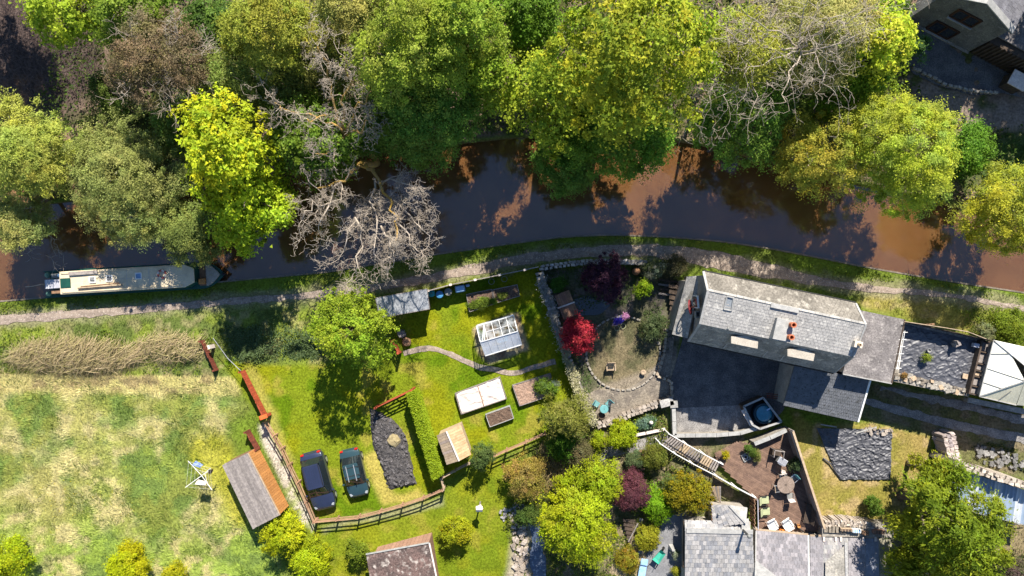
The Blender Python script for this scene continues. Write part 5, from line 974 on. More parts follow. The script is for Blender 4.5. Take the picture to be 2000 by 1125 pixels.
def cottage_c():
    r = thing('cottage', 'right cottage with patched slate slopes and a slanting valley', 'cottage', P3(1645, 1090, 0)); e, z1 = 3.3, 4.3
    a, b, c, d = Pc(1582, 1047, e), Pc(1716, 1051, e), Pc(1718, 1150, z1), Pc(1582, 1150, z1)
    m = MB(); slab(m, d, c, b, a, .12); o = part('roof', m, M['slate'], r)
    SLB = [mat('slate_tone_blue', (.22, .235, .28), (.19, .2, .24), 3, .6, .2, jit=.1)]
    def sub(u0, u1, nu, ms, sd_, skip=None): tiles(o, d.lerp(c, u0), d.lerp(c, u1), a.lerp(b, u1), a.lerp(b, u0), nu, 12, ms, sd_, lift=.02, th=.015, skip=skip)
    sub(.0, .19, 3, [SLP[2], SLP[0]], 15); sub(.2, .55, 7, SL[:2] + SLP[:1], 16); sub(.555, .8, 5, SLP, 17); sub(.81, .99, 4, SLB, 18)
    m = MB(); m.add([Pc(1650, 1065, 3.75), Pc(1612, 1098, 4.0), Pc(1612, 1140, 4.45), Pc(1655, 1140, 4.5)], [(0, 1, 2, 3)]); part('cross_roof', m, M['slate_lichen'], r, label='slanting pale cross slope')
    m = MB(); m.bar(Pc(1652, 1060, 3.75), Pc(1654, 1140, 4.55), .2, .06); part('valley_lead', m, M['slate'], r)
    for x in (1609, 1632, 1642, 1686, 1710): m = MB(); p = Pc(x, 1053, 3.45); m.box((p.x, p.y, 3.48 - DROP), (.16, .34, .05)); part('pale_slate', m, M['fleece'], r)
    m = MB(); m.bar(a + V(0, .05, 0), b + V(0, .05, 0), .12, .1); part('gutter', m, M['tan_wood'], r)
    m = MB(); m.hexa([V(p.x, p.y, 0) for p in (a, b, c, d)], [V(p.x, p.y, p.z - .3) for p in (a.lerp(c, .03), b.lerp(d, .03), c, d)]); part('wall', m, M['render'], r)
    s0, s1, s2, s3 = Pc(1717, 1053, 3.5), Pc(1762, 1038, 2.9), Pc(1764, 1150, 3.2), Pc(1719, 1150, 4.0)
    m = MB(); slab(m, s0, s3, s2, s1, .1); o4 = part('roof', m, M['slate_lichen'], r, label='mossy side slope beside the conifer'); tiles(o4, s3, s0, s1, s2, 14, 7, [mat('mossy_slate', (.27, .25, .19), (.2, .19, .14), 1.6, .9, .4, jit=.15)], 19, lift=.015, th=.012)
    m = MB(); m.hexa([V(p.x, p.y, 0) for p in (s0, s1, s2, s3)], [V(p.x, p.y, p.z - .25) for p in (s0.lerp(s2, .04), s1.lerp(s3, .04), s2, s3)]); part('wall', m, M['render'], r)
cottage_c()

# ------------------------------------------------------------------ house in the top right corner
def top_house():
    r = thing('stone_house', 'grey rendered gable house with two brown framed windows above the dark yard', 'house', P3(1850, 40, 0))
    B0, B1 = P3(1772, 38, 0), P3(1892, 101, 0); u = (B1 - B0); ln = u.length; u = u / ln; nrm = V(u.y, -u.x, 0); nrm = nrm if nrm.y < 0 else -nrm; back = -nrm; dep = 9.0
    def q(t, z, o=0): return B0 + u * (ln * t) + V(0, 0, z) + nrm * o
    ez, az = 4.3, 5.75; prof = [q(0, 0), q(1, 0), q(1, ez), q(.46, az), q(0, ez)]; m = MB(); m.hexa(prof, [p + back * dep for p in prof]); part('wall', m, mat('grey_render', (.17, .165, .155), (.12, .118, .112), 1.4, .9, .6, c3=(.22, .21, .2), fine=.35), r)
    # roof slopes with tile courses, pale verge
    for (t0, z0, t1, z1, s) in ((.46, az, 1.06, ez - .1, 1), (.46, az, -.06, ez - .1, 2)):
        a, b = q(t0, z0 + .12, .0), q(t1, z1 + .12, .0); m = MB(); slab(m, a, a + back * dep, b + back * dep, b, .12); o = part('roof', m, M['slate_dark'], r); tiles(o, a + back * .5, a + back * dep, b + back * dep, b + back * .5, 24, 8, [mat('roof_tile_%s' % ('east' if s == 1 else 'west'), (.18, .175, .19), (.14, .135, .15), 2, .7, .3, jit=.2)], 20 + s, parts=(s == 1), th=.02, lift=.03)
        m = MB(); m.bar(a + back * .22 + V(0, 0, .06), b + back * .22 + V(0, 0, .06), .5, .1); part('verge_coping', m, M['lead'], r)
    brown = mat('brown_window_frame', (.07, .032, .018), (.055, .026, .015), 5, .5)
    def window(t0, t1, z0, z1):
        m = MB()
        for p, s in ((q(t0, z0, .03), q(t1, z0, .03)), (q(t0, z1, .03), q(t1, z1, .03)), (q(t0, z0, .03), q(t0, z1, .03)), (q(t1, z0, .03), q(t1, z1, .03)), (q((t0 + t1) / 2, z0, .03), q((t0 + t1) / 2, z1, .03))): m.bar(p, s, .14, .14)
        o = part('window', m, brown, r); m = MB(); m.hexa([q(t0, z0, -.02), q(t1, z0, -.02), q(t1, z0, .02), q(t0, z0, .02)], [q(t0, z1, -.02), q(t1, z1, -.02), q(t1, z1, .02), q(t0, z1, .02)]); part('pane', m, M['pane'], o)
        m = MB(); m.bar(q(t0 - .02, z0 - .1, .1), q(t1 + .02, z0 - .1, .1), .22, .08); part('sill', m, M['lead'], o)
    window(.32, .65, 2.9, 4.1); window(.286, .63, .22, 1.7)
    e0, e1, e2, e3 = q(1.3, 0) + back * 3.2, q(2.6, 0) + back * 3.2, q(2.6, 0) + back * 10, q(1.3, 0) + back * 10; m = MB(); m.hexa([e0, e1, e2, e3], [p + V(0, 0, 6.4) for p in (e0, e1, e2, e3)]); part('wall', m, M['render'], r, label='taller wing beyond the gable')
    m = MB(); m.bar(q(-.02, .05, .12), q(1.0, .05, .12), .2, .1); part('plinth', m, M['stone'], r)
    return q, nrm, back
tq, tn, tb = top_house()
def porch():
    r = thing('lean_to', 'timber lean-to coloured dark for its shade with a pinkish roof beside the top house', 'lean-to', P3(1945, 120, 0)); a, b = tq(1.02, 0), tq(1.85, 0); z = 2.3
    m = MB(); m.hexa([a, b, b + tb * 3, a + tb * 3], [p + V(0, 0, z) for p in (a, b, b + tb * 3, a + tb * 3)]); part('wall', m, M['dark_wood'], r)  # dark wood colour stands in for the shade on this wall
    m = MB()
    for k in range(14): p = a.lerp(b, (k + .5) / 14); m.bar(p + tn * .02, p + tn * .02 + V(0, 0, z), .3, .03)
    part('cladding', m, M['dark_wood'], r, kind='stuff')
    t0, t1 = tq(1.02, z + .3, -.5), tq(1.9, z + .1, -.5); m = MB(); slab(m, t0 + tb * 3, t1 + tb * 3, t1, t0, .12); part('roof', m, M['flat_roof'], r)
    m = MB(); p = tq(1.72, 0, .9); m.box((p.x, p.y, 1.25), (1.4, 1.2, .1), -.5); part('canopy_roof', m, M['fleece'], r); m = MB(); m.box((p.x, p.y, .6), (1.2, 1.0, 1.2), -.5); part('store', m, M['dark_wood'], r)
porch()
def yard_walls():
    r = thing('kerb_wall', 'low pale stone edging below the dark yard of the top house', 'wall', P3(1830, 155, 0)); pts = [(1782, 133), (1800, 140), (1830, 155), (1850, 166), (1900, 178), (1950, 180)]; m = MB(); rng = random.Random(3)
    for (x0, y0), (x1, y1) in zip(pts[:-1], pts[1:]):
        n = max(2, int(math.hypot(x1 - x0, y1 - y0) / 9))
        for k in range(n):
            if rng.random() < .2: continue
            c = P3(x0 + (x1 - x0) * (k + .5) / n + rng.uniform(-1, 1), y0 + (y1 - y0) * (k + .5) / n + rng.uniform(-1, 1), .15); m.box((c.x, c.y, .12), (.36, .22, .28), -.45 + rng.uniform(-.2, .2))
    part('edging_stones', m, M['stone'], r, kind='stuff', bevel=.03)
    r = thing('log_pile', 'dark heap of logs and planks left of the top house', 'logs', P3(1752, 60, 0))
    for k in range(9): m = MB(); c = P3(1742 + rng.uniform(0, 26), 40 + k * 6, .2); m.tube([c + V(-.5, -.7, rng.uniform(0, .25)), c + V(.5, .6, rng.uniform(0, .3))], rng.uniform(.07, .13), 7); part('log', m, M['grey_wood'] if k % 3 == 0 else M['dark_wood'], r)
    m = MB(); c = P3(1768, 57, .3); m.lathe((c.x, c.y, 0), [(.22, 0), (.3, .5), (.26, .5), (.2, .15)], 16); solo('plant_pot', m, M['brown_wood'], 'round brown pot at the corner of the top house', 'pot')
yard_walls()
# ------------------------------------------------------------------ narrowboat
def narrowboat():
    a, b = P3(85, 556, .3), P3(439, 535, .3); d = (b - a); ln = d.length; rz = math.atan2(d.y, d.x); c = (a + b) / 2
    r = thing('narrowboat', 'green and cream narrowboat moored along the towpath bank', 'boat', V(c.x, c.y, WATER_Z - .3), rz); h = ln / 2; z = lambda w: w - (WATER_Z - .3)
    def outline(w, x0, x1, bow=2.0, stern=.8):
        pts = []
        for i in range(9): t = i / 8; pts.append((x0 + stern * (1 - math.cos(t * math.pi / 2)) if 0 else x0 + stern * (1 - math.sin(t * math.pi / 2)) * 1.0, w * math.sin(t * math.pi / 2) ** .6))
        for i in range(11): t = i / 10; pts.append((x1 - bow + bow * t, w * (1 - t ** 2.3)))
        return pts + [(x, -y) for x, y in pts[::-1][1:]]
    o1 = outline(1.04, -h, h); o0 = outline(.96, -h + .1, h - .25); m = MB(); m.hexa([(x, y, 0) for x, y in o0], [(x, y, z(.22)) for x, y in o1]); part('hull', m, M['boat_black'], r, local=True)
    og = outline(1.045, -h - .005, h + .01); m = MB(); m.hexa([(x, y, z(.221)) for x, y in og], [(x, y, z(.30)) for x, y in og]); part('gunwale', m, M['boat_green'], r, local=True)
    x0, x1 = -h + 1.9, h - 2.0
    def cab(wt, wb, za, zb, xa, xb, taper=.75):
        f = lambda w: [(xa, -w), (xb - taper, -w), (xb, -w * .62), (xb, w * .62), (xb - taper, w), (xa, w)]; return [(x, y, za) for x, y in f(wb)], [(x, y, zb) for x, y in f(wt)]
    m = MB(); m.hexa(*cab(.84, .93, z(.301), z(1.18), x0, x1)); cs = part('cabin_side', m, M['boat_green'], r, local=True)
    for s in (-1, 1):
        for k in range(6): m = MB(); x = x0 + .9 + k * 1.45; m.box((x, s * .895, z(.78)), (.62, .03, .4)); part('window', m, M['pane'], cs, local=True)
    m = MB(); m.hexa(*cab(.85, .88, z(1.181), z(1.235), x0 - .04, x1 + .04)); rf = part('roof', m, M['boat_cream'], r, local=True, bevel=.015)
    for k in range(5):
        m = MB(); x = x0 + (x1 - x0) * (k + 1) / 6; m.box((x, 0, z(1.238)), (.02, 1.62, .006)); part('roof_seam', m, M['boat_grey'], rf, local=True)
    m = MB(); m.box(((x0 + x1) / 2 + .6, .05, z(1.238)), (8, .015, .006)); part('roof_seam', m, M['boat_grey'], rf, local=True)
    for s in (-1, 1): m = MB(); m.tube([(x0 + .1, s * .72, z(1.25)), (x0 + .2, s * .72, z(1.31)), (x1 - 1.0, s * .72, z(1.31)), (x1 - .9, s * .72, z(1.25))], .025, 6); part('handrail', m, M['boat_cream'], r, local=True)
    # roof lights
    for px, mt in ((181, 'grey'), (214, 'dark'), (271, 'blue')):
        q = P3(px, 546.5 - (px - 181) * .085, 1.24) - c; x = q.x * math.cos(rz) + q.y * math.sin(rz); y = -q.x * math.sin(rz) + q.y * math.cos(rz); m = MB()
        for s in (-1, 1): m.bar((x - .25, y + s * .22, z(1.27)), (x + .25, y + s * .22, z(1.27)), .06, .08); m.bar((x + s * .22, y - .2, z(1.27)), (x + s * .22, y + .2, z(1.27)), .06, .08)
        for k in range(3) if mt != 'blue' else []: m.bar((x - .2, y - .12 + k * .12, z(1.285)), (x + .2, y - .12 + k * .12, z(1.285)), .025, .03)
        o = part('roof_light', m, M['white'], r, local=True); m = MB(); m.box((x, y, z(1.25)), (.4, .4, .03)); part('pane', m, M['pane'] if mt != 'blue' else mat('blue_pane', (.2, .32, .5), (.18, .3, .47), 3, .2, fine=0), o, local=True)
    # stern: slide hatch, steel hatch, lockers, tiller, fenders
    m = MB(); m.box((x0 + .42, -.02, z(1.265)), (.78, .74, .05)); part('sliding_hatch', m, M['boat_green'], r, local=True, bevel=.015)
    m = MB(); m.box((x0 - .68, -.02, z(.95)), (1.34, .70, .06)); part('steel_hatch', m, M['boat_grey'], r, local=True, bevel=.02)
    for k in range(3): m = MB(); m.box((x0 - 1.2 + k * .12, -.02, z(.985)), (.03, .68, .015)); part('hatch_rib', m, M['white'], r, local=True)
    m = MB(); m.hexa([(-h + .75, -.85, z(.3)), (x0, -.85, z(.3)), (x0, .85, z(.3)), (-h + .75, .85, z(.3))], [(-h + .8, -.8, z(.42)), (x0, -.8, z(.42)), (x0, .8, z(.42)), (-h + .8, .8, z(.42))]); part('stern_deck', m, M['boat_green'], r, local=True)
    m = MB(); m.box((x0 - .52, -.62, z(.6)), (1.0, .30, .36)); part('locker', m, M['brown_wood'], r, local=True, bevel=.02); m = MB(); m.box((x0 - .5, .60, z(.6)), (.95, .34, .36)); part('locker', m, M['greyplastic'], r, local=True, bevel=.02)
    m = MB(); m.lathe((x0 - .3, .62, z(.78)), [(.0, .12), (.12, .1), (.16, 0), (.12, -.02)][::-1], 14); part('locker_cap', m, M['paleblue'], r, local=True, smooth=True)
    m = MB(); m.tube([(-h + .35, 0, z(.5)), (-h + .3, 0, z(1.0)), (-h - .35, -.1, z(1.05)), (-h - .9, -.12, z(1.02))], .03, 6); part('tiller', m, M['tan_wood'], r, local=True)
    for y in (-.72, 0, .72): m = MB(); m.lathe((-h + .42, y, z(.25)), [(.05, .34), (.17, .26), (.22, .1), (.18, -.1)][::-1], 12); part('fender', m, mat('pale_green_fender', (.14, .26, .19), (.1, .2, .15), 6, .8), r, local=True, smooth=True)
    # bow: well deck, seat, cratch deck
    m = MB(); f = [(x, y) for x, y in outline(.97, x1 - .3, h - .35, 1.6, .1) if x > x1 + .02]; f = [(x1 + .6, .82)] + [p for p in f if p[0] > x1 + .6] + [(x1 + .6, -.82)]; m.prism(f, z(.301), z(.45)); part('fore_deck', m, mat('fore_deck_paint', (.36, .32, .27), (.29, .26, .22), 3, .8), r, local=True)
    m = MB(); m.box((x1 + .33, 0, z(.31)), (.55, 1.6, .03)); part('well_deck', m, M['brown_wood'], r, local=True); m = MB(); m.box((x1 + .33, -.48, z(.5)), (.5, .42, .35)); part('seat_locker', m, M['orange_wood'], r, local=True, bevel=.02)
    m = MB(); m.lathe((h - .1, 0, z(.2)), [(.06, .2), (.12, .15), (.12, -.05), (.06, -.1)][::-1], 10); part('bow_fender', m, M['boat_black'], r, local=True, smooth=True)
narrowboat()
def lifebuoy():
    zt = 1.3; c = P3(316, 535.5, zt); r = thing('lifebuoy', 'red and white lifebuoy lying on the cream boat roof', 'lifebuoy', c); red = mat('faded_red', (.42, .10, .09), (.34, .08, .07), 6, .7); 
    for k in range(8): m = MB(); m.torus((0, 0, 0), .29, .075, 5, 8, math.pi / 4 * k + .02, math.pi / 4 * (k + 1) - .02) ; part('ring_segment', m, red if k % 2 == 0 else M['fleece'], r, local=True, smooth=True)
lifebuoy()
def on_boat():
    zt = 1.36
    for a, b, w, mt, lab in (((152, 563), (238, 556.5), .07, 'tan_wood', 'long pale wooden pole nearest the towpath on the boat roof'), ((158, 560), (232, 553), .05, 'brown_wood', 'thinner brown pole behind the pale pole on the boat roof')):
        m = MB(); m.tube([P3(*a, zt), P3(*b, zt)], w, 6); solo('boat_pole', m, M[mt], lab, 'pole', group='poles on the boat roof')
    m = MB(); m.bar(P3(134, 535, zt), P3(190, 531, zt), .26, .05); solo('gangplank', m, M['grey_wood'], 'grey gangplank lying on the stern end of the boat roof', 'plank')
on_boat()

# ------------------------------------------------------------------ cars
def car(name, label, px, py, dirpx, Lc, Wc, Hc, paint, suv=True):
    x, y, _ = W(px, py, .8); rz = math.atan2(-dirpx[1], dirpx[0]); r = thing(name, label, 'car', V(x, y, 0), rz); h = Lc / 2; w = Wc / 2; zb = Hc * .58
    # stations: x, half width, sill z, shoulder z, roof half width, roof z, (glass kind between this and the next station)
    cab_r = -h + (.10 if suv else .16) * Lc * .9; ro_r = -h + (.17 if suv else .26) * Lc; ro_f = h - .42 * Lc; cowl = h - .265 * Lc
    S = [(-h, w * .78, .36, zb * .86, w * .66, zb * .9), (-h + .06 * Lc * .5, w * .92, .26, zb * .97, w * .74, zb * 1.0), (cab_r, w * .98, .22, zb, w * .78, zb * 1.05), (ro_r, w, .2, zb, w * .72, Hc - .04), (-.12 * Lc * .5, w, .2, zb, w * .73, Hc), (ro_f, w, .2, zb * .99, w * .71, Hc - .05), (cowl, w, .2, zb * .96, w * .80, zb * 1.03), (h - .12 * Lc, w * .97, .22, zb * .90, w * .76, zb * .95), (h - .04 * Lc, w * .90, .25, zb * .78, w * .68, zb * .84), (h, w * .72, .32, zb * .62, w * .55, zb * .66)]
    ring = []
    for (sx, hw, z0, zs, rw, zr) in S:
        half = [(0, z0), (hw * .9, z0), (hw, z0 + .2), (hw, zs - .14), (hw * .97, zs), (rw, zr - .05), (rw * .86, zr), (0, zr + .03)]
        ring.append([(sx, yy, zz) for yy, zz in half] + [(sx, -yy, zz) for yy, zz in half[::-1][1:-1]])
    body = MB(); gl = {'windscreen': MB(), 'rear_window': MB(), 'side_window': [MB(), MB()]}; n = len(ring[0]); 
    for i in range(len(ring) - 1):
        for k in range(n):
            q = [ring[i][k], ring[i][(k + 1) % n], ring[i + 1][(k + 1) % n], ring[i + 1][k]]; kk = k
            tgt = body
            if kk in (4,) and 2 <= i <= 5: tgt = gl['side_window'][0]
            if kk in (9,) and 2 <= i <= 5: tgt = gl['side_window'][1]
            if kk in (5, 6, 7, 8) and i == 5: tgt = gl['windscreen']
            if kk in (5, 6, 7, 8) and i == 2: tgt = gl['rear_window']
            tgt.add(q, [(0, 1, 2, 3)])
    body.add(ring[0], [tuple(range(n - 1, -1, -1))]); body.add(ring[-1], [tuple(range(n))])
    def fin(nm, mb, mt, bev=0):
        o = part(nm, mb, mt, r, local=True, smooth=True); bm = bmesh.new(); bm.from_mesh(o.data); bmesh.ops.remove_doubles(bm, verts=bm.verts, dist=.002); bmesh.ops.recalc_face_normals(bm, faces=bm.faces); bm.to_mesh(o.data); bm.free(); o.data.polygons.foreach_set('use_smooth', [True] * len(o.data.polygons))
        if nm == 'body':
            s = o.modifiers.new('sub', 'SUBSURF'); s.levels = s.render_levels = 1
        return o
    b_ = fin('body', body, paint); fin('windscreen', gl['windscreen'], M['carglass']); fin('rear_window', gl['rear_window'], M['carglass'])
    for g in gl['side_window']: fin('side_window', g, M['carglass'])
    m = MB(); m.box(((ro_r + ro_f) / 2, 0, Hc + .012), ((ro_f - ro_r) * .96, w * 1.2, .05)); part('roof_panel', m, paint, r, local=True, bevel=.03)
    for sx in (-h + .19 * Lc, h - .19 * Lc):
        for s in (-1, 1):
            m = MB(); m.tube([(sx, s * (w - .2), .33), (sx, s * (w + .012), .33)], .33, 18); o = part('wheel', m, M['black'], r, local=True); m = MB(); m.tube([(sx, s * (w - .02), .33), (sx, s * (w + .02), .33)], .2, 12); part('rim', m, M['chrome'], o, local=True)
    for s in (-1, 1):
        m = MB(); m.box((h - .09 * Lc * .8, s * w * .72, zb * .80), (.26, .22, .13), -s * .35); part('headlight', m, M['lamp'], r, local=True, bevel=.04)
        m = MB(); m.box((-h + .05, s * w * .70, zb * .88), (.14, .24, .26)); part('tail_light', m, M['redlamp'], r, local=True, bevel=.03)
        m = MB(); m.box((cowl - .22, s * (w + .1), zb + .03), (.14, .2, .14)); part('mirror', m, paint, r, local=True, bevel=.03)
        if suv: m = MB(); m.tube([(ro_r + .05, s * w * .68, Hc + .03), (0, s * w * .69, Hc + .07), (ro_f - .1, s * w * .67, Hc + .02)], .022, 6); part('roof_rail', m, M['black'], r, local=True)
        else: m = MB(); m.tube([(ro_r + .1, s * w * .36, Hc + .06), (ro_f + .12, s * w * .36, Hc + .06)], .035, 6); part('roof_bar', m, M['chrome'], r, local=True)
    for fx in (.02, .5) if not suv else (): m = MB(); xx = ro_r + .25 + fx * (ro_f - ro_r) * 1.1; m.bar((xx, -w * .74, Hc + .035), (xx, w * .74, Hc + .035), .05, .03); part('cross_bar', m, M['black'], r, local=True)
    m = MB(); m.box((h - .02, 0, .42), (.1, w * 1.5, .24)); part('front_bumper', m, paint if suv else M['black'], r, local=True, bevel=.04); m = MB(); m.box((-h + .03, 0, .45), (.12, w * 1.55, .26)); part('rear_bumper', m, paint, r, local=True, bevel=.04)
    m = MB(); m.tube([(cowl - .02, -w * .6, zb * 1.04), (cowl - .02, w * .6, zb * 1.04)], .03, 5); part('wiper_panel', m, M['black'], r, local=True)
    if suv:
        for k in range(5): m = MB(); yy = -.36 + k * .18; m.box(((ro_r + ro_f) / 2 - .1, yy, Hc + .045), ((ro_f - ro_r) * .8, .03, .02)); part('roof_rib', m, paint, r, local=True)
    return r
car('parked_car', 'larger dark navy estate car parked beside the left fence', 621, 940, (27, 101), 4.55, 1.86, 1.72, M['navy'], True)
car('parked_car', 'smaller dark teal hatchback with silver roof bars', 691, 925, (19, 82), 3.75, 1.66, 1.45, M['teal_paint'], False)

# ------------------------------------------------------------------ sheds, greenhouse
def plank_roof(r, A, B, C, D, n, mats, name='roof_board', gap=.012, th=.03, along=True, seed=0):
    rng = random.Random(seed); A, B, C, D = map(Vector, (A, B, C, D)); N = (B - A).cross(D - A).normalized(); N = N if N.z > 0 else -N
    for k in range(n):
        t0, t1 = k / n, (k + 1) / n; w = (B - A).length / n; g = gap / w / n * .5; e = rng.uniform(-.02, .02); up = N * rng.uniform(0, .015)
        q = [A.lerp(B, t0 + g), A.lerp(B, t1 - g), D.lerp(C, t1 - g), D.lerp(C, t0 + g)]; q = [p + (q[3] - q[0]).normalized() * e + up for p in q]; m = MB(); m.hexa(q, [p + N * th for p in q]); part(name, m, rng.choice(mats), r)
def shed_felt():
    r = thing('shed', 'grey felt roofed shed against the towpath fence', 'shed', P3(790, 595, 0)); a, b, c, d = P3(733, 582, 2.35), P3(834, 564, 2.35), P3(839, 603.5, 2.05), P3(742, 621, 2.05)
    m = MB(); slab(m, a, b, c, d, .08); part('roof', m, M['felt'], r)
    for k in range(1, 4): m = MB(); m.bar(a.lerp(b, k / 4) + V(0, 0, .01), d.lerp(c, k / 4) + V(0, 0, .01), .06, .02); part('felt_seam', m, M['felt'], r)
    for p, q in ((a, b), (b, c), (c, d), (d, a)): m = MB(); m.bar(p + V(0, 0, -.05), q + V(0, 0, -.05), .05, .12); part('fascia', m, M['grey_wood'], r)
    cen = (a + b + c + d) / 4; ins = [p.lerp(cen, .08) for p in (a, b, c, d)]; m = MB(); m.hexa([V(p.x, p.y, 0) for p in ins], [p + V(0, 0, -.1) for p in ins]); part('wall', m, M['brown_wood'], r)
    p, q = ins[3].lerp(ins[2], .4), ins[3].lerp(ins[2], .6); dn = V(0, -.02, 0); m = MB(); m.hexa([V(p.x, p.y, .05) + dn, V(q.x, q.y, .05) + dn, V(q.x, q.y, .05) + dn * 3, V(p.x, p.y, .05) + dn * 3], [V(p.x, p.y, 1.8) + dn, V(q.x, q.y, 1.8) + dn, V(q.x, q.y, 1.8) + dn * 3, V(p.x, p.y, 1.8) + dn * 3]); part('door', m, M['grey_wood'], r)
shed_felt()
def shed_plank():
    r = thing('shed', 'long shed with weathered plank roof and orange boarded wall at the meadow edge', 'shed', P3(505, 960, 0)); z = 2.35; a, b, c, d = P3(434, 908, z - .25), P3(483.5, 885, z), P3(546, 1006, z), P3(494, 1033, z - .25)
    plank_roof(r, a, b, c, d, 11, [M['grey_wood']], seed=2)
    base = lambda p, q, t: p.lerp(q, t)
    w0, w1 = b.lerp(a, .03), c.lerp(d, .03); x0, x1 = a.lerp(b, .08), d.lerp(c, .08); m = MB(); m.hexa([V(p.x, p.y, 0) for p in (w0, w1, x1, x0)], [V(p.x, p.y, p.z - .05) for p in (w0, w1, x1, x0)]); wl_ = part('wall', m, M['brown_wood'], r)
    nb = 28; dn = (w1 - w0).normalized(); out = V(-dn.y, dn.x, 0); out = out if out.x > 0 else -out; rng = random.Random(3)
    for k in range(nb):
        p, q = w0.lerp(w1, k / nb), w0.lerp(w1, (k + .93) / nb); o1 = out * .01; o2 = out * (.035 + rng.uniform(0, .012)); m = MB(); m.hexa([V(p.x, p.y, .03) + o1, V(q.x, q.y, .03) + o1, V(q.x, q.y, .03) + o2, V(p.x, p.y, .03) + o2], [V(p.x, p.y, z - .06) + o1, V(q.x, q.y, z - .06) + o1, V(q.x, q.y, z - .06) + o2, V(p.x, p.y, z - .06) + o2]); part('wall_board', m, M['orange_wood'], wl_)
    m = MB(); m.bar(b + out * .05 + V(0, 0, .03), c + out * .05 + V(0, 0, .03), .06, .12); part('fascia', m, M['tan_wood'], r)
shed_plank()
def shed_gable():
    r = thing('shed', 'small shed with two pitched boarded slopes beside the clipped bush', 'shed', P3(887, 868, 0)); e, z = 1.95, 2.45; a, ra, b = P3(853.5, 850, e), P3(872, 842, z), P3(899.5, 830, e); d, rc, c = P3(873, 907.5, e), P3(897, 900, z), P3(920, 888, e)
    N = 8; plank_roof(r, ra, rc, d, a, 12, [M['tan_wood'], mat('pinkish_board', (.36, .28, .23), (.3, .23, .19), 4, .85, jit=.12)], seed=5); plank_roof(r, ra, rc, c, b, 12, [mat('orange_board', (.50, .33, .19), (.42, .26, .14), 4, .85, jit=.12)], seed=6)
    m = MB(); m.bar(ra + V(0, 0, .06), rc + V(0, 0, .06), .12, .05); part('ridge_board', m, M['fleece'], r)
    cen = (a + b + c + d) / 4; f = lambda p, dz: V(*(p.lerp(cen, .07))[:2], p.z - .1) ; bot = [f(p, 0) for p in (a, b, c, d)]; m = MB(); q = [f(a, 0), f(ra, 0) + V(0, 0, 0), f(b, 0), f(c, 0), f(rc, 0), f(d, 0)]; m.add([V(p.x, p.y, 0) for p in (q[0], q[2], q[3], q[5])] + q, [(3, 2, 1, 0), (0, 1, 6, 5, 4), (2, 3, 9, 8, 7), (1, 2, 7, 6), (3, 0, 4, 9)]); part('wall', m, M['tan_wood'], r)
    p = P3(866, 844, 0); 
shed_gable()
def shed_mossy():
    r = thing('outbuilding', 'brown walled outbuilding with a mossy stained roof at the bottom edge', 'outbuilding', P3(790, 1095, 0)); z = 2.3; a, b, c, d = P3(715, 1083, z), P3(838, 1060.5, z), P3(862, 1175, z + .35), P3(734, 1200, z + .35)
    m = MB(); slab(m, a, b, c, d, .1); part('roof', m, M['moss_roof'], r)
    m = MB(); m.bar(a + V(0, .03, .02), b + V(0, .03, .02), .08, .14); part('verge', m, M['lead'], r); m = MB(); m.bar(b + V(.03, 0, .02), c + V(.03, 0, .02), .1, .14); part('verge', m, M['fleece'], r)
    w = [P3(738, 1069, 0), P3(844, 1041, 0), P3(868, 1190, 0), P3(735, 1200, 0)]; m = MB(); m.hexa(w, [V(p.x, p.y, z - .12) for p in (w[0], w[1], w[2], w[3])]); wl_ = part('wall', m, M['brick'], r)
    n = 14; rng = random.Random(8); pk = mat('pinkish_timber', (.36, .21, .15), (.29, .165, .12), 4, .85, .3, jit=.1)
    for k in range(n):
        p, q = w[0].lerp(w[1], k / n), w[0].lerp(w[1], (k + .95) / n); o1, o2 = V(0, .01, 0), V(0, .04 + rng.uniform(0, .01), 0); m = MB(); m.hexa([p + o1, q + o1, q + o2, p + o2], [x + V(0, 0, z - .1) for x in (p + o1, q + o1, q + o2, p + o2)]); part('wall_board', m, pk, wl_)
shed_mossy()
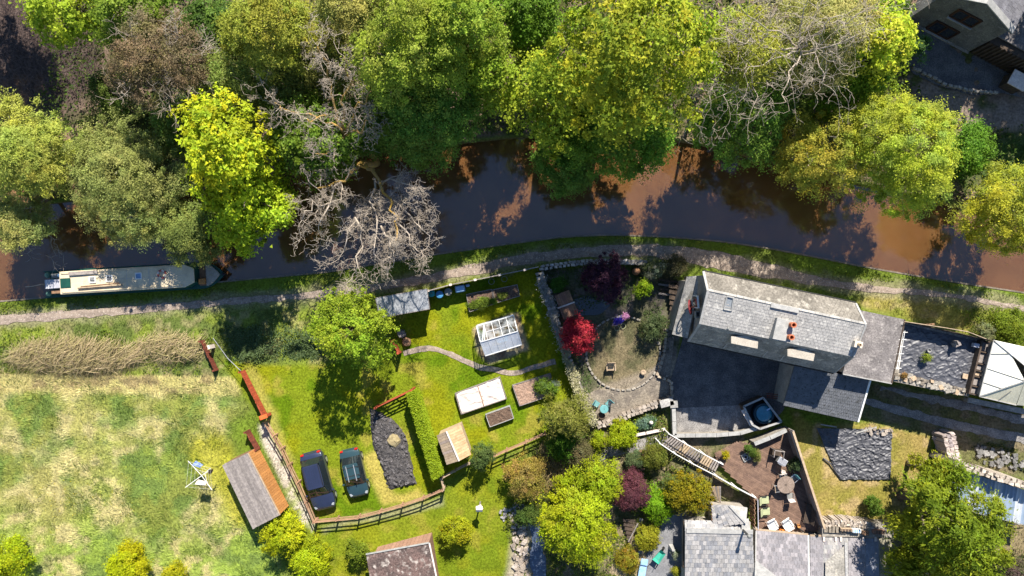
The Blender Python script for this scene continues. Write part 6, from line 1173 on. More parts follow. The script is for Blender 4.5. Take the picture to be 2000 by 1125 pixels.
def greenhouse():
    r = thing('greenhouse', 'glass greenhouse with white aluminium frame on the garden lawn', 'greenhouse', P3(975, 670, 0)); e, z = 1.65, 2.3
    A, B, RL, RR, D, C = P3(930.5, 637, e), P3(1002.7, 616, e), P3(938, 668, z), P3(1010.8, 647, z), P3(948, 695, e), P3(1019, 673, e); n = 5
    g = lambda p: V(p.x, p.y, .0)
    def bar(nm, p, q, w=.045, h=.045): m = MB(); m.bar(p, q, w, h); return part(nm, m, M['alu'], r)
    def pane(p, q, s, t, mt): m = MB(); N = (q - p).cross(t - p).normalized() * .006; pts = [x.lerp((p + q + s + t) / 4, .02) for x in (p, q, s, t)]; m.hexa([x - N for x in pts], [x + N for x in pts]); part('pane', m, M[mt], r)
    for k in range(n + 1):
        t = k / n; a, rr, d = A.lerp(B, t), RL.lerp(RR, t), D.lerp(C, t); w = .05 if k in (0, n) else .028
        bar('rafter', a, rr, w); bar('rafter', rr, d, w); bar('stud', g(a), a, w); bar('stud', g(d), d, w)
        if k < n:
            t2 = (k + 1) / n; a2, r2, d2 = A.lerp(B, t2), RL.lerp(RR, t2), D.lerp(C, t2); pane(a, a2, r2, rr, 'glass'); pane(rr, r2, d2, d, 'glass_whitish'); pane(g(a), g(a2), a2, a, 'glass'); pane(g(d), g(d2), d2, d, 'glass')
    for p, q in ((A, B), (RL, RR), (D, C)): bar('eave_bar' if p is not RL else 'ridge_bar', p, q, .07, .07)
    bar('glazing_bar', A.lerp(RL, .5).lerp(B.lerp(RR, .5), .2), A.lerp(RL, .5).lerp(B.lerp(RR, .5), .8), .04)
    for p, q in ((A.lerp(B, .2), RL.lerp(RR, .06)), (A.lerp(B, .2), RL.lerp(RR, .12)), (A.lerp(B, .78), RL.lerp(RR, .93)), (D.lerp(C, .6), RL.lerp(RR, .5))): bar('brace', p + V(0, 0, -.06), q + V(0, 0, -.06), .03, .03)
    for P0, Pr, P1 in ((A, RL, D), (B, RR, C)):
        for t in (.25, .5, .75): p = P0.lerp(P1, t); top = P0.lerp(Pr, t * 2) if t <= .5 else Pr.lerp(P1, t * 2 - 1); bar('stud', g(p), top, .035, .035)
        pane(g(P0), g(P0.lerp(P1, .5)), Pr, P0, 'glass'); pane(g(P0.lerp(P1, .5)), g(P1), P1, Pr, 'glass'); bar('sill_bar', g(P0) + V(0, 0, .04), g(P1) + V(0, 0, .04), .06, .06); bar('rail', g(P0) + V(0, 0, .8), g(P1) + V(0, 0, .8), .035, .035)
    for p, q in ((A, B), (D, C)): bar('sill_bar', g(p) + V(0, 0, .04), g(q) + V(0, 0, .04), .06, .06); bar('rail', g(p) + V(0, 0, .8), g(q) + V(0, 0, .8), .035, .035)
    m = MB(); m.bar(g(D.lerp(A, .14).lerp(C, .05)) + V(0, 0, .75), g(D.lerp(A, .14).lerp(C, .9)) + V(0, 0, .75), .5, .04); solo('potting_bench', m, M['grey_wood'], 'grey staging bench inside the greenhouse', 'bench')
    m = MB(); p = P3(982, 663, .8); m.box((p.x, p.y, .9), (.9, .35, .2), .28); solo('seed_tray', m, M['paleblue'], 'pale blue trays on the bench inside the greenhouse', 'tray')
    tree('bush', 'light green plants inside the greenhouse at its west end', 940, 650, .5, 8, .3, [(.22, .28, .04), (.16, .24, .03)], cat='plant', seed=120, leaf=(.1, .06), cr=.12, trunk=False)
greenhouse()

# ------------------------------------------------------------------ raised beds, black mulch, butts, hedge
def clod_sheet(A, B, C, D, nu, nv, amp, seed, f): ns = Noise(seed); return MB().grid(A, B, C, D, nu, nv, lambda u, v, p: amp * float(ns(p.x, p.y, f, 3)))
def raised_bed(label, pts, h, fill, frame, fillz=None, seed=0, wrinkle=False, cross=False):
    P_ = [P3(x, y, h) for x, y in pts]; c = sum(P_, V(0, 0, 0)) / 4; r = thing('raised_bed', label, 'raised bed', V(c.x, c.y, 0), group='raised beds on the garden lawn'); proto = None
    for k in range(4):
        a, b = P_[k], P_[(k + 1) % 4]; m = MB(); d = (b - a).normalized() * (.0 if k % 2 else .03); m.bar(V(a.x, a.y, h / 2) - d, V(b.x, b.y, h / 2) + d, .045, h); part('side_board', m, M[frame], r)
    for k in range(4): m = MB(); a = P_[k].lerp(c, .04); m.box((a.x, a.y, (h + .04) / 2), (.07, .07, h + .04)); part('corner_post', m, M[frame], r)
    q = [V(p.x, p.y, fillz or h - .08) for p in (P_[0].lerp(c, .03), P_[1].lerp(c, .03), P_[2].lerp(c, .03), P_[3].lerp(c, .03))]
    if wrinkle:
        for h0, h1 in ((0, .5), (.505, 1)):
            s = [q[0].lerp(q[1], h0), q[0].lerp(q[1], h1), q[3].lerp(q[2], h1), q[3].lerp(q[2], h0)]; part('fleece_cover', crumple(*s, 40, 40, .09, 31 + int(h0 * 10), 1.1), M[fill], r, smooth=True)
        m = MB(); m.bar(q[0].lerp(q[1], .502) + V(0, 0, .05), q[3].lerp(q[2], .502) + V(0, 0, .05), .06, .04); part('middle_board', m, M['brown_wood'], r)
    else: part('soil', clod_sheet(*q, 30, 20, .1, seed + 3, 5), M[fill], r)
    return r, P_
raised_bed('shaded raised bed of green seedlings nearest the shed', [(911, 575), (960, 565), (965, 594), (917, 609)], .4, 'soil', 'grey_wood', seed=1)
raised_bed('shaded raised bed with tan clods nearest the planted wall', [(962, 566), (1010, 556), (1015, 578), (968, 592)], .4, 'soil', 'grey_wood', seed=2)
raised_bed('large raised bed under wrinkled pale pink fleece', [(889, 769), (976, 737), (989, 779), (901, 809)], .45, 'fleece', 'grey_wood', wrinkle=True)
raised_bed('smallest raised bed with brown soil and pale frame', [(948.5, 810), (995.5, 793), (1003, 817), (957, 834)], .42, 'soil', 'lead', seed=4)
raised_bed('raised bed half bark chips and half green plants', [(1001, 753), (1075, 730), (1083, 770), (1015, 793)], .4, 'bark_chip', 'grey_wood', seed=5)
tree('bush', 'row of green seedlings in the shaded bed nearest the shed', 938, 594, .5, 17, .14, [(.2, .26, .03), (.13, .2, .03)], cat='plant', seed=121, leaf=(.09, .06), cr=.12, trunk=False, rx=1.5, rot=.25)
tree('bush', 'green plants between the two shaded raised beds', 965, 588, .5, 7, .25, [(.16, .24, .02), (.1, .18, .02)], cat='plant', seed=122, leaf=(.1, .06), cr=.12, trunk=False)
tree('bush', 'pale green plants in the shaded bed nearest the planted wall', 980, 578, .5, 9, .16, [(.26, .3, .05), (.2, .26, .05)], cat='plant', seed=123, leaf=(.09, .06), cr=.12, trunk=False, rx=1.4, rot=.25)
tree('bush', 'blue grey leafy plant at the end of the half bark raised bed', 1082, 752, .6, 10, .3, [(.14, .18, .12), (.18, .22, .14)], cat='plant', seed=124, leaf=(.1, .06), cr=.14, trunk=False)
def mulch():
    poly = [(722, 797), (745, 806), (772, 822), (793, 850), (803, 898), (814, 946), (760, 957), (753, 936), (740, 900), (728, 870), (724, 838)]; rng = np.random.default_rng(9); ns = Noise(77); mb = MB(); X, Y = np.meshgrid(np.arange(716, 818, 1.5), np.arange(790, 962, 1.5)); d = polyd(X + (N1(X / 8, Y / 8) - .5) * 7, Y + (N2(X / 8, Y / 8) - .5) * 7, poly); z = np.where(d > 0, np.minimum(d / 14, 1) * .16 + ns(X / 25, Y / 25, 4, 3) * .22 * np.minimum(1, d / 6), -.1)
    ny, nx = X.shape; mb.v = [((x - 1000) / 25, (562.5 - y) / 25, float(zz)) for x, y, zz in zip(X.ravel(), Y.ravel(), z.ravel())]; mb.f = [(j * nx + i, j * nx + i + 1, (j + 1) * nx + i + 1, (j + 1) * nx + i) for j in range(ny - 1) for i in range(nx - 1) if z[j, i] > -.05 or z[j + 1, i + 1] > -.05]
    o = part('black_mulch', mb, M['char']); tag(o, 'long heap of black clods beside the clipped hedge', 'mulch', kind='stuff')
    # clods on top
    cl = MB(); r2 = random.Random(4)
    for k in range(520):
        x, y = r2.uniform(722, 812), r2.uniform(797, 957)
        if float(polyd(np.array([x]), np.array([y]), poly)[0]) < 3: continue
        p = P3(x, y, .16 + r2.uniform(0, .12)); s = r2.uniform(.05, .15); cl.box((p.x, p.y, p.z), (s * 1.6, s, s * .8), r2.uniform(0, 3)); n = len(cl.v); cl.v[n - 8:] = [(a + r2.uniform(-.03, .03), b + r2.uniform(-.03, .03), c + r2.uniform(-.02, .02)) for a, b, c in cl.v[n - 8:]]
    o = part('mulch_clods', cl, mat('pale_clods', (.12, .11, .11), (.06, .055, .055), 3, .9, c3=(.2, .18, .18))); tag(o, 'loose grey clods on the black mulch heap', 'mulch', kind='stuff')
mulch()
m = MB(); p = P3(769, 861, .3); rng_ = random.Random(2)
m.lathe((p.x, p.y, .12), [(.55, 0), (.5, .2), (.3, .32), (.05, .36)], 14); m.v = [(a + rng_.uniform(-.06, .06), b + rng_.uniform(-.06, .06), c + rng_.uniform(-.04, .04)) for a, b, c in m.v]
solo('compost_heap', m, mat('tan_compost', (.33, .27, .15), (.24, .19, .10), 5, .95, .8), 'small tan compost heap on the black mulch', 'heap')
def hedge():
    rng = np.random.default_rng(55); r = thing('hedge', 'clipped bright green hedge between the mulch and the small shed', 'hedge', P3(833, 855, 0)); zt = 1.75; poly = [(794, 770), (811, 763), (864, 926), (846, 937)]; P_ = [P3(x, y, zt) for x, y in poly]; a0, a1, b1, b0 = P_
    m = MB(); c = sum(P_, V(0, 0, 0)) / 4; q = [p.lerp(c, .07) for p in P_]; m.hexa([V(p.x, p.y, 0) for p in q], [V(p.x, p.y, zt - .1) for p in q]); part('core', m, M['hedge_core'], r)
    n = 30000; t = rng.random(n); s = rng.random(n); top = rng.random(n) < .5; u = np.where(top, s, np.where(rng.random(n) < .5, 0, 1)); zz = np.where(top, zt + rng.normal(size=n) * .07, rng.uniform(.05, zt, n))
    A0, A1, B0, B1 = [np.array(p) for p in (a0, a1, b0, b1)]; L0 = A0 + (B0 - A0) * t[:, None]; L1 = A1 + (B1 - A1) * t[:, None]; P = L0 + (L1 - L0) * u[:, None] + rng.normal(size=(n, 3)) * .05; P[:, 2] = zz + (N1(P[:, 0] * 2, P[:, 1] * 2, 1.2) - .5) * .18
    e = rng.random(n) < .08; t2 = rng.random(n); E = np.where(rng.random(n)[:, None] < .5, A0 + (A1 - A0) * t2[:, None], B0 + (B1 - B0) * t2[:, None]); P[e, :2] = E[e, :2]; P[e, 2] = rng.uniform(.05, zt, e.sum())
    N = unit(rng.normal(size=(n, 3)) * .6 + np.array((0, .25, .9))); L = rng.uniform(.07, .14, n); C = pal(rng, [(.29, .38, .016), (.23, .33, .016), (.34, .4, .02)], n, .25); o = bpy.data.objects.new('foliage', leaf_mesh('foliage', P - np.array(ORG[r.name]), rng.normal(size=(n, 3)), N, L, L * .6, C, M['leaf'])); link(o, r)
hedge()
def butts():
    for x, y, mt, lab in ((842, 573, 'teal', 'teal lidded water butt nearest the felt shed'), (858.5, 575, 'blue', 'dark blue water butt in the middle of the row'), (875, 570, 'greyplastic', 'grey water butt beside the pale blue tank')):
        p = P3(x, y, .95); r = thing('water_butt', lab, 'water butt', V(p.x, p.y, 0), group='water butts by the towpath fence'); m = MB(); m.lathe((0, 0, 0), [(.2, 0), (.26, .1), (.28, .5), (.26, .88), (.24, .92)], 20); part('barrel', m, M[mt], r, local=True, smooth=True); m = MB(); m.lathe((0, 0, .9), [(.28, 0), (.28, .05), (.12, .09), (.0, .09)], 20); part('lid', m, M[mt], r, local=True); m = MB(); m.box((0, -.28, .25), (.05, .08, .05)); part('tap', m, M['black'], r, local=True); m = MB(); m.box((0.05, 0.02, 1.0), (.12, .05, .03), .5); part('handle', m, M['greyplastic'], r, local=True)
    p = P3(898, 564, .9); r = thing('water_tank', 'pale blue square water tank against the towpath fence', 'tank', V(p.x, p.y, 0), .18); m = MB(); m.box((0, 0, .45), (.72, .52, .9)); part('tank', m, M['paleblue'], r, local=True, bevel=.06); m = MB(); m.box((0, 0, .92), (.6, .42, .05)); part('lid', m, M['lamp'] if 0 else M['paleblue'], r, local=True, bevel=.02)
    m = MB(); p = P3(913, 557.5, .5); m.box((p.x, p.y, .25), (.28, .2, .5), .2); solo('plastic_can', m, M['paleblue'], 'small blue can right of the square water tank', 'can', bevel=.04)
    for x, y, lab in ((960, 550, 'left wire hoop in the shade behind the raised beds'), (985, 545, 'right wire hoop in the shade behind the raised beds')): m = MB(); p = P3(x, y, 0); m.torus((p.x, p.y, .25), .22, .02, 16, 5); solo('wire_hoop', m, M['greyplastic'], lab, 'hoop', group='wire hoops behind the raised beds')
butts()

# ------------------------------------------------------------------ fences, gates
def rail_fence(name, label, pts, h=1.15, wood='tan_wood', group=None, rails=(.45, .85, 1.12), postw=.11):
    q = [P3(x, y, h) for x, y in pts]; r = thing(name, label, 'fence', V(q[0].x, q[0].y, 0), 0, group); rng = random.Random(int(pts[0][0]))
    for p in q: m = MB(); m.box((p.x + rng.uniform(-.02, .02), p.y, (h + .06) / 2), (postw, postw, h + .06), rng.uniform(0, .3)); part('post', m, M[wood], r)
    for a, b in zip(q[:-1], q[1:]):
        for z in rails: m = MB(); m.bar((a.x, a.y, z + rng.uniform(-.02, .02)), (b.x, b.y, z + rng.uniform(-.02, .02)), .05, .09); part('rail', m, M[wood], r)
    return r
M['fence_wood'] = mat('brown_fence_wood', (.36, .21, .13), (.28, .16, .10), 4, .85, .3, jit=.15)
rail_fence('rail_fence', 'post and rail fence between the car lawn and the plank roofed shed', [(515, 826), (532, 853), (547, 878), (562, 910), (579, 945), (596, 983), (612, 1021)], wood='fence_wood')
rail_fence('rail_fence', 'post and rail fence along the lower edge of the car lawn', [(614, 1021), (656, 1017), (698, 1013), (741, 1002), (783, 990), (824, 976), (864, 959)], wood='fence_wood')
rail_fence('rail_fence', 'short fence from the corner post past the small shed', [(866, 957), (861, 936), (888, 921), (917, 906)], wood='tan_wood')
rail_fence('rail_fence', 'brown fence from the clipped bush to the olive conifer', [(964, 893), (990, 881), (1028, 865), (1066, 848)], wood='fence_wood')
def panel_fence(label, a, b, h, wood, n, name='panel_fence', rng=random.Random(12)):
    p, q = P3(*a, h), P3(*b, h); r = thing(name, label, 'fence', V(p.x, p.y, 0)); d = (q - p).normalized(); out = V(-d.y, d.x, 0); out = out if out.x > 0 else -out
    for k in range(n):
        s, t = p.lerp(q, k / n), p.lerp(q, (k + .92) / n); hh = h + rng.uniform(-.05, .05); m = MB(); m.hexa([V(s.x, s.y, .03), V(t.x, t.y, .03), V(t.x, t.y, .03) + out * .025, V(s.x, s.y, .03) + out * .025], [V(s.x, s.y, hh), V(t.x, t.y, hh), V(t.x, t.y, hh) + out * .025, V(s.x, s.y, hh) + out * .025]); part('fence_board', m, M[wood], r)
    for z in (.3, h - .25): m = MB(); m.bar(V(p.x, p.y, z) - out * .03, V(q.x, q.y, z) - out * .03, .05, .09); part('rail', m, M[wood], r)
    for e in (p, q): m = MB(); m.box((e.x - out.x * .05, e.y, (h + .1) / 2), (.13, .13, h + .1), .3); part('post', m, M[wood], r)
    return r
M['red_dark'] = mat('dark_red_stain', (.20, .05, .03), (.13, .035, .022), 4, .85, .3, jit=.18)
panel_fence('red stained board fence running down to the orange gate post', (469, 727), (512, 812), 1.05, 'rust_red', 22)
panel_fence('dark brown board fence leaning beside the dry stems', (391, 667), (418, 724), .8, 'red_dark', 14)
panel_fence('short red brown board fence at the end of the plank roofed shed', (479, 845), (499, 880), 1.0, 'red_dark', 9)
def gate_post():
    p = P3(513, 816, 1.6); r = thing('gate_post', 'thick orange red gate post at the corner of the car lawn', 'gate post', V(p.x, p.y, 0)); m = MB(); m.box((0, 0, .8), (.24, .24, 1.6), .4); part('post', m, M['rust_red'], r, local=True, bevel=.02); m = MB(); m.box((0.05, .05, 1.62), (.62, .32, .06), .35); part('cap', m, mat('orange_red_paint', (.62, .13, .03), (.52, .1, .025), 5, .7), r, local=True, bevel=.02); m = MB(); m.bar((-.05, 0, 1.3), (-.5, .95, 1.3), .1, .16); part('arm', m, M['rust_red'], r, local=True)
gate_post()
def gate(label, a, b, h, nb=6):
    p, q = P3(*a, h), P3(*b, h); r = thing('gate', label, 'gate', V(p.x, p.y, 0)); d = (q - p).normalized()
    for z in [.2, .5, .8, 1.1, h]: m = MB(); m.bar(V(p.x, p.y, z), V(q.x, q.y, z), .05, .1); part('gate_rail', m, M['rust_red'], r)
    for t in (0, 1): s = p.lerp(q, t); m = MB(); m.bar(V(s.x, s.y, .05), V(s.x, s.y, h + .1), .1, .1); part('stile', m, M['rust_red'], r)
    for t0, t1 in ((.02, .5), (.98, .5), (.5, .02), (.5, .98)): s, u = p.lerp(q, t0), p.lerp(q, t1); m = MB(); m.bar(V(s.x, s.y, .2), V(u.x, u.y, h), .04, .08); part('brace', m, M['rust_red'], r)
    for t in (-.03, 1.03): s = p.lerp(q, t); m = MB(); m.box((s.x, s.y, (h + .15) / 2), (.16, .16, h + .15), .3); part('gate_post', m, M['rust_red'], r)
gate('bright red five bar gate above the black mulch', (735, 796), (803, 763), 1.35)
gate('short red gate beside the bright green round tree', (766, 667), (777, 689), 1.3)
def wire():
    m = MB(); m.tube([P3(416, 660, 1.4), P3(445, 700, 1.1), P3(470, 724, 1.4)], .02, 4); solo('wire_strand', m, M['boat_grey'], 'thin pale wire between brown fence and red fence', 'wire')
    m = MB(); p = P3(418, 676, 0); m.box((p.x, p.y, .5), (.16, .3, 1.0), .3); solo('post', m, M['fleece'], 'pale stub post above the leaning brown fence', 'post')
wire()
def towpath_fence():
    pts = [(836, 568), (880, 556), (928, 546.5), (976, 537), (1025, 527), (1052, 521)]; h = 1.5; q = [P3(x, y, h) for x, y in pts]; r = thing('board_fence', 'dark board fence with pale post caps between towpath and garden', 'fence', V(q[2].x, q[2].y, 0)); rng = random.Random(6)
    for a, b in zip(q[:-1], q[1:]):
        n = max(4, int((b - a).length / .16)); L = (b - a)
        m = MB()
        for k in range(n): s, t = a.lerp(b, k / n), a.lerp(b, (k + .93) / n); m.bar(V(s.x, s.y, h / 2), V(t.x, t.y, h / 2), .03, h + rng.uniform(-.04, .04) - .06)
        part('fence_boards', m, M['dark_wood'], r, kind='stuff')
        m = MB(); m.bar(a, b, .07, .05); part('top_rail', m, M['grey_wood'], r)
    for p in q[:-1]: m = MB(); m.box((p.x, p.y, (h + .08) / 2), (.1, .1, h + .08), .2); o = part('post', m, M['grey_wood'], r); m = MB(); m.box((p.x, p.y, h + .1), (.2, .16, .05), .2); part('post_cap', m, M['fleece'], o)
towpath_fence()
# ------------------------------------------------------------------ stone garden: planted wall, terrace walls, furniture
def stone_line(mb, cols, pts, w, h, rng, size=.26, rows=2, tone=((.30, .27, .23), (.38, .34, .29), (.22, .20, .18), (.34, .31, .29))):
    for (x0, y0), (x1, y1) in zip(pts[:-1], pts[1:]):
        a, b = P3(x0, y0, h), P3(x1, y1, h); a.z = b.z = 0; d = (b - a); L = d.length; d.normalize(); nr = V(-d.y, d.x, 0); n = max(1, int(L / size)); hh = h
        for k in range(n):
            for rr in range(rows):
                o = (rr + .5) / rows - .5; s = size * rng.uniform(.75, 1.15); p = a + d * (L * (k + .5 + .3 * (rr % 2)) / n) + nr * (o * w); zc = hh - rng.uniform(.02, .12); n0 = len(mb.v)
                mb.box((p.x, p.y, zc / 2), (s * .94, w / rows * .95, zc), math.atan2(d.y, d.x) + rng.uniform(-.25, .25)); mb.v[n0:] = [(x + rng.uniform(-.04, .04), y + rng.uniform(-.04, .04), z + (rng.uniform(-.05, .05) if z > .2 else 0)) for x, y, z in mb.v[n0:]]
                c = rng.choice(tone); f = rng.uniform(.8, 1.2); cols += [tuple(q * f for q in c)] * 8
def stones_obj(name, mb, cols, parent, kind='stuff'):
    off = ORG[parent.name]; me = bpy.data.meshes.new(name); me.from_pydata([(v[0] - off.x, v[1] - off.y, v[2] - off.z) for v in mb.v], [], mb.f); a = me.attributes.new('Col', 'FLOAT_COLOR', 'POINT'); a.data.foreach_set('color', np.c_[np.array(cols), np.ones(len(cols))].astype(np.float32).ravel()); me.materials.append(M['stone_col']); o = bpy.data.objects.new(name, me); link(o, parent)
    if kind: o['kind'] = kind
    return o
def wall_thing(name, label, pts, w, h, seed, size=.26, rows=2, **kw):
    p = P3(*pts[0], 0); r = thing(name, label, 'wall', V(p.x, p.y, 0)); mb = MB(); cols = []; stone_line(mb, cols, pts, w, h, random.Random(seed), size, rows, **kw); stones_obj('stones', mb, cols, r); return r
PW = [(1053, 530), (1060, 555), (1073, 590), (1083, 620), (1093, 650), (1106, 690), (1118, 725), (1130, 757), (1143, 790), (1160, 828)]
pw = wall_thing('planted_wall', 'stone wall overgrown with pale lavender plants between lawn and stone garden', PW, .6, 1.1, 21, .3, 2)
def wall_plants():
    rng = np.random.default_rng(71); n = 9000; t = rng.random(n) * (len(PW) - 1); i = t.astype(int); f = (t - i)[:, None]; pts = np.array([W(x, y, 1.15) for x, y in PW]); P = pts[i] * (1 - f) + pts[i + 1] * f; P[:, :2] += rng.normal(size=(n, 2)) * .2; P[:, 2] = 1.08 + rng.random(n) * .22 * sstep(.3, .6, N1(P[:, 0], P[:, 1], 1.5)) ; k = N2(P[:, 0], P[:, 1], 1.1, 2) > .42; P = P[k]; n = len(P)
    N = unit(rng.normal(size=(n, 3)) * .6 + np.array((0, 0, .8))); L = rng.uniform(.06, .14, n); sun_yel = sstep(640, 700, 562.5 - P[:, 1] * 25 * 1.0)  # leaf colour painted: grey for the shaded upper run, yellow for the sunny lower
    C = pal(rng, [(.26, .25, .27), (.20, .22, .17), (.32, .30, .31)], n, .25) * (1 - sun_yel)[:, None] + pal(rng, [(.36, .34, .20), (.30, .29, .14), (.42, .38, .26)], n, .25) * sun_yel[:, None]
    o = bpy.data.objects.new('foliage', leaf_mesh('foliage', P - np.array(ORG[pw.name]), rng.normal(size=(n, 3)), N, L, L * .6, C, M['lav'])); link(o, pw); o['kind'] = 'stuff'
wall_plants()
wall_thing('stone_wall', 'low grey stone wall between the purple maple and the towpath', [(1053, 524), (1090, 518), (1140, 512), (1200, 510), (1262, 513)], .4, 1.0, 22, .3, 2)
PINK = ((.28, .235, .195), (.24, .2, .165), (.32, .275, .235))
wall_thing('stone_wall', 'pinkish stone wall along the lower edge of the sunlit terrace', [(1166, 832), (1200, 822), (1240, 806), (1285, 790), (1312, 780)], .5, .7, 23, .3, 2, tone=PINK)
wall_thing('stone_wall', 'pale stone kerb between the terrace and the olive conifer', [(1132, 757), (1146, 790), (1166, 830)], .35, .5, 24, .3, 1, tone=PINK)
wall_thing('stone_wall', 'tan stone edge between the round lawn and the dark yard', [(1304, 632), (1298, 690), (1284, 735), (1312, 745), (1313, 778)], .22, .35, 25, .3, 1, tone=((.34, .27, .2), (.4, .33, .25)))
def ring():
    r = thing('stone_ring', 'ring of low edging stones round the dry round lawn', 'edging', P3(*CIRCLE_C, 0)); m = MB(); rng = random.Random(3); src = None; n = 44
    for k in range(n):
        t = 2 * math.pi * k / n
        if .3 < (t % 6.28) < 1.0: continue
        if src is None: m.box((0, 0, .06), (.34, .16, .14)); src = part('stone', m, M['stone'], r, local=True, bevel=.03); o = src
        else: o = src.copy(); scene.collection.objects.link(o)
        o.location = (CIRCLE_R / 25 * math.cos(t), CIRCLE_R / 25 * math.sin(t), 0); o.rotation_euler = (0, 0, t + math.pi / 2 + rng.uniform(-.12, .12)); o.scale = (rng.uniform(.8, 1.1), rng.uniform(.7, 1.2), rng.uniform(.7, 1.3))
ring()
def flagstones():
    r = thing('flagstones', 'irregular flagstones along the lower right of the round lawn', 'paving', P3(1250, 735, 0)); rng = random.Random(13)
    for k in range(34):
        x, y = rng.uniform(1168, 1300), rng.uniform(735, 810)
        if math.hypot(x - CIRCLE_C[0], y - CIRCLE_C[1]) < CIRCLE_R + 8 or y > 815 - (x - 1160) * .28: continue
        p = P3(x, y, .03); n = rng.randint(5, 7); a0 = rng.random() * 6; s = rng.uniform(.25, .5); m = MB(); m.prism([(p.x + s * rng.uniform(.75, 1.1) * math.cos(a0 + 6.283 * i / n), p.y + s * rng.uniform(.75, 1.1) * math.sin(a0 + 6.283 * i / n)) for i in range(n)], .0, .035 + rng.uniform(0, .02)); part('flagstone', m, M['paving'], r)
flagstones()
def lids():
    r = thing('boarded_bin', 'brown boarded bin with two lids and a pale bar beside the pond', 'bin', P3(1107, 598, 0), 0); z = .7
    for q in ([(1083, 577), (1111, 566), (1120, 588), (1091, 599)], [(1092, 603), (1122, 592), (1131, 613), (1101, 625)]):
        P_ = [P3(x, y, z) for x, y in q]; m = MB(); m.hexa([V(p.x, p.y, 0) for p in P_], [V(p.x, p.y, z - .05) for p in P_]); part('box', m, M['dark_wood'], r); plank_roof(r, P_[0], P_[1], P_[2], P_[3], 7, [M['brown_wood'], M['brick']], 'lid_board', seed=3)
    m = MB(); m.bar(P3(1089, 602, z + .06), P3(1122, 590, z + .06), .12, .08); part('bar', m, M['fleece'], r)
lids()
def slat_seat(name, label, px, py, rz, mt, w=.55, d=.55, h=.42, back=True, arms=False, cat='chair', group=None, cushion=None):
    p = P3(px, py, h); r = thing(name, label, cat, V(p.x, p.y, 0), rz, group)
    m = MB(); n = 5
    for k in range(n): m = MB(); m.box((-d / 2 + d * (k + .5) / n, 0, h), (d / n * .8, w, .03)); part('slat', m, M[mt], r, local=True)
    for sx in (-1, 1):
        for sy in (-1, 1): m = MB(); m.box((sx * (d / 2 - .04), sy * (w / 2 - .04), h / 2), (.05, .05, h)); part('leg', m, M[mt], r, local=True)
    if back:
        for k in range(4): m = MB(); m.box((-d / 2 - .02 - .03 * k, 0, h + .1 + k * .12), (.03, w, .09)); part('back_slat', m, M[mt], r, local=True)
        for s in (-1, 1): m = MB(); m.bar((-d / 2, s * w / 2 * .9, h), (-d / 2 - .12, s * w / 2 * .9, h + .5), .05, .05); part('back_post', m, M[mt], r, local=True)
    if arms:
        for s in (-1, 1): m = MB(); m.box((0, s * (w / 2 + .03), h + .22), (d, .07, .04)); part('armrest', m, M[mt], r, local=True); m = MB(); m.box((d / 2 - .05, s * (w / 2 + .03), h / 2 + .1), (.05, .05, h + .2)); part('arm_post', m, M[mt], r, local=True)
    if cushion: m = MB(); m.box((.02, 0, h + .06), (d * .95, w * .92, .08)); part('cushion', m, M[cushion], r, local=True, bevel=.025); m = MB(); m.hexa([(-d / 2 + .02, -w * .45, h + .08), (-d / 2 + .1, -w * .45, h + .08), (-d / 2 + .1, w * .45, h + .08), (-d / 2 + .02, w * .45, h + .08)], [(-d / 2 - .14, -w * .45, h + .55), (-d / 2 - .06, -w * .45, h + .55), (-d / 2 - .06, w * .45, h + .55), (-d / 2 - .14, w * .45, h + .55)]); part('back_cushion', m, M[cushion], r, local=True, bevel=.02)
    return r
slat_seat('garden_chair', 'tan wooden armchair on the round lawn', 1193, 717, -1.55, 'tan_wood', .6, .55, .42, True, True)
slat_seat('bistro_chair', 'turquoise bistro chair behind the turquoise table', 1165, 789, -.6, 'iron_teal', .42, .42, .42)
slat_seat('bistro_chair', 'turquoise bistro chair tucked right of the turquoise table', 1189, 788, -2.3, 'iron_teal', .4, .4, .42)
def round_table(name, label, px, py, rad, h, mt, legs=4, z0=0.0):
    p = P3(px, py, h + z0); r = thing(name, label, 'table', V(p.x, p.y, z0)); m = MB(); m.lathe((0, 0, h - .03), [(rad - .02, 0), (rad, .01), (rad, .035), (rad - .03, .045), (0.03, .045)], 28); part('table_top', m, M[mt], r, local=True)
    m = MB(); m.lathe((0, 0, h + .012), [(.03, 0), (.03, .02), (0, .02)], 10); part('centre_hole', m, M['black'], r, local=True)
    for k in range(legs): t = 6.283 * k / legs + .4; m = MB(); m.tube([(rad * .75 * math.cos(t), rad * .75 * math.sin(t), 0), (rad * .5 * math.cos(t), rad * .5 * math.sin(t), h - .03)], .025, 6); part('leg', m, M[mt], r, local=True)
round_table('bistro_table', 'round turquoise bistro table on the sunlit terrace', 1180, 799, .33, .72, 'iron_teal')
m = MB(); p = P3(1175, 812, .3); m.lathe((p.x, p.y, 0), [(.2, 0), (.28, .4), (.25, .4), (.22, .3), (0, .3)], 16); solo('plant_pot', m, M['dark_wood'], 'dark soil filled pot below the turquoise table', 'pot')
m = MB(); p = P3(1243, 530, .6); m.lathe((p.x, p.y, 0), [(.22, 0), (.3, .35), (.2, .6), (.26, .9), (.1, 1.05), (0, 1.05)], 12); solo('garden_urn', m, M['tan_wood'] if 0 else mat('ochre_clay', (.36, .19, .10), (.28, .14, .08), 4, .9), 'ochre clay urn between purple maple and white flowering shrub', 'urn', smooth=True)
m = MB(); p = P3(1256, 727, .2); m.lathe((p.x, p.y, 0), [(.16, 0), (.22, .3), (.14, .34), (0, .3)], 10); solo('stone_pot', m, M['tan_wood'], 'small tan stone pot at the end of the round lawn', 'pot')
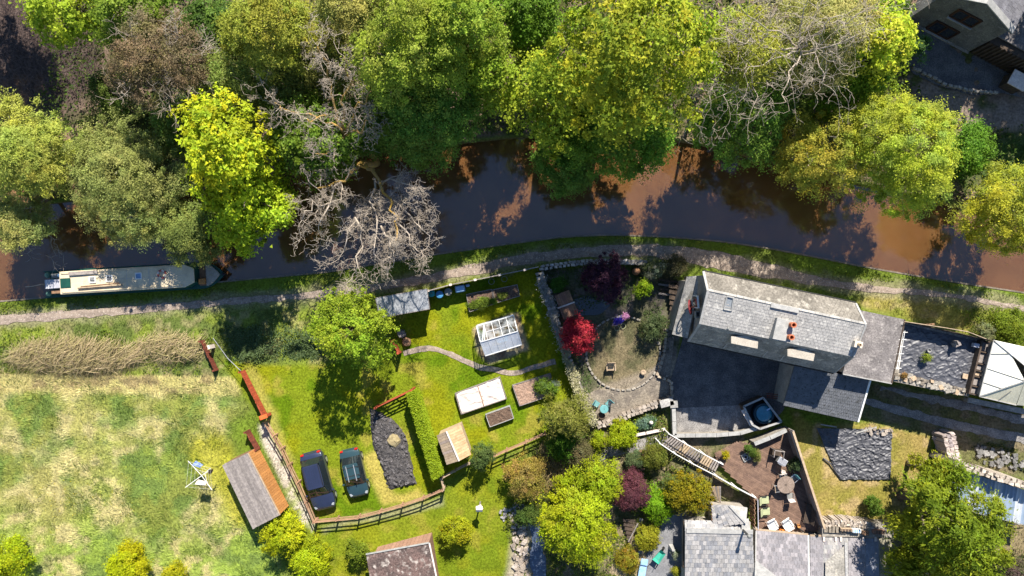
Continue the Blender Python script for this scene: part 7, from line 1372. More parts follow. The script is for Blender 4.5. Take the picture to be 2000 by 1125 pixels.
for x, y, lab in ((1205, 641, 'left thin hoop beside the violet clump'), (1217, 637, 'right thin hoop beside the violet clump')): m = MB(); p = P3(x, y, .1); m.torus((p.x, p.y, .12), .2, .018, 18, 5); solo('wire_hoop', m, M['cushion'], lab, 'hoop')
def steps_dark():
    r = thing('garden_steps', 'dark wooden steps between the stone garden and the lean-to', 'steps', P3(1312, 590, 0))
    for k in range(6): a, b = P3(1306 + k * .5, 558 + k * 11, .15 + .12 * (5 - k)), P3(1330 - k * 1.0, 562 + k * 11, .15 + .12 * (5 - k)); m = MB(); m.bar(a, b, .3, .1); part('tread', m, M['dark_wood'], r)
    r = thing('garden_sleepers', 'dark sleepers edging the shaded bed above the steps', 'sleepers', P3(1300, 548, 0))
    for k in range(4): m = MB(); m.bar(P3(1286, 546 + k * 9, .2), P3(1330, 552 + k * 9, .2), .14, .2); part('sleeper', m, M['grey_wood'] if k % 2 else M['dark_wood'], r)
steps_dark()

# ------------------------------------------------------------------ yard walls, hot tub, ramp, patio
def coping_wall(label, pts, h, w=.22, mt='lead', base='stone', name='yard_wall'):
    q = [P3(x, y, h) for x, y in pts]; r = thing(name, label, 'wall', V(q[0].x, q[0].y, 0))
    for a, b in zip(q[:-1], q[1:]): m = MB(); m.bar(V(a.x, a.y, (h - .08) / 2), V(b.x, b.y, (h - .08) / 2), w, h - .08); part('wall_face', m, M[base], r)
    for a, b in zip(q[:-1], q[1:]):
        n = max(1, int((b - a).length / .8))
        for k in range(n): m = MB(); m.bar(a.lerp(b, k / n) + V(0, 0, -.04), a.lerp(b, (k + .97) / n) + V(0, 0, -.04), w + .08, .08); part('coping', m, M[mt], r)
    return r
coping_wall('pale coped wall round the lower left corner of the dark yard', [(1316, 797), (1318, 851), (1400, 850), (1446, 846), (1480, 836)], .8)
coping_wall('short grey wall top between terrace and dark yard', [(1290, 790), (1316, 783), (1317, 797)], .9, .5, 'slate_warm')
sheet('patio', [(1402, 905), (1396, 885), (1440, 862), (1476, 868), (1538, 842), (1562, 908), (1606, 1036), (1480, 1036), (1476, 976)], .30, M['deck'], 'brown boarded patio between ramp and cottages', 'patio', jit=0)
def patio_body():
    r = thing('patio_deck', 'brown weathered boards of the sunlit patio', 'deck', P3(1510, 950, 0)); z = .42; rng = random.Random(17); poly = [(1402, 905), (1396, 885), (1440, 862), (1476, 868), (1538, 842), (1562, 908), (1606, 1036), (1482, 1036), (1478, 978)]; W_ = [W2(x, y, z) for x, y in poly]
    d = V(.86, -.51, 0); n_ = V(.51, .86, 0); ps = [V(x, y, 0) for x, y in W_]; us = [p.dot(d) for p in ps]; vs = [p.dot(n_) for p in ps]; v = min(vs); k = 0
    while v < max(vs):   # each board is clipped to the outline
        v1 = v + .145; mid = (v + v1) / 2; xs = []
        for i in range(len(ps)):
            a, b = vs[i], vs[(i + 1) % len(ps)]
            if (a > mid) != (b > mid): t = (mid - a) / (b - a); xs.append(us[i] + (us[(i + 1) % len(ps)] - us[i]) * t)
        xs.sort()
        for u0, u1 in zip(xs[::2], xs[1::2]):
            u = u0
            while u < u1 - .05:
                e = min(u1, u + rng.uniform(2.2, 3.6)); c0 = d * (u + .004) + n_ * (v + .005); c1 = d * (e - .004) + n_ * (v + .005); c2 = d * (e - .004) + n_ * (v1 - .005); c3 = d * (u + .004) + n_ * (v1 - .005); m = MB(); m.hexa([V(c.x, c.y, z - .04) for c in (c0, c1, c2, c3)], [V(c.x, c.y, z + rng.uniform(-.004, .004)) for c in (c0, c1, c2, c3)]); part('board', m, M['deck'], r); u = e
        v = v1
patio_body()
def ramp():
    r = thing('ramp', 'plank footbridge ramp with white handrails leading to the patio', 'ramp', P3(1350, 890, 0)); a, b = P3(1309, 853, 1.0), P3(1408, 903, .55); c, e = P3(1292, 868, 1.0), P3(1398, 922, .55); n = 22; rng = random.Random(4)
    for k in range(n):
        t0, t1 = k / n + .006, (k + 1) / n - .012; q = [c.lerp(e, t0), c.lerp(e, t1), a.lerp(b, t1), a.lerp(b, t0)]; m = MB(); m.hexa([p - V(0, 0, .05) for p in q], q); part('plank', m, M['grey_wood'] if rng.random() < .7 else M['tan_wood'], r)
    for p, q in ((a, b), (c, e)): m = MB(); m.bar(p - V(0, 0, .13), q - V(0, 0, .13), .08, .16); part('joist', m, M['dark_wood'], r)
    def rail(pts, nm):
        for p, q in zip(pts[:-1], pts[1:]): m = MB(); m.bar(p, q, .06, .05); part('handrail', m, M['white'], r)
        for p in pts:
            m = MB(); m.bar(V(p.x, p.y, 0), p, .08, .08); part('post', m, M['white'] if nm else M['dark_wood'], r)
    rail([P3(1306, 847, 1.75), P3(1340, 867, 1.65), P3(1375, 887, 1.5), P3(1412, 907, 1.4)], 1); rail([P3(1289, 866, 1.85), P3(1320, 887, 1.7), P3(1352, 905, 1.6), P3(1400, 930, 1.4), P3(1438, 952, 1.35), P3(1476, 972, 1.35)], 1)
    for x, y, s, t in ((1400, 930, 1438, 952), (1438, 952, 1476, 972)): m = MB(); m.bar(P3(x, y, .7), P3(s, t, .7), .05, .9); part('side_board', m, M['greyplastic'], r)
ramp()
def hot_tub():
    r = thing('hot_tub_enclosure', 'angular walled enclosure with pale coping round the hot tub', 'enclosure', P3(1490, 808, 0)); q = [P3(x, y, 1.15) for x, y in ((1453, 794), (1491, 777), (1527, 824), (1485, 838), (1470, 830))]
    for a, b in zip(q, q[1:] + q[:1]): m = MB(); m.bar(V(a.x, a.y, .52), V(b.x, b.y, .52), .08, 1.04); part('wall_panel', m, M['dark_wood'], r); m = MB(); m.bar(V(a.x, a.y, 1.09), V(b.x, b.y, 1.09), .14, .06); part('coping', m, M['lead'], r)
    m = MB(); m.prism([(p.x, p.y) for p in q], 0.02, .2); part('floor', m, mat('tub_deck', (.05, .06, .07), (.04, .045, .055), 3, .7), r)
    m = MB(); a = P3(1451, 800, .9); b = P3(1468, 829, .9); m.bar(a, b, .34, .08); part('step_ledge', m, M['fleece'], r)
    p = P3(1493, 808, .9); t = thing('hot_tub', 'round teal hot tub with a shiny cover', 'hot tub', V(p.x, p.y, .2)); m = MB(); m.lathe((0, 0, 0), [(.78, 0), (.82, .1), (.82, .66), (.78, .72), (.68, .72), (.66, .62)], 28); part('tub', m, mat('tub_side', (.012, .04, .055), (.01, .03, .045), 4, .5), t, local=True, smooth=True)
    m = MB(); m.lathe((0, 0, .63), [(.66, 0), (.6, .06), (.3, .12), (0, .14)], 28); part('cover', m, mat('tub_cover', (.02, .17, .25), (.015, .14, .21), 4, .25, spec=.7), t, local=True, smooth=True)
    m = MB(); m.box((.28, .35, .78), (.3, .12, .02), .5); part('cover_clip', m, M['paleblue'], t, local=True)
    m = MB(); p = P3(1469, 831, .3); m.box((p.x, p.y, .3), (.3, .25, .6), .3); solo('post_lamp', m, M['fleece'], 'pale stubby post at the corner of the hot tub enclosure', 'post', bevel=.03)
    r = thing('red_rail', 'dark red rails behind the hot tub', 'rail', P3(1515, 772, 0))
    for k in range(3): m = MB(); m.bar(P3(1497, 768 + k * 4, .8 + k * .02), P3(1536, 773 + k * 4, .8 + k * .02), .05, .06); part('rail', m, M['red_dark'], r)
    for x in (1499, 1534): m = MB(); m.bar(P3(x, 774, 0), P3(x, 774, .9), .07, .07); part('post', m, M['red_dark'], r)
hot_tub()
coping_wall('pale topped wall along the upper edge of the patio', [(1474, 867), (1505, 855), (1537, 840)], 1.2, .22, 'lead', 'stone')
def plank_wall():
    r = thing('plank_fence', 'tall plank fence with a pale top rail along the right side of the patio', 'fence', P3(1575, 940, 0)); h = 1.9; a, b = P3(1549, 843, h), P3(1611, 1033, h); d = (b - a).normalized(); out = V(-d.y, d.x, 0); out = out if out.x < 0 else -out; rng = random.Random(8)
    for z in range(11):
        z0 = .42 + z * .132; s, e = a, b; o = out * (.03 + rng.uniform(0, .015))
        for t0, t1 in ((0, .34), (.343, .67), (.673, 1)): p, q = s.lerp(e, t0), s.lerp(e, t1); m = MB(); m.bar(V(p.x, p.y, z0 + .06) + o, V(q.x, q.y, z0 + .06) + o, .025, .122); part('plank', m, M['brown_wood'] if rng.random() < .4 else M['grey_wood'], r)
    for k in range(7): p = a.lerp(b, k / 6) - out * .05; m = MB(); m.bar(V(p.x, p.y, 0), V(p.x, p.y, h - .01), .1, .1); part('post', m, M['grey_wood'], r)
    m = MB(); m.bar(a + V(0, 0, .02), b + V(0, 0, .02), .16, .05); part('top_rail', m, M['tan_wood'], r)
plank_wall()
def steps_low():
    r = thing('brick_steps', 'dark brown steps at the lower corner of the plank fence', 'steps', P3(1615, 1035, 0))
    for k in range(4): m = MB(); m.bar(P3(1600, 1024 + k * 4, .9 - k * .12), P3(1632, 1026 + k * 4, .9 - k * .12), .17, .12); part('tread', m, M['dark_wood'] if k % 2 else M['brown_wood'], r)
steps_low()
ZP = .42
def at_patio(px, py, h): return P3(px, py, ZP + h)
def patio_table():
    p = at_patio(1535, 947, .73); r = thing('patio_table', 'large round wooden patio table with chairs round it', 'table', V(p.x, p.y, ZP)); rad = .66
    m = MB(); m.lathe((0, 0, .68), [(rad - .02, 0), (rad, .02), (rad, .05), (rad - .02, .055), (.03, .055)], 32); o = part('table_top', m, mat('grey_brown_table', (.25, .19, .155), (.2, .15, .12), 4, .85, .3), r, local=True)
    for k in range(6): t = math.pi * k / 6; m = MB(); m.box((0, 0, .737), (rad * 1.9, .012, .006), t); part('joint', m, M['dark_wood'], o, local=True)
    m = MB(); m.lathe((0, 0, .735), [(.03, 0), (.03, .02), (0, .02)], 10); part('parasol_hole', m, M['black'], r, local=True)
    for k in range(4): t = 1.57 * k + .6; m = MB(); m.bar((.4 * math.cos(t), .4 * math.sin(t), 0), (.34 * math.cos(t), .34 * math.sin(t), .69), .07, .07); part('leg', m, M['brown_wood'], r, local=True)
patio_table()
def pchair(label, px, py, rz, mt='fleece'):
    p = at_patio(px, py, .45); r = thing('patio_chair', label, 'chair', V(p.x, p.y, ZP), rz, 'chairs round the patio table')
    m = MB(); m.box((0, 0, .44), (.46, .46, .04)); part('seat', m, M['greyplastic'], r, local=True, bevel=.015); m = MB(); m.hexa([(-.23, -.22, .5), (-.2, -.22, .5), (-.2, .22, .5), (-.23, .22, .5)], [(-.34, -.22, .95), (-.31, -.22, .95), (-.31, .22, .95), (-.34, .22, .95)]); part('backrest', m, M[mt], r, local=True)
    for sx in (-1, 1):
        for sy in (-1, 1): m = MB(); m.tube([(sx * .2, sy * .2, .43), (sx * .22, sy * .22, 0)], .018, 6); part('leg', m, M['chrome'], r, local=True)
    for s in (-1, 1): m = MB(); m.tube([(-.3, s * .24, .7), (.18, s * .25, .66), (.2, s * .24, .44)], .02, 6); part('armrest', m, M['chrome'], r, local=True)
pchair('patio chair above the large round table', 1529, 931, -1.3); pchair('patio chair at the upper right of the large round table', 1549, 934, -2.4, 'iron_teal'); pchair('patio chair left of the large round table', 1518, 953, .1, 'tan_wood'); pchair('patio chair below the large round table', 1543, 969, 1.7, 'fleece')
def lounger(label, px, py, rz, fabric, frame, name='sun_lounger', Lk=1.15, arms=False, group=None):
    p = at_patio(px, py, .35); r = thing(name, label, 'lounger', V(p.x, p.y, ZP), rz, group); w = .62
    m = MB(); m.box((.12, 0, .36), (Lk * .62, w * .92, .09)); part('seat_pad', m, M[fabric], r, local=True, bevel=.03)
    m = MB(); m.hexa([(-Lk * .2, -w * .46, .36), (-Lk * .12, -w * .46, .40), (-Lk * .12, w * .46, .40), (-Lk * .2, w * .46, .36)], [(-Lk * .5, -w * .46, .82), (-Lk * .43, -w * .46, .88), (-Lk * .43, w * .46, .88), (-Lk * .5, w * .46, .82)]); part('back_pad', m, M[fabric], r, local=True, bevel=.02)
    for s in (-1, 1):
        m = MB(); m.tube([(Lk * .42, s * w * .5, .30), (-Lk * .2, s * w * .5, .32), (-Lk * .48, s * w * .5, .84)], .025, 6); part('side_frame', m, M[frame], r, local=True)
        for x in (Lk * .36, -Lk * .2): m = MB(); m.tube([(x, s * w * .48, .3), (x, s * w * .48, 0)], .022, 6); part('leg', m, M[frame], r, local=True)
        m = MB(); m.box((0, s * w * .56, .52), (.5, .06, .04)); part('armrest', m, M[frame], r, local=True)
lounger('olive cushioned garden chair nearest the patio rail corner', 1491, 977, .05, 'cushion', 'black', 'garden_chair', .95); lounger('olive cushioned garden chair below the first olive one', 1493, 999, .05, 'cushion', 'black', 'garden_chair', .95)
lounger('left white lounger above the cottage gutter', 1508, 1025, -1.1, 'white', 'white', Lk=1.2); lounger('right white lounger with an orange towel beneath', 1538, 1025, -1.0, 'white', 'white', Lk=1.35)
def patio_bits():
    m = MB(); p = at_patio(1529, 1038, .2); m.box((p.x, p.y, ZP + .1), (.5, .28, .2), -.05); solo('orange_box', m, M['orange'], 'bright orange box between the white loungers and the gutter', 'box', bevel=.03)
    p = at_patio(1526, 900, .6); r = thing('barbecue', 'grey barbecue with a ribbed lid in the patio corner', 'barbecue', V(p.x, p.y, ZP), -.55); m = MB(); m.box((0, 0, .62), (.66, .48, .4)); part('body', m, M['greyplastic'], r, local=True, bevel=.03); m = MB(); m.box((0, 0, .86), (.7, .5, .08)); o = part('lid', m, M['boat_grey'], r, local=True, bevel=.03)
    for k in range(5): m = MB(); m.box((0, -.17 + k * .085, .905), (.6, .02, .012)); part('rib', m, M['black'], o, local=True)
    m = MB(); m.tube([(-.25, -.29, .86), (.25, -.29, .86)], .02, 6); part('handle', m, M['chrome'], r, local=True)
    for sx in (-1, 1):
        for sy in (-1, 1): m = MB(); m.box((sx * .28, sy * .18, .22), (.04, .04, .44)); part('leg', m, M['black'], r, local=True)
    p = at_patio(1518, 878, .5); r = thing('framed_planter', 'dark rectangular open frame in the shaded corner of the patio', 'frame', V(p.x, p.y, ZP), -.15)
    for s in (-1, 1): m = MB(); m.box((s * .36, 0, .5), (.05, .05, 1.0)); part('upright', m, M['grey_wood'], r, local=True); m = MB(); m.box((s * .36, -.55, .5), (.05, .05, 1.0)); part('upright', m, M['grey_wood'], r, local=True); m = MB(); m.box((s * .36, -.27, 1.0), (.05, .55, .05)); part('side_bar', m, M['grey_wood'], r, local=True)
    m = MB(); m.box((0, .0, 1.03), (.78, .06, .05)); part('top_bar', m, M['grey_wood'], r, local=True); m = MB(); m.box((0, -.27, .3), (.68, .5, .5)); part('planter', m, M['dark_wood'], r, local=True)
    p = at_patio(1418, 893, .3); m = MB(); m.lathe((p.x, p.y, ZP), [(.13, 0), (.18, .34), (.15, .34), (.1, .25)], 14); solo('plant_pot', m, M['tan_wood'], 'tan pot holding the yellow plant near the ramp', 'pot'); tree('bush', 'yellow potted plant near the top of the ramp', 1417, 889, 1.0, 8, .24, [(.42, .36, .01), (.36, .33, .02)], cat='plant', seed=140, leaf=(.1, .06), cr=.13, trunk=False)
    p = at_patio(1457, 893, .1); r = thing('garden_ornament', 'square pale framed ornament with a round centre on the patio', 'ornament', V(p.x, p.y, ZP), .5); m = MB()
    for s in (-1, 1): m.box((s * .26, 0, .06), (.07, .6, .1)); m.box((0, s * .26, .06), (.45, .07, .1))
    part('frame', m, M['lead'], r, local=True); m = MB(); m.torus((0, 0, .06), .16, .04, 18, 6); part('ring', m, M['boat_grey'], r, local=True, smooth=True); m = MB(); m.lathe((0, 0, 0), [(.12, 0), (.12, .05), (0, .05)], 14); part('bowl', m, M['dark_wood'], r, local=True)
    slat_seat('slat_bench', 'dark slatted bench against the plank fence', 1578, 1003, 2.9 + .05, 'dark_wood', 1.5, .5, .42 + ZP, True, False, 'bench')
    m = MB(); p = at_patio(1561, 1028, .3); m.lathe((p.x, p.y, ZP), [(.1, 0), (.14, .3), (.12, .3), (.06, .2)], 12); solo('plant_pot', m, M['orange_wood'], 'small ochre pot right of the white loungers', 'pot')
    m = MB(); m.tube([at_patio(1553, 1022, .05), at_patio(1562, 1034, .05), at_patio(1570, 1038, .05)], .05, 6); solo('hose', m, M['black'], 'short black hose beside the ochre pot', 'hose')
    m = MB(); p = at_patio(1530, 922, .3); m.lathe((p.x, p.y, ZP), [(.12, 0), (.17, .35), (.14, .35), (0, .3)], 12); solo('plant_pot', m, M['fleece'], 'pale pot between barbecue and round table', 'pot')
    tree('bush', 'dark climbing plants against the upper part of the plank fence', 1553, 905, 1.0, 12, .7, [(.05, .08, .03), (.09, .12, .05)], cat='plant', seed=141, leaf=(.12, .08), cr=.2, trunk=False, rx=.7, rot=-.3)
    tree('bush', 'narrow green hedge strip along the upper edge of the patio', 1466, 880, .9, 12, .3, [(.09, .15, .025), (.13, .19, .03)], cat='plant', seed=142, leaf=(.1, .06), cr=.15, trunk=False, rx=.6, rot=.9)
    tree('bush', 'yellow green grass clump at the left of the pale topped wall', 1478, 890, .8, 8, .3, [(.28, .28, .08), (.22, .24, .06)], cat='plant', seed=143, leaf=(.16, .04), cr=.15, trunk=False, rx=.7, rot=.2)
    r = thing('trellis', 'leaning plank panel beside the golden dome shrub', 'panel', P3(1398, 965, 0)); a, b, c, d = P3(1386, 950, 1.0), P3(1408, 950, 1.0), P3(1408, 984, .5), P3(1393, 962, .7); plank_roof(r, P3(1388, 950, 1.0), P3(1408, 950, 1.0), P3(1408, 984, .5), P3(1398, 972, .6), 5, [M['tan_wood'], M['grey_wood']], 'plank', seed=2)
    r = thing('side_fence', 'brown boarded fence between the patio seats and the cottage roof', 'fence', P3(1474, 1005, 0))
    for k in range(6): m = MB(); p, q = P3(1473, 976 + k * 9.5, 1.3), P3(1475, 976 + (k + .95) * 9.5, 1.3); m.bar(V(p.x, p.y, .75), V(q.x, q.y, .75), .05, 1.2); part('board', m, M['brown_wood'], r)
    m = MB(); m.bar(P3(1480, 976, 1.4), P3(1481, 1034, 1.4), .06, .06); part('top_rail', m, M['boat_grey'], r)
patio_bits()

# ------------------------------------------------------------------ dry lawn: black sheets, rubble wall, blue roof
tp = crumple(P3(1594, 836, .05), P3(1742, 838, .05), P3(1738, 936, .05), P3(1640, 936, .05), 140, 100, .12, 41, 2.5, False)
tag(part('plastic_sheet', tp, M['tarp'], None, smooth=True), 'crumpled black plastic sheet on the dry lawn', 'plastic sheet', kind='thing')
for (x0, y0, x1, y1, lab) in ((1603, 829, 1634, 834, 'pale batten lying at the top edge of the black sheet'), (1672, 846, 1712, 834, 'short pale batten across the corner of the black sheet')): m = MB(); m.bar(P3(x0, y0, .18), P3(x1, y1, .22), .09, .06); solo('batten', m, M['lead'], lab, 'batten', group='battens on the black sheet')
m = MB(); m.tube([P3(1608, 895, .1), P3(1622, 905, .14), P3(1633, 922, .12), P3(1643, 935, .1)], .06, 6); solo('folded_edge', m, M['tarp'], 'rolled black edge lying across the dry lawn', 'plastic roll')
def scatter_stones(name, label, region, n, seed, zr=(.05, .25), s=(.08, .25), tone=PINK):
    rng = random.Random(seed); mb = MB(); cols = []; xs = [p[0] for p in region]; ys = [p[1] for p in region]
    while n > 0:
        x, y = rng.uniform(min(xs), max(xs)), rng.uniform(min(ys), max(ys))
        if float(polyd(np.array([x]), np.array([y]), region)[0]) < 0: continue
        n -= 1; p = P3(x, y, .1); q = rng.uniform(*s); n0 = len(mb.v); mb.box((p.x, p.y, rng.uniform(*zr)), (q * rng.uniform(.8, 1.5), q, q * .7), rng.uniform(0, 3.1)); mb.v[n0:] = [(a + rng.uniform(-.25, .25) * q, b + rng.uniform(-.25, .25) * q, c + rng.uniform(-.15, .15) * q) for a, b, c in mb.v[n0:]]; c = rng.choice(tone); cols += [c] * 8
    r = thing(name, label, 'stones', P3(sum(xs) / len(xs), sum(ys) / len(ys), 0)); stones_obj('stones', mb, cols, r)
scatter_stones('rubble', 'loose pinkish rubble at the top of the black sheet', [(1688, 835), (1742, 836), (1740, 850), (1690, 846)], 26, 3)
scatter_stones('rubble', 'grey boulders in the scrub behind the rubble wall', [(1905, 868), (2010, 895), (2010, 925), (1915, 905)], 70, 4, (.04, .14), (.1, .3), ((.2, .19, .18), (.25, .24, .23), (.14, .135, .13)))
scatter_stones('rubble', 'stony left bank of the brook at the bottom edge', [(1000, 1015), (1026, 1030), (1034, 1140), (1006, 1140)], 120, 5, (.03, .2), (.12, .32), ((.30, .25, .2), (.24, .2, .165), (.36, .31, .27)))
scatter_stones('rubble', 'pale stones in the upper run of the brook', [(975, 1000), (1018, 978), (1030, 1000), (985, 1020)], 40, 6, (.02, .12), (.08, .2), ((.24, .225, .23), (.32, .31, .31)))
scatter_stones('rubble', 'loose pinkish stones at the end of the lane wall', [(1815, 845), (1852, 842), (1856, 862), (1822, 860)], 26, 7, (.05, .3), (.12, .3), ((.3, .26, .27), (.42, .36, .34)))
wall_thing('rubble_wall', 'broad sunlit rubble wall above the blue grey roof', [(1853, 846), (1860, 872), (1868, 902)], .95, 1.5, 31, .3, 3, tone=((.34, .28, .26), (.42, .35, .32), (.27, .23, .23)))
wall_thing('rubble_wall', 'long pale capped wall running behind the blue grey roof to the right edge', [(1866, 905), (1900, 917), (1950, 933), (2030, 957)], .5, 3.3, 32, .4, 2, tone=((.4, .34, .28), (.34, .29, .24), (.45, .39, .33)))
def blue_roof():
    r = thing('metal_shed', 'blue grey sheet metal roof with clear strips behind the conifer', 'shed', P3(1935, 965, 0)); z = 2.25; a, b, c, d = P3(1858, 912, z), P3(2030, 966, z), P3(2022, 1030, z - .25), P3(1842, 985, z - .25); n = 12
    for k in range(n):
        t0, t1 = k / n, (k + 1) / n; q = [a.lerp(b, t0), a.lerp(b, t1), d.lerp(c, t1), d.lerp(c, t0)]; m = MB(); base = len(m.v); nn = 8
        for i in range(nn + 1):
            s = i / nn; dz = .018 * math.cos(s * 6.283 * 2); p, e = q[0].lerp(q[1], s), q[3].lerp(q[2], s); m.v += [(p.x, p.y, p.z + dz), (e.x, e.y, e.z + dz)]
        m.f = [(2 * i, 2 * i + 2, 2 * i + 3, 2 * i + 1) for i in range(nn)]; clear = k in (3, 6, 9); part('roof_sheet', m, M['corr_clear'] if clear else M['corrugated'], r, label='clear roof strip' if clear else None)
    ins = [p.lerp((a + b + c + d) / 4, .04) for p in (a, b, c, d)]; m = MB(); m.hexa([V(p.x, p.y, 0) for p in ins], [p - V(0, 0, .08) for p in ins]); part('wall', m, M['dark_wood'], r)
    m = MB(); m.bar(d + V(0, 0, -.06), c + V(0, 0, -.06), .1, .1); part('gutter', m, M['lead'], r)
blue_roof()
m = MB(); m.bar(P3(1950, 1026, .5), P3(2010, 1022, .5), .05, .05); solo('fence_wire', m, M['boat_grey'], 'thin rail in the shade below the blue grey roof', 'rail')
def low_terrace():
    r = wall_thing('terrace_wall', 'pale stone wall with coping below the dry lawn', [(1612, 1024), (1660, 1022), (1708, 1028)], .5, 1.3, 41, .22, 3, tone=((.36, .30, .25), (.3, .25, .2), (.4, .345, .3)))
    m = MB(); 
    for k in range(6): m = MB(); p = P3(1615 + k * 7, 1034 + k * .4, 1.3); m.box((p.x, p.y, 1.2), (.34, .5, .1), rnd.uniform(-.1, .1)); part('step_slab', m, M['paving'], r)
    for k, (x, y, mt, lab, sz) in enumerate(((1652, 1034, 'tan_wood', 'tan planter box on the ledge behind the cottages', (.9, .22, .3)), (1672, 1036, 'white', 'white trough on the ledge behind the cottages', (.65, .3, .3)), (1690, 1041, 'brown_wood', 'dark low crate on the ledge behind the cottages', (.5, .3, .25)), (1715, 1038, 'brick', 'brown slatted crate at the right end of the ledge', (.85, .3, .35)))):
        p = P3(x, y, 1.3); r2 = thing('planter', lab, 'planter', V(p.x, p.y, 1.15), -.05); m = MB(); m.box((0, 0, sz[2] / 2), (sz[0], sz[1], sz[2])); part('box', m, M[mt], r2, local=True, bevel=.02); m = MB(); m.box((0, 0, sz[2] + .004), (sz[0] - .08, sz[1] - .08, .02)); part('soil', m, M['soil'] if mt != 'white' else M['paleblue'], r2, local=True)
        for s in range(4): m = MB(); m.box((-sz[0] / 2 + sz[0] * (s + .5) / 4, 0, sz[2] + .03), (.03, sz[1], .03)); part('slat', m, M[mt], r2, local=True)
    m = MB(); m.hexa([V(*W2(x, y, 1.1), 0) for x, y in ((1606, 1020), (1745, 1024), (1745, 1050), (1606, 1048))], [V(*W2(x, y, 1.1), 1.1) for x, y in ((1606, 1020), (1745, 1024), (1745, 1050), (1606, 1048))]); solo('ledge', m, M['stone'], 'stone ledge between dry lawn and cottages', 'ledge')
low_terrace()

# ------------------------------------------------------------------ odds and ends
def rotary():
    c = P3(392, 930, 1.9); r = thing('rotary_clothes_line', 'white four armed rotary clothes line on the meadow', 'clothes line', V(c.x, c.y, 0)); top = V(c.x, c.y, 1.75); m = MB(); m.tube([(c.x, c.y, 0), (c.x, c.y, 1.8)], .03, 8); part('pole', m, M['white'], r)
    ends = [P3(367, 900, 2.0), P3(412, 914, 2.0), P3(414, 957, 2.0), P3(362, 952, 2.0)]
    for e in ends: m = MB(); m.tube([top, e], .022, 6); part('arm', m, M['white'], r); m = MB(); m.tube([V(c.x, c.y, 1.2), top.lerp(e, .55)], .015, 5); part('strut', m, M['white'], r)
    for s in (.45, .7, .95):
        q = [top.lerp(e, s) for e in ends]; m = MB(); m.tube(q + q[:1], .006, 4, cap=False); part('line', m, M['white'], r)
    def cloth(a, b, drop, mt, lab):
        m = MB(); A, B = Vector(a), Vector(b); out = V(-(B - A).y, (B - A).x, 0).normalized() * .12
        m.grid(A, B, B - V(0, 0, drop) + out, A - V(0, 0, drop) + out * 2, 10, 8, lambda u, v, p: .03 * math.sin(u * 14 + v * 3)); o = solo('laundry', m, mt, lab, 'laundry'); md = o.modifiers.new('thick', 'SOLIDIFY'); md.thickness = .02
    q = [top.lerp(e, .7) for e in ends]; cloth(q[0].lerp(q[1], .0), q[0].lerp(q[1], .5), .45, M['navy'] if 0 else mat('blue_cloth', (.05, .10, .30), (.2, .26, .4), 5, .9), 'blue cloth hanging on the clothes line'); cloth(q[3].lerp(q[2], .25), q[3].lerp(q[2], .8), .45, M['fleece'], 'white towel hanging on the clothes line'); cloth(q[1].lerp(q[2], .0), q[1].lerp(q[2], .25), .4, M['dark_wood'], 'dark garment hanging on the clothes line')
rotary()
def scarecrow():
    c = P3(937, 988, 1.0); r = thing('bird_table', 'pale wooden bird table on a post on the lower lawn', 'bird table', V(c.x, c.y, 0)); m = MB(); m.box((0, 0, .75), (.1, .1, 1.5)); part('post', m, M['grey_wood'], r, local=True); m = MB(); m.box((0, 0, 1.5), (.45, .4, .05), .5); part('tray', m, M['fleece'], r, local=True); m = MB(); m.hexa([(-.24, -.22, 1.75), (.24, -.22, 1.75), (.24, .22, 1.75), (-.24, .22, 1.75)], [(-.24, -.02, 1.95), (.24, -.02, 1.95), (.24, .02, 1.95), (-.24, .02, 1.95)]); part('roof', m, M['fleece'], r, local=True)
    for sx in (-1, 1): m = MB(); m.box((sx * .18, 0, 1.63), (.04, .04, .25)); part('strut', m, M['grey_wood'], r, local=True)
scarecrow()
def stump(px, py, rad, h, mt, lab, name='log_stack'):
    p = P3(px, py, h / 2); m = MB(); m.lathe((p.x, p.y, 0), [(rad, 0), (rad * .95, h * .7), (rad * .7, h), (.05, h * .95)], 14); rr = random.Random(int(px)); m.v = [(a + rr.uniform(-.05, .05), b + rr.uniform(-.05, .05), c) for a, b, c in m.v]; solo(name, m, M[mt], lab, 'stump')
stump(784, 652, .34, .5, 'grey_wood', 'upper grey tree stump right of the bright green round tree', 'tree_stump'); stump(794, 668, .36, .4, 'brown_wood', 'lower brown tree stump right of the bright green round tree', 'tree_stump')
def barrow():
    p = P3(1287, 1087, .5); r = thing('wheelbarrow', 'turquoise wheelbarrow in the cottage yard', 'wheelbarrow', V(p.x, p.y, 0), .9); m = MB(); m.hexa([(-.3, -.2, .32), (.3, -.16, .32), (.3, .16, .32), (-.3, .2, .32)], [(-.48, -.32, .62), (.5, -.26, .58), (.5, .26, .58), (-.48, .32, .62)]); m.f = [f for f in m.f if f != (4, 5, 6, 7)]; part('tray', m, mat('green_plastic', (.05, .34, .25), (.04, .28, .21), 5, .5), r, local=True)
    m = MB(); m.tube([(.62, -.05, .18), (.62, .05, .18)], .18, 14); part('wheel', m, M['black'], r, local=True)
    for s in (-1, 1): m = MB(); m.tube([(.62, s * .08, .18), (-.2, s * .22, .34), (-.85, s * .26, .6)], .02, 6); part('handle', m, M['greyplastic'], r, local=True); m = MB(); m.tube([(-.25, s * .22, .34), (-.32, s * .24, 0)], .02, 6); part('leg', m, M['greyplastic'], r, local=True)
barrow()
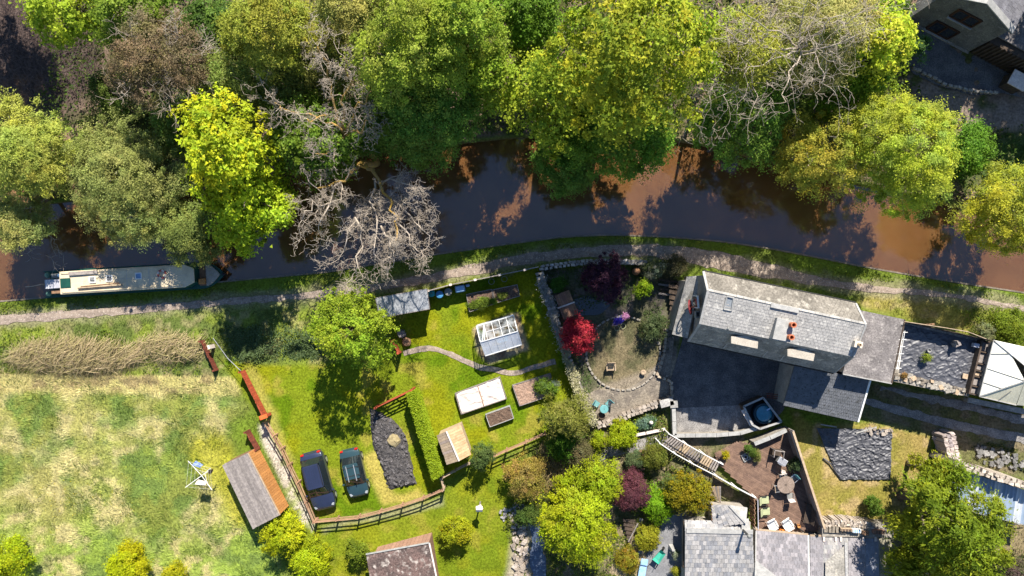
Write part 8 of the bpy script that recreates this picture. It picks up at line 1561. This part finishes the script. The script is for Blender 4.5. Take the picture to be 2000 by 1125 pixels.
def blue_lounger():
    p = P3(1255, 1115, .4); r = thing('blue_lounger', 'pale blue plastic lounger at the bottom edge beside the yard', 'lounger', V(p.x, p.y, 0), 1.4); m = MB(); m.box((-.1, 0, .36), (1.5, .56, .06)); part('bed', m, M['paleblue'], r, local=True, bevel=.02); m = MB(); m.box((.72, 0, .5), (.5, .54, .05)); part('headrest', m, M['paleblue'], r, local=True, bevel=.02); m = MB(); m.box((.52, -.1, .42), (.2, .16, .08)); part('cushion', m, M['navy'], r, local=True)
    for sx in (-.7, .6):
        for s in (-1, 1): m = MB(); m.box((sx, s * .22, .17), (.05, .05, .34)); part('leg', m, M['paleblue'], r, local=True)
blue_lounger()
def pots():
    for x, y, rad, mt, lab in ((1297, 1018, .2, 'greyplastic', 'grey round pot at the top of the cottage yard'), (1318, 1085, .2, 'tan_wood', 'tan pot of white flowers beside the cottage wall'), (1250, 1078, .18, 'greyplastic', 'small grey pot at the golden low shrub'), (1252, 1015, .14, 'lead', 'white round lamp at the top of the wooden steps'), (1223, 1076, .15, 'fleece', 'small white lantern in the yellow flowers')):
        p = P3(x, y, .3); m = MB(); m.lathe((p.x, p.y, 0), [(rad * .7, 0), (rad, .36), (rad * .8, .36), (rad * .7, .28), (0, .28)], 14); solo('plant_pot', m, M[mt], lab, 'pot')
    tree('bush', 'white flowering plant in the tan pot beside the cottage wall', 1320, 1081, .6, 9, .25, [(.3, .32, .12), (.4, .4, .32), (.1, .14, .03)], cat='plant', seed=150, leaf=(.08, .05), cr=.12, trunk=False)
    tree('bush', 'yellow green potted plant at the bottom edge beside the cottage porch', 1319, 1115, .6, 10, .3, [(.24, .26, .02), (.3, .29, .03)], cat='plant', seed=151, leaf=(.09, .06), cr=.13, trunk=False)
    m = MB(); p = P3(1313, 1072, .5); m.hexa([(p.x - .18, p.y - .2, 0), (p.x + .18, p.y - .2, 0), (p.x + .18, p.y + .2, 0), (p.x - .18, p.y + .2, 0)], [(p.x - .1, p.y - .05, .9), (p.x + .1, p.y - .05, .9), (p.x + .1, p.y + .05, .9), (p.x - .1, p.y + .05, .9)]); solo('garden_obelisk', m, M['lead'], 'tapering grey obelisk beside the white flowering pot', 'obelisk')
    m = MB(); p = P3(1155, 1103, .2); m.box((p.x, p.y, .08), (.3, .3, .16), .1); solo('drain_cover', m, M['lead'], 'small square stone block below the lime tree', 'block', bevel=.02)
    r = thing('garden_steps', 'brown sleeper steps beside the clipped olive hedge block', 'steps', P3(1253, 900, 0))
    for k in range(6): m = MB(); m.bar(P3(1243, 882 + k * 9, .5 - k * .07), P3(1259, 880 + k * 9, .5 - k * .07), .14, .12); part('sleeper', m, M['brown_wood'], r)
    r = thing('garden_steps', 'dark wooden steps between the purple bush and the golden low shrub', 'steps', P3(1230, 1030, 0))
    for k in range(6): m = MB(); m.bar(P3(1216 + k * 2, 1016 + k * 8, .45 - k * .06), P3(1240 - k * 1.5, 1018 + k * 8, .45 - k * .06), .24, .1); part('tread', m, M['dark_wood'], r)
    m = MB(); m.bar(P3(1246, 1022, .7), P3(1227, 1058, .6), .07, .07); solo('handrail', m, M['grey_wood'], 'grey handrail beside the dark wooden steps', 'handrail')
    coping_wall('low pale kerb along the shaded grey path', [(1226, 853), (1262, 846), (1300, 838)], .3, .14, 'fleece', 'stone', 'kerb')
    m = MB(); p = P3(1272, 826, .7); m.lathe((p.x, p.y, 0), [(.12, 0), (.1, .6), (.16, .62), (.16, .7), (.05, .85)], 10); solo('statuette', m, M['fleece'], 'small white statuette in the bed below the terrace wall', 'statuette', smooth=True)
    tree('bush', 'pale blue flowering plants below the terrace wall', 1262, 826, .4, 16, .3, [(.1, .2, .06), (.25, .35, .3), (.14, .24, .06)], cat='plant', seed=152, leaf=(.1, .06), cr=.15, trunk=False, rx=1.4, rot=.3)
    tree('bush', 'grey green shrub above the purple bush', 1240, 895, .7, 18, .5, [(.12, .16, .06), (.16, .2, .09)], cat='bush', seed=153, leaf=(.1, .06), cr=.18, trunk=False)
    r = thing('water_pump', 'brown rusty hooked post beside the roof terrace', 'post', P3(1798, 628, 0)); a = P3(1797, 634, 0); m = MB(); m.bar(a, a + V(0, .05, 1.0), .16, .16); part('post', m, M['brown_wood'], r); m = MB(); m.bar(a + V(0, .05, 1.0), a + V(.5, .1, 1.0), .12, .12); part('arm', m, M['brown_wood'], r)
pots()
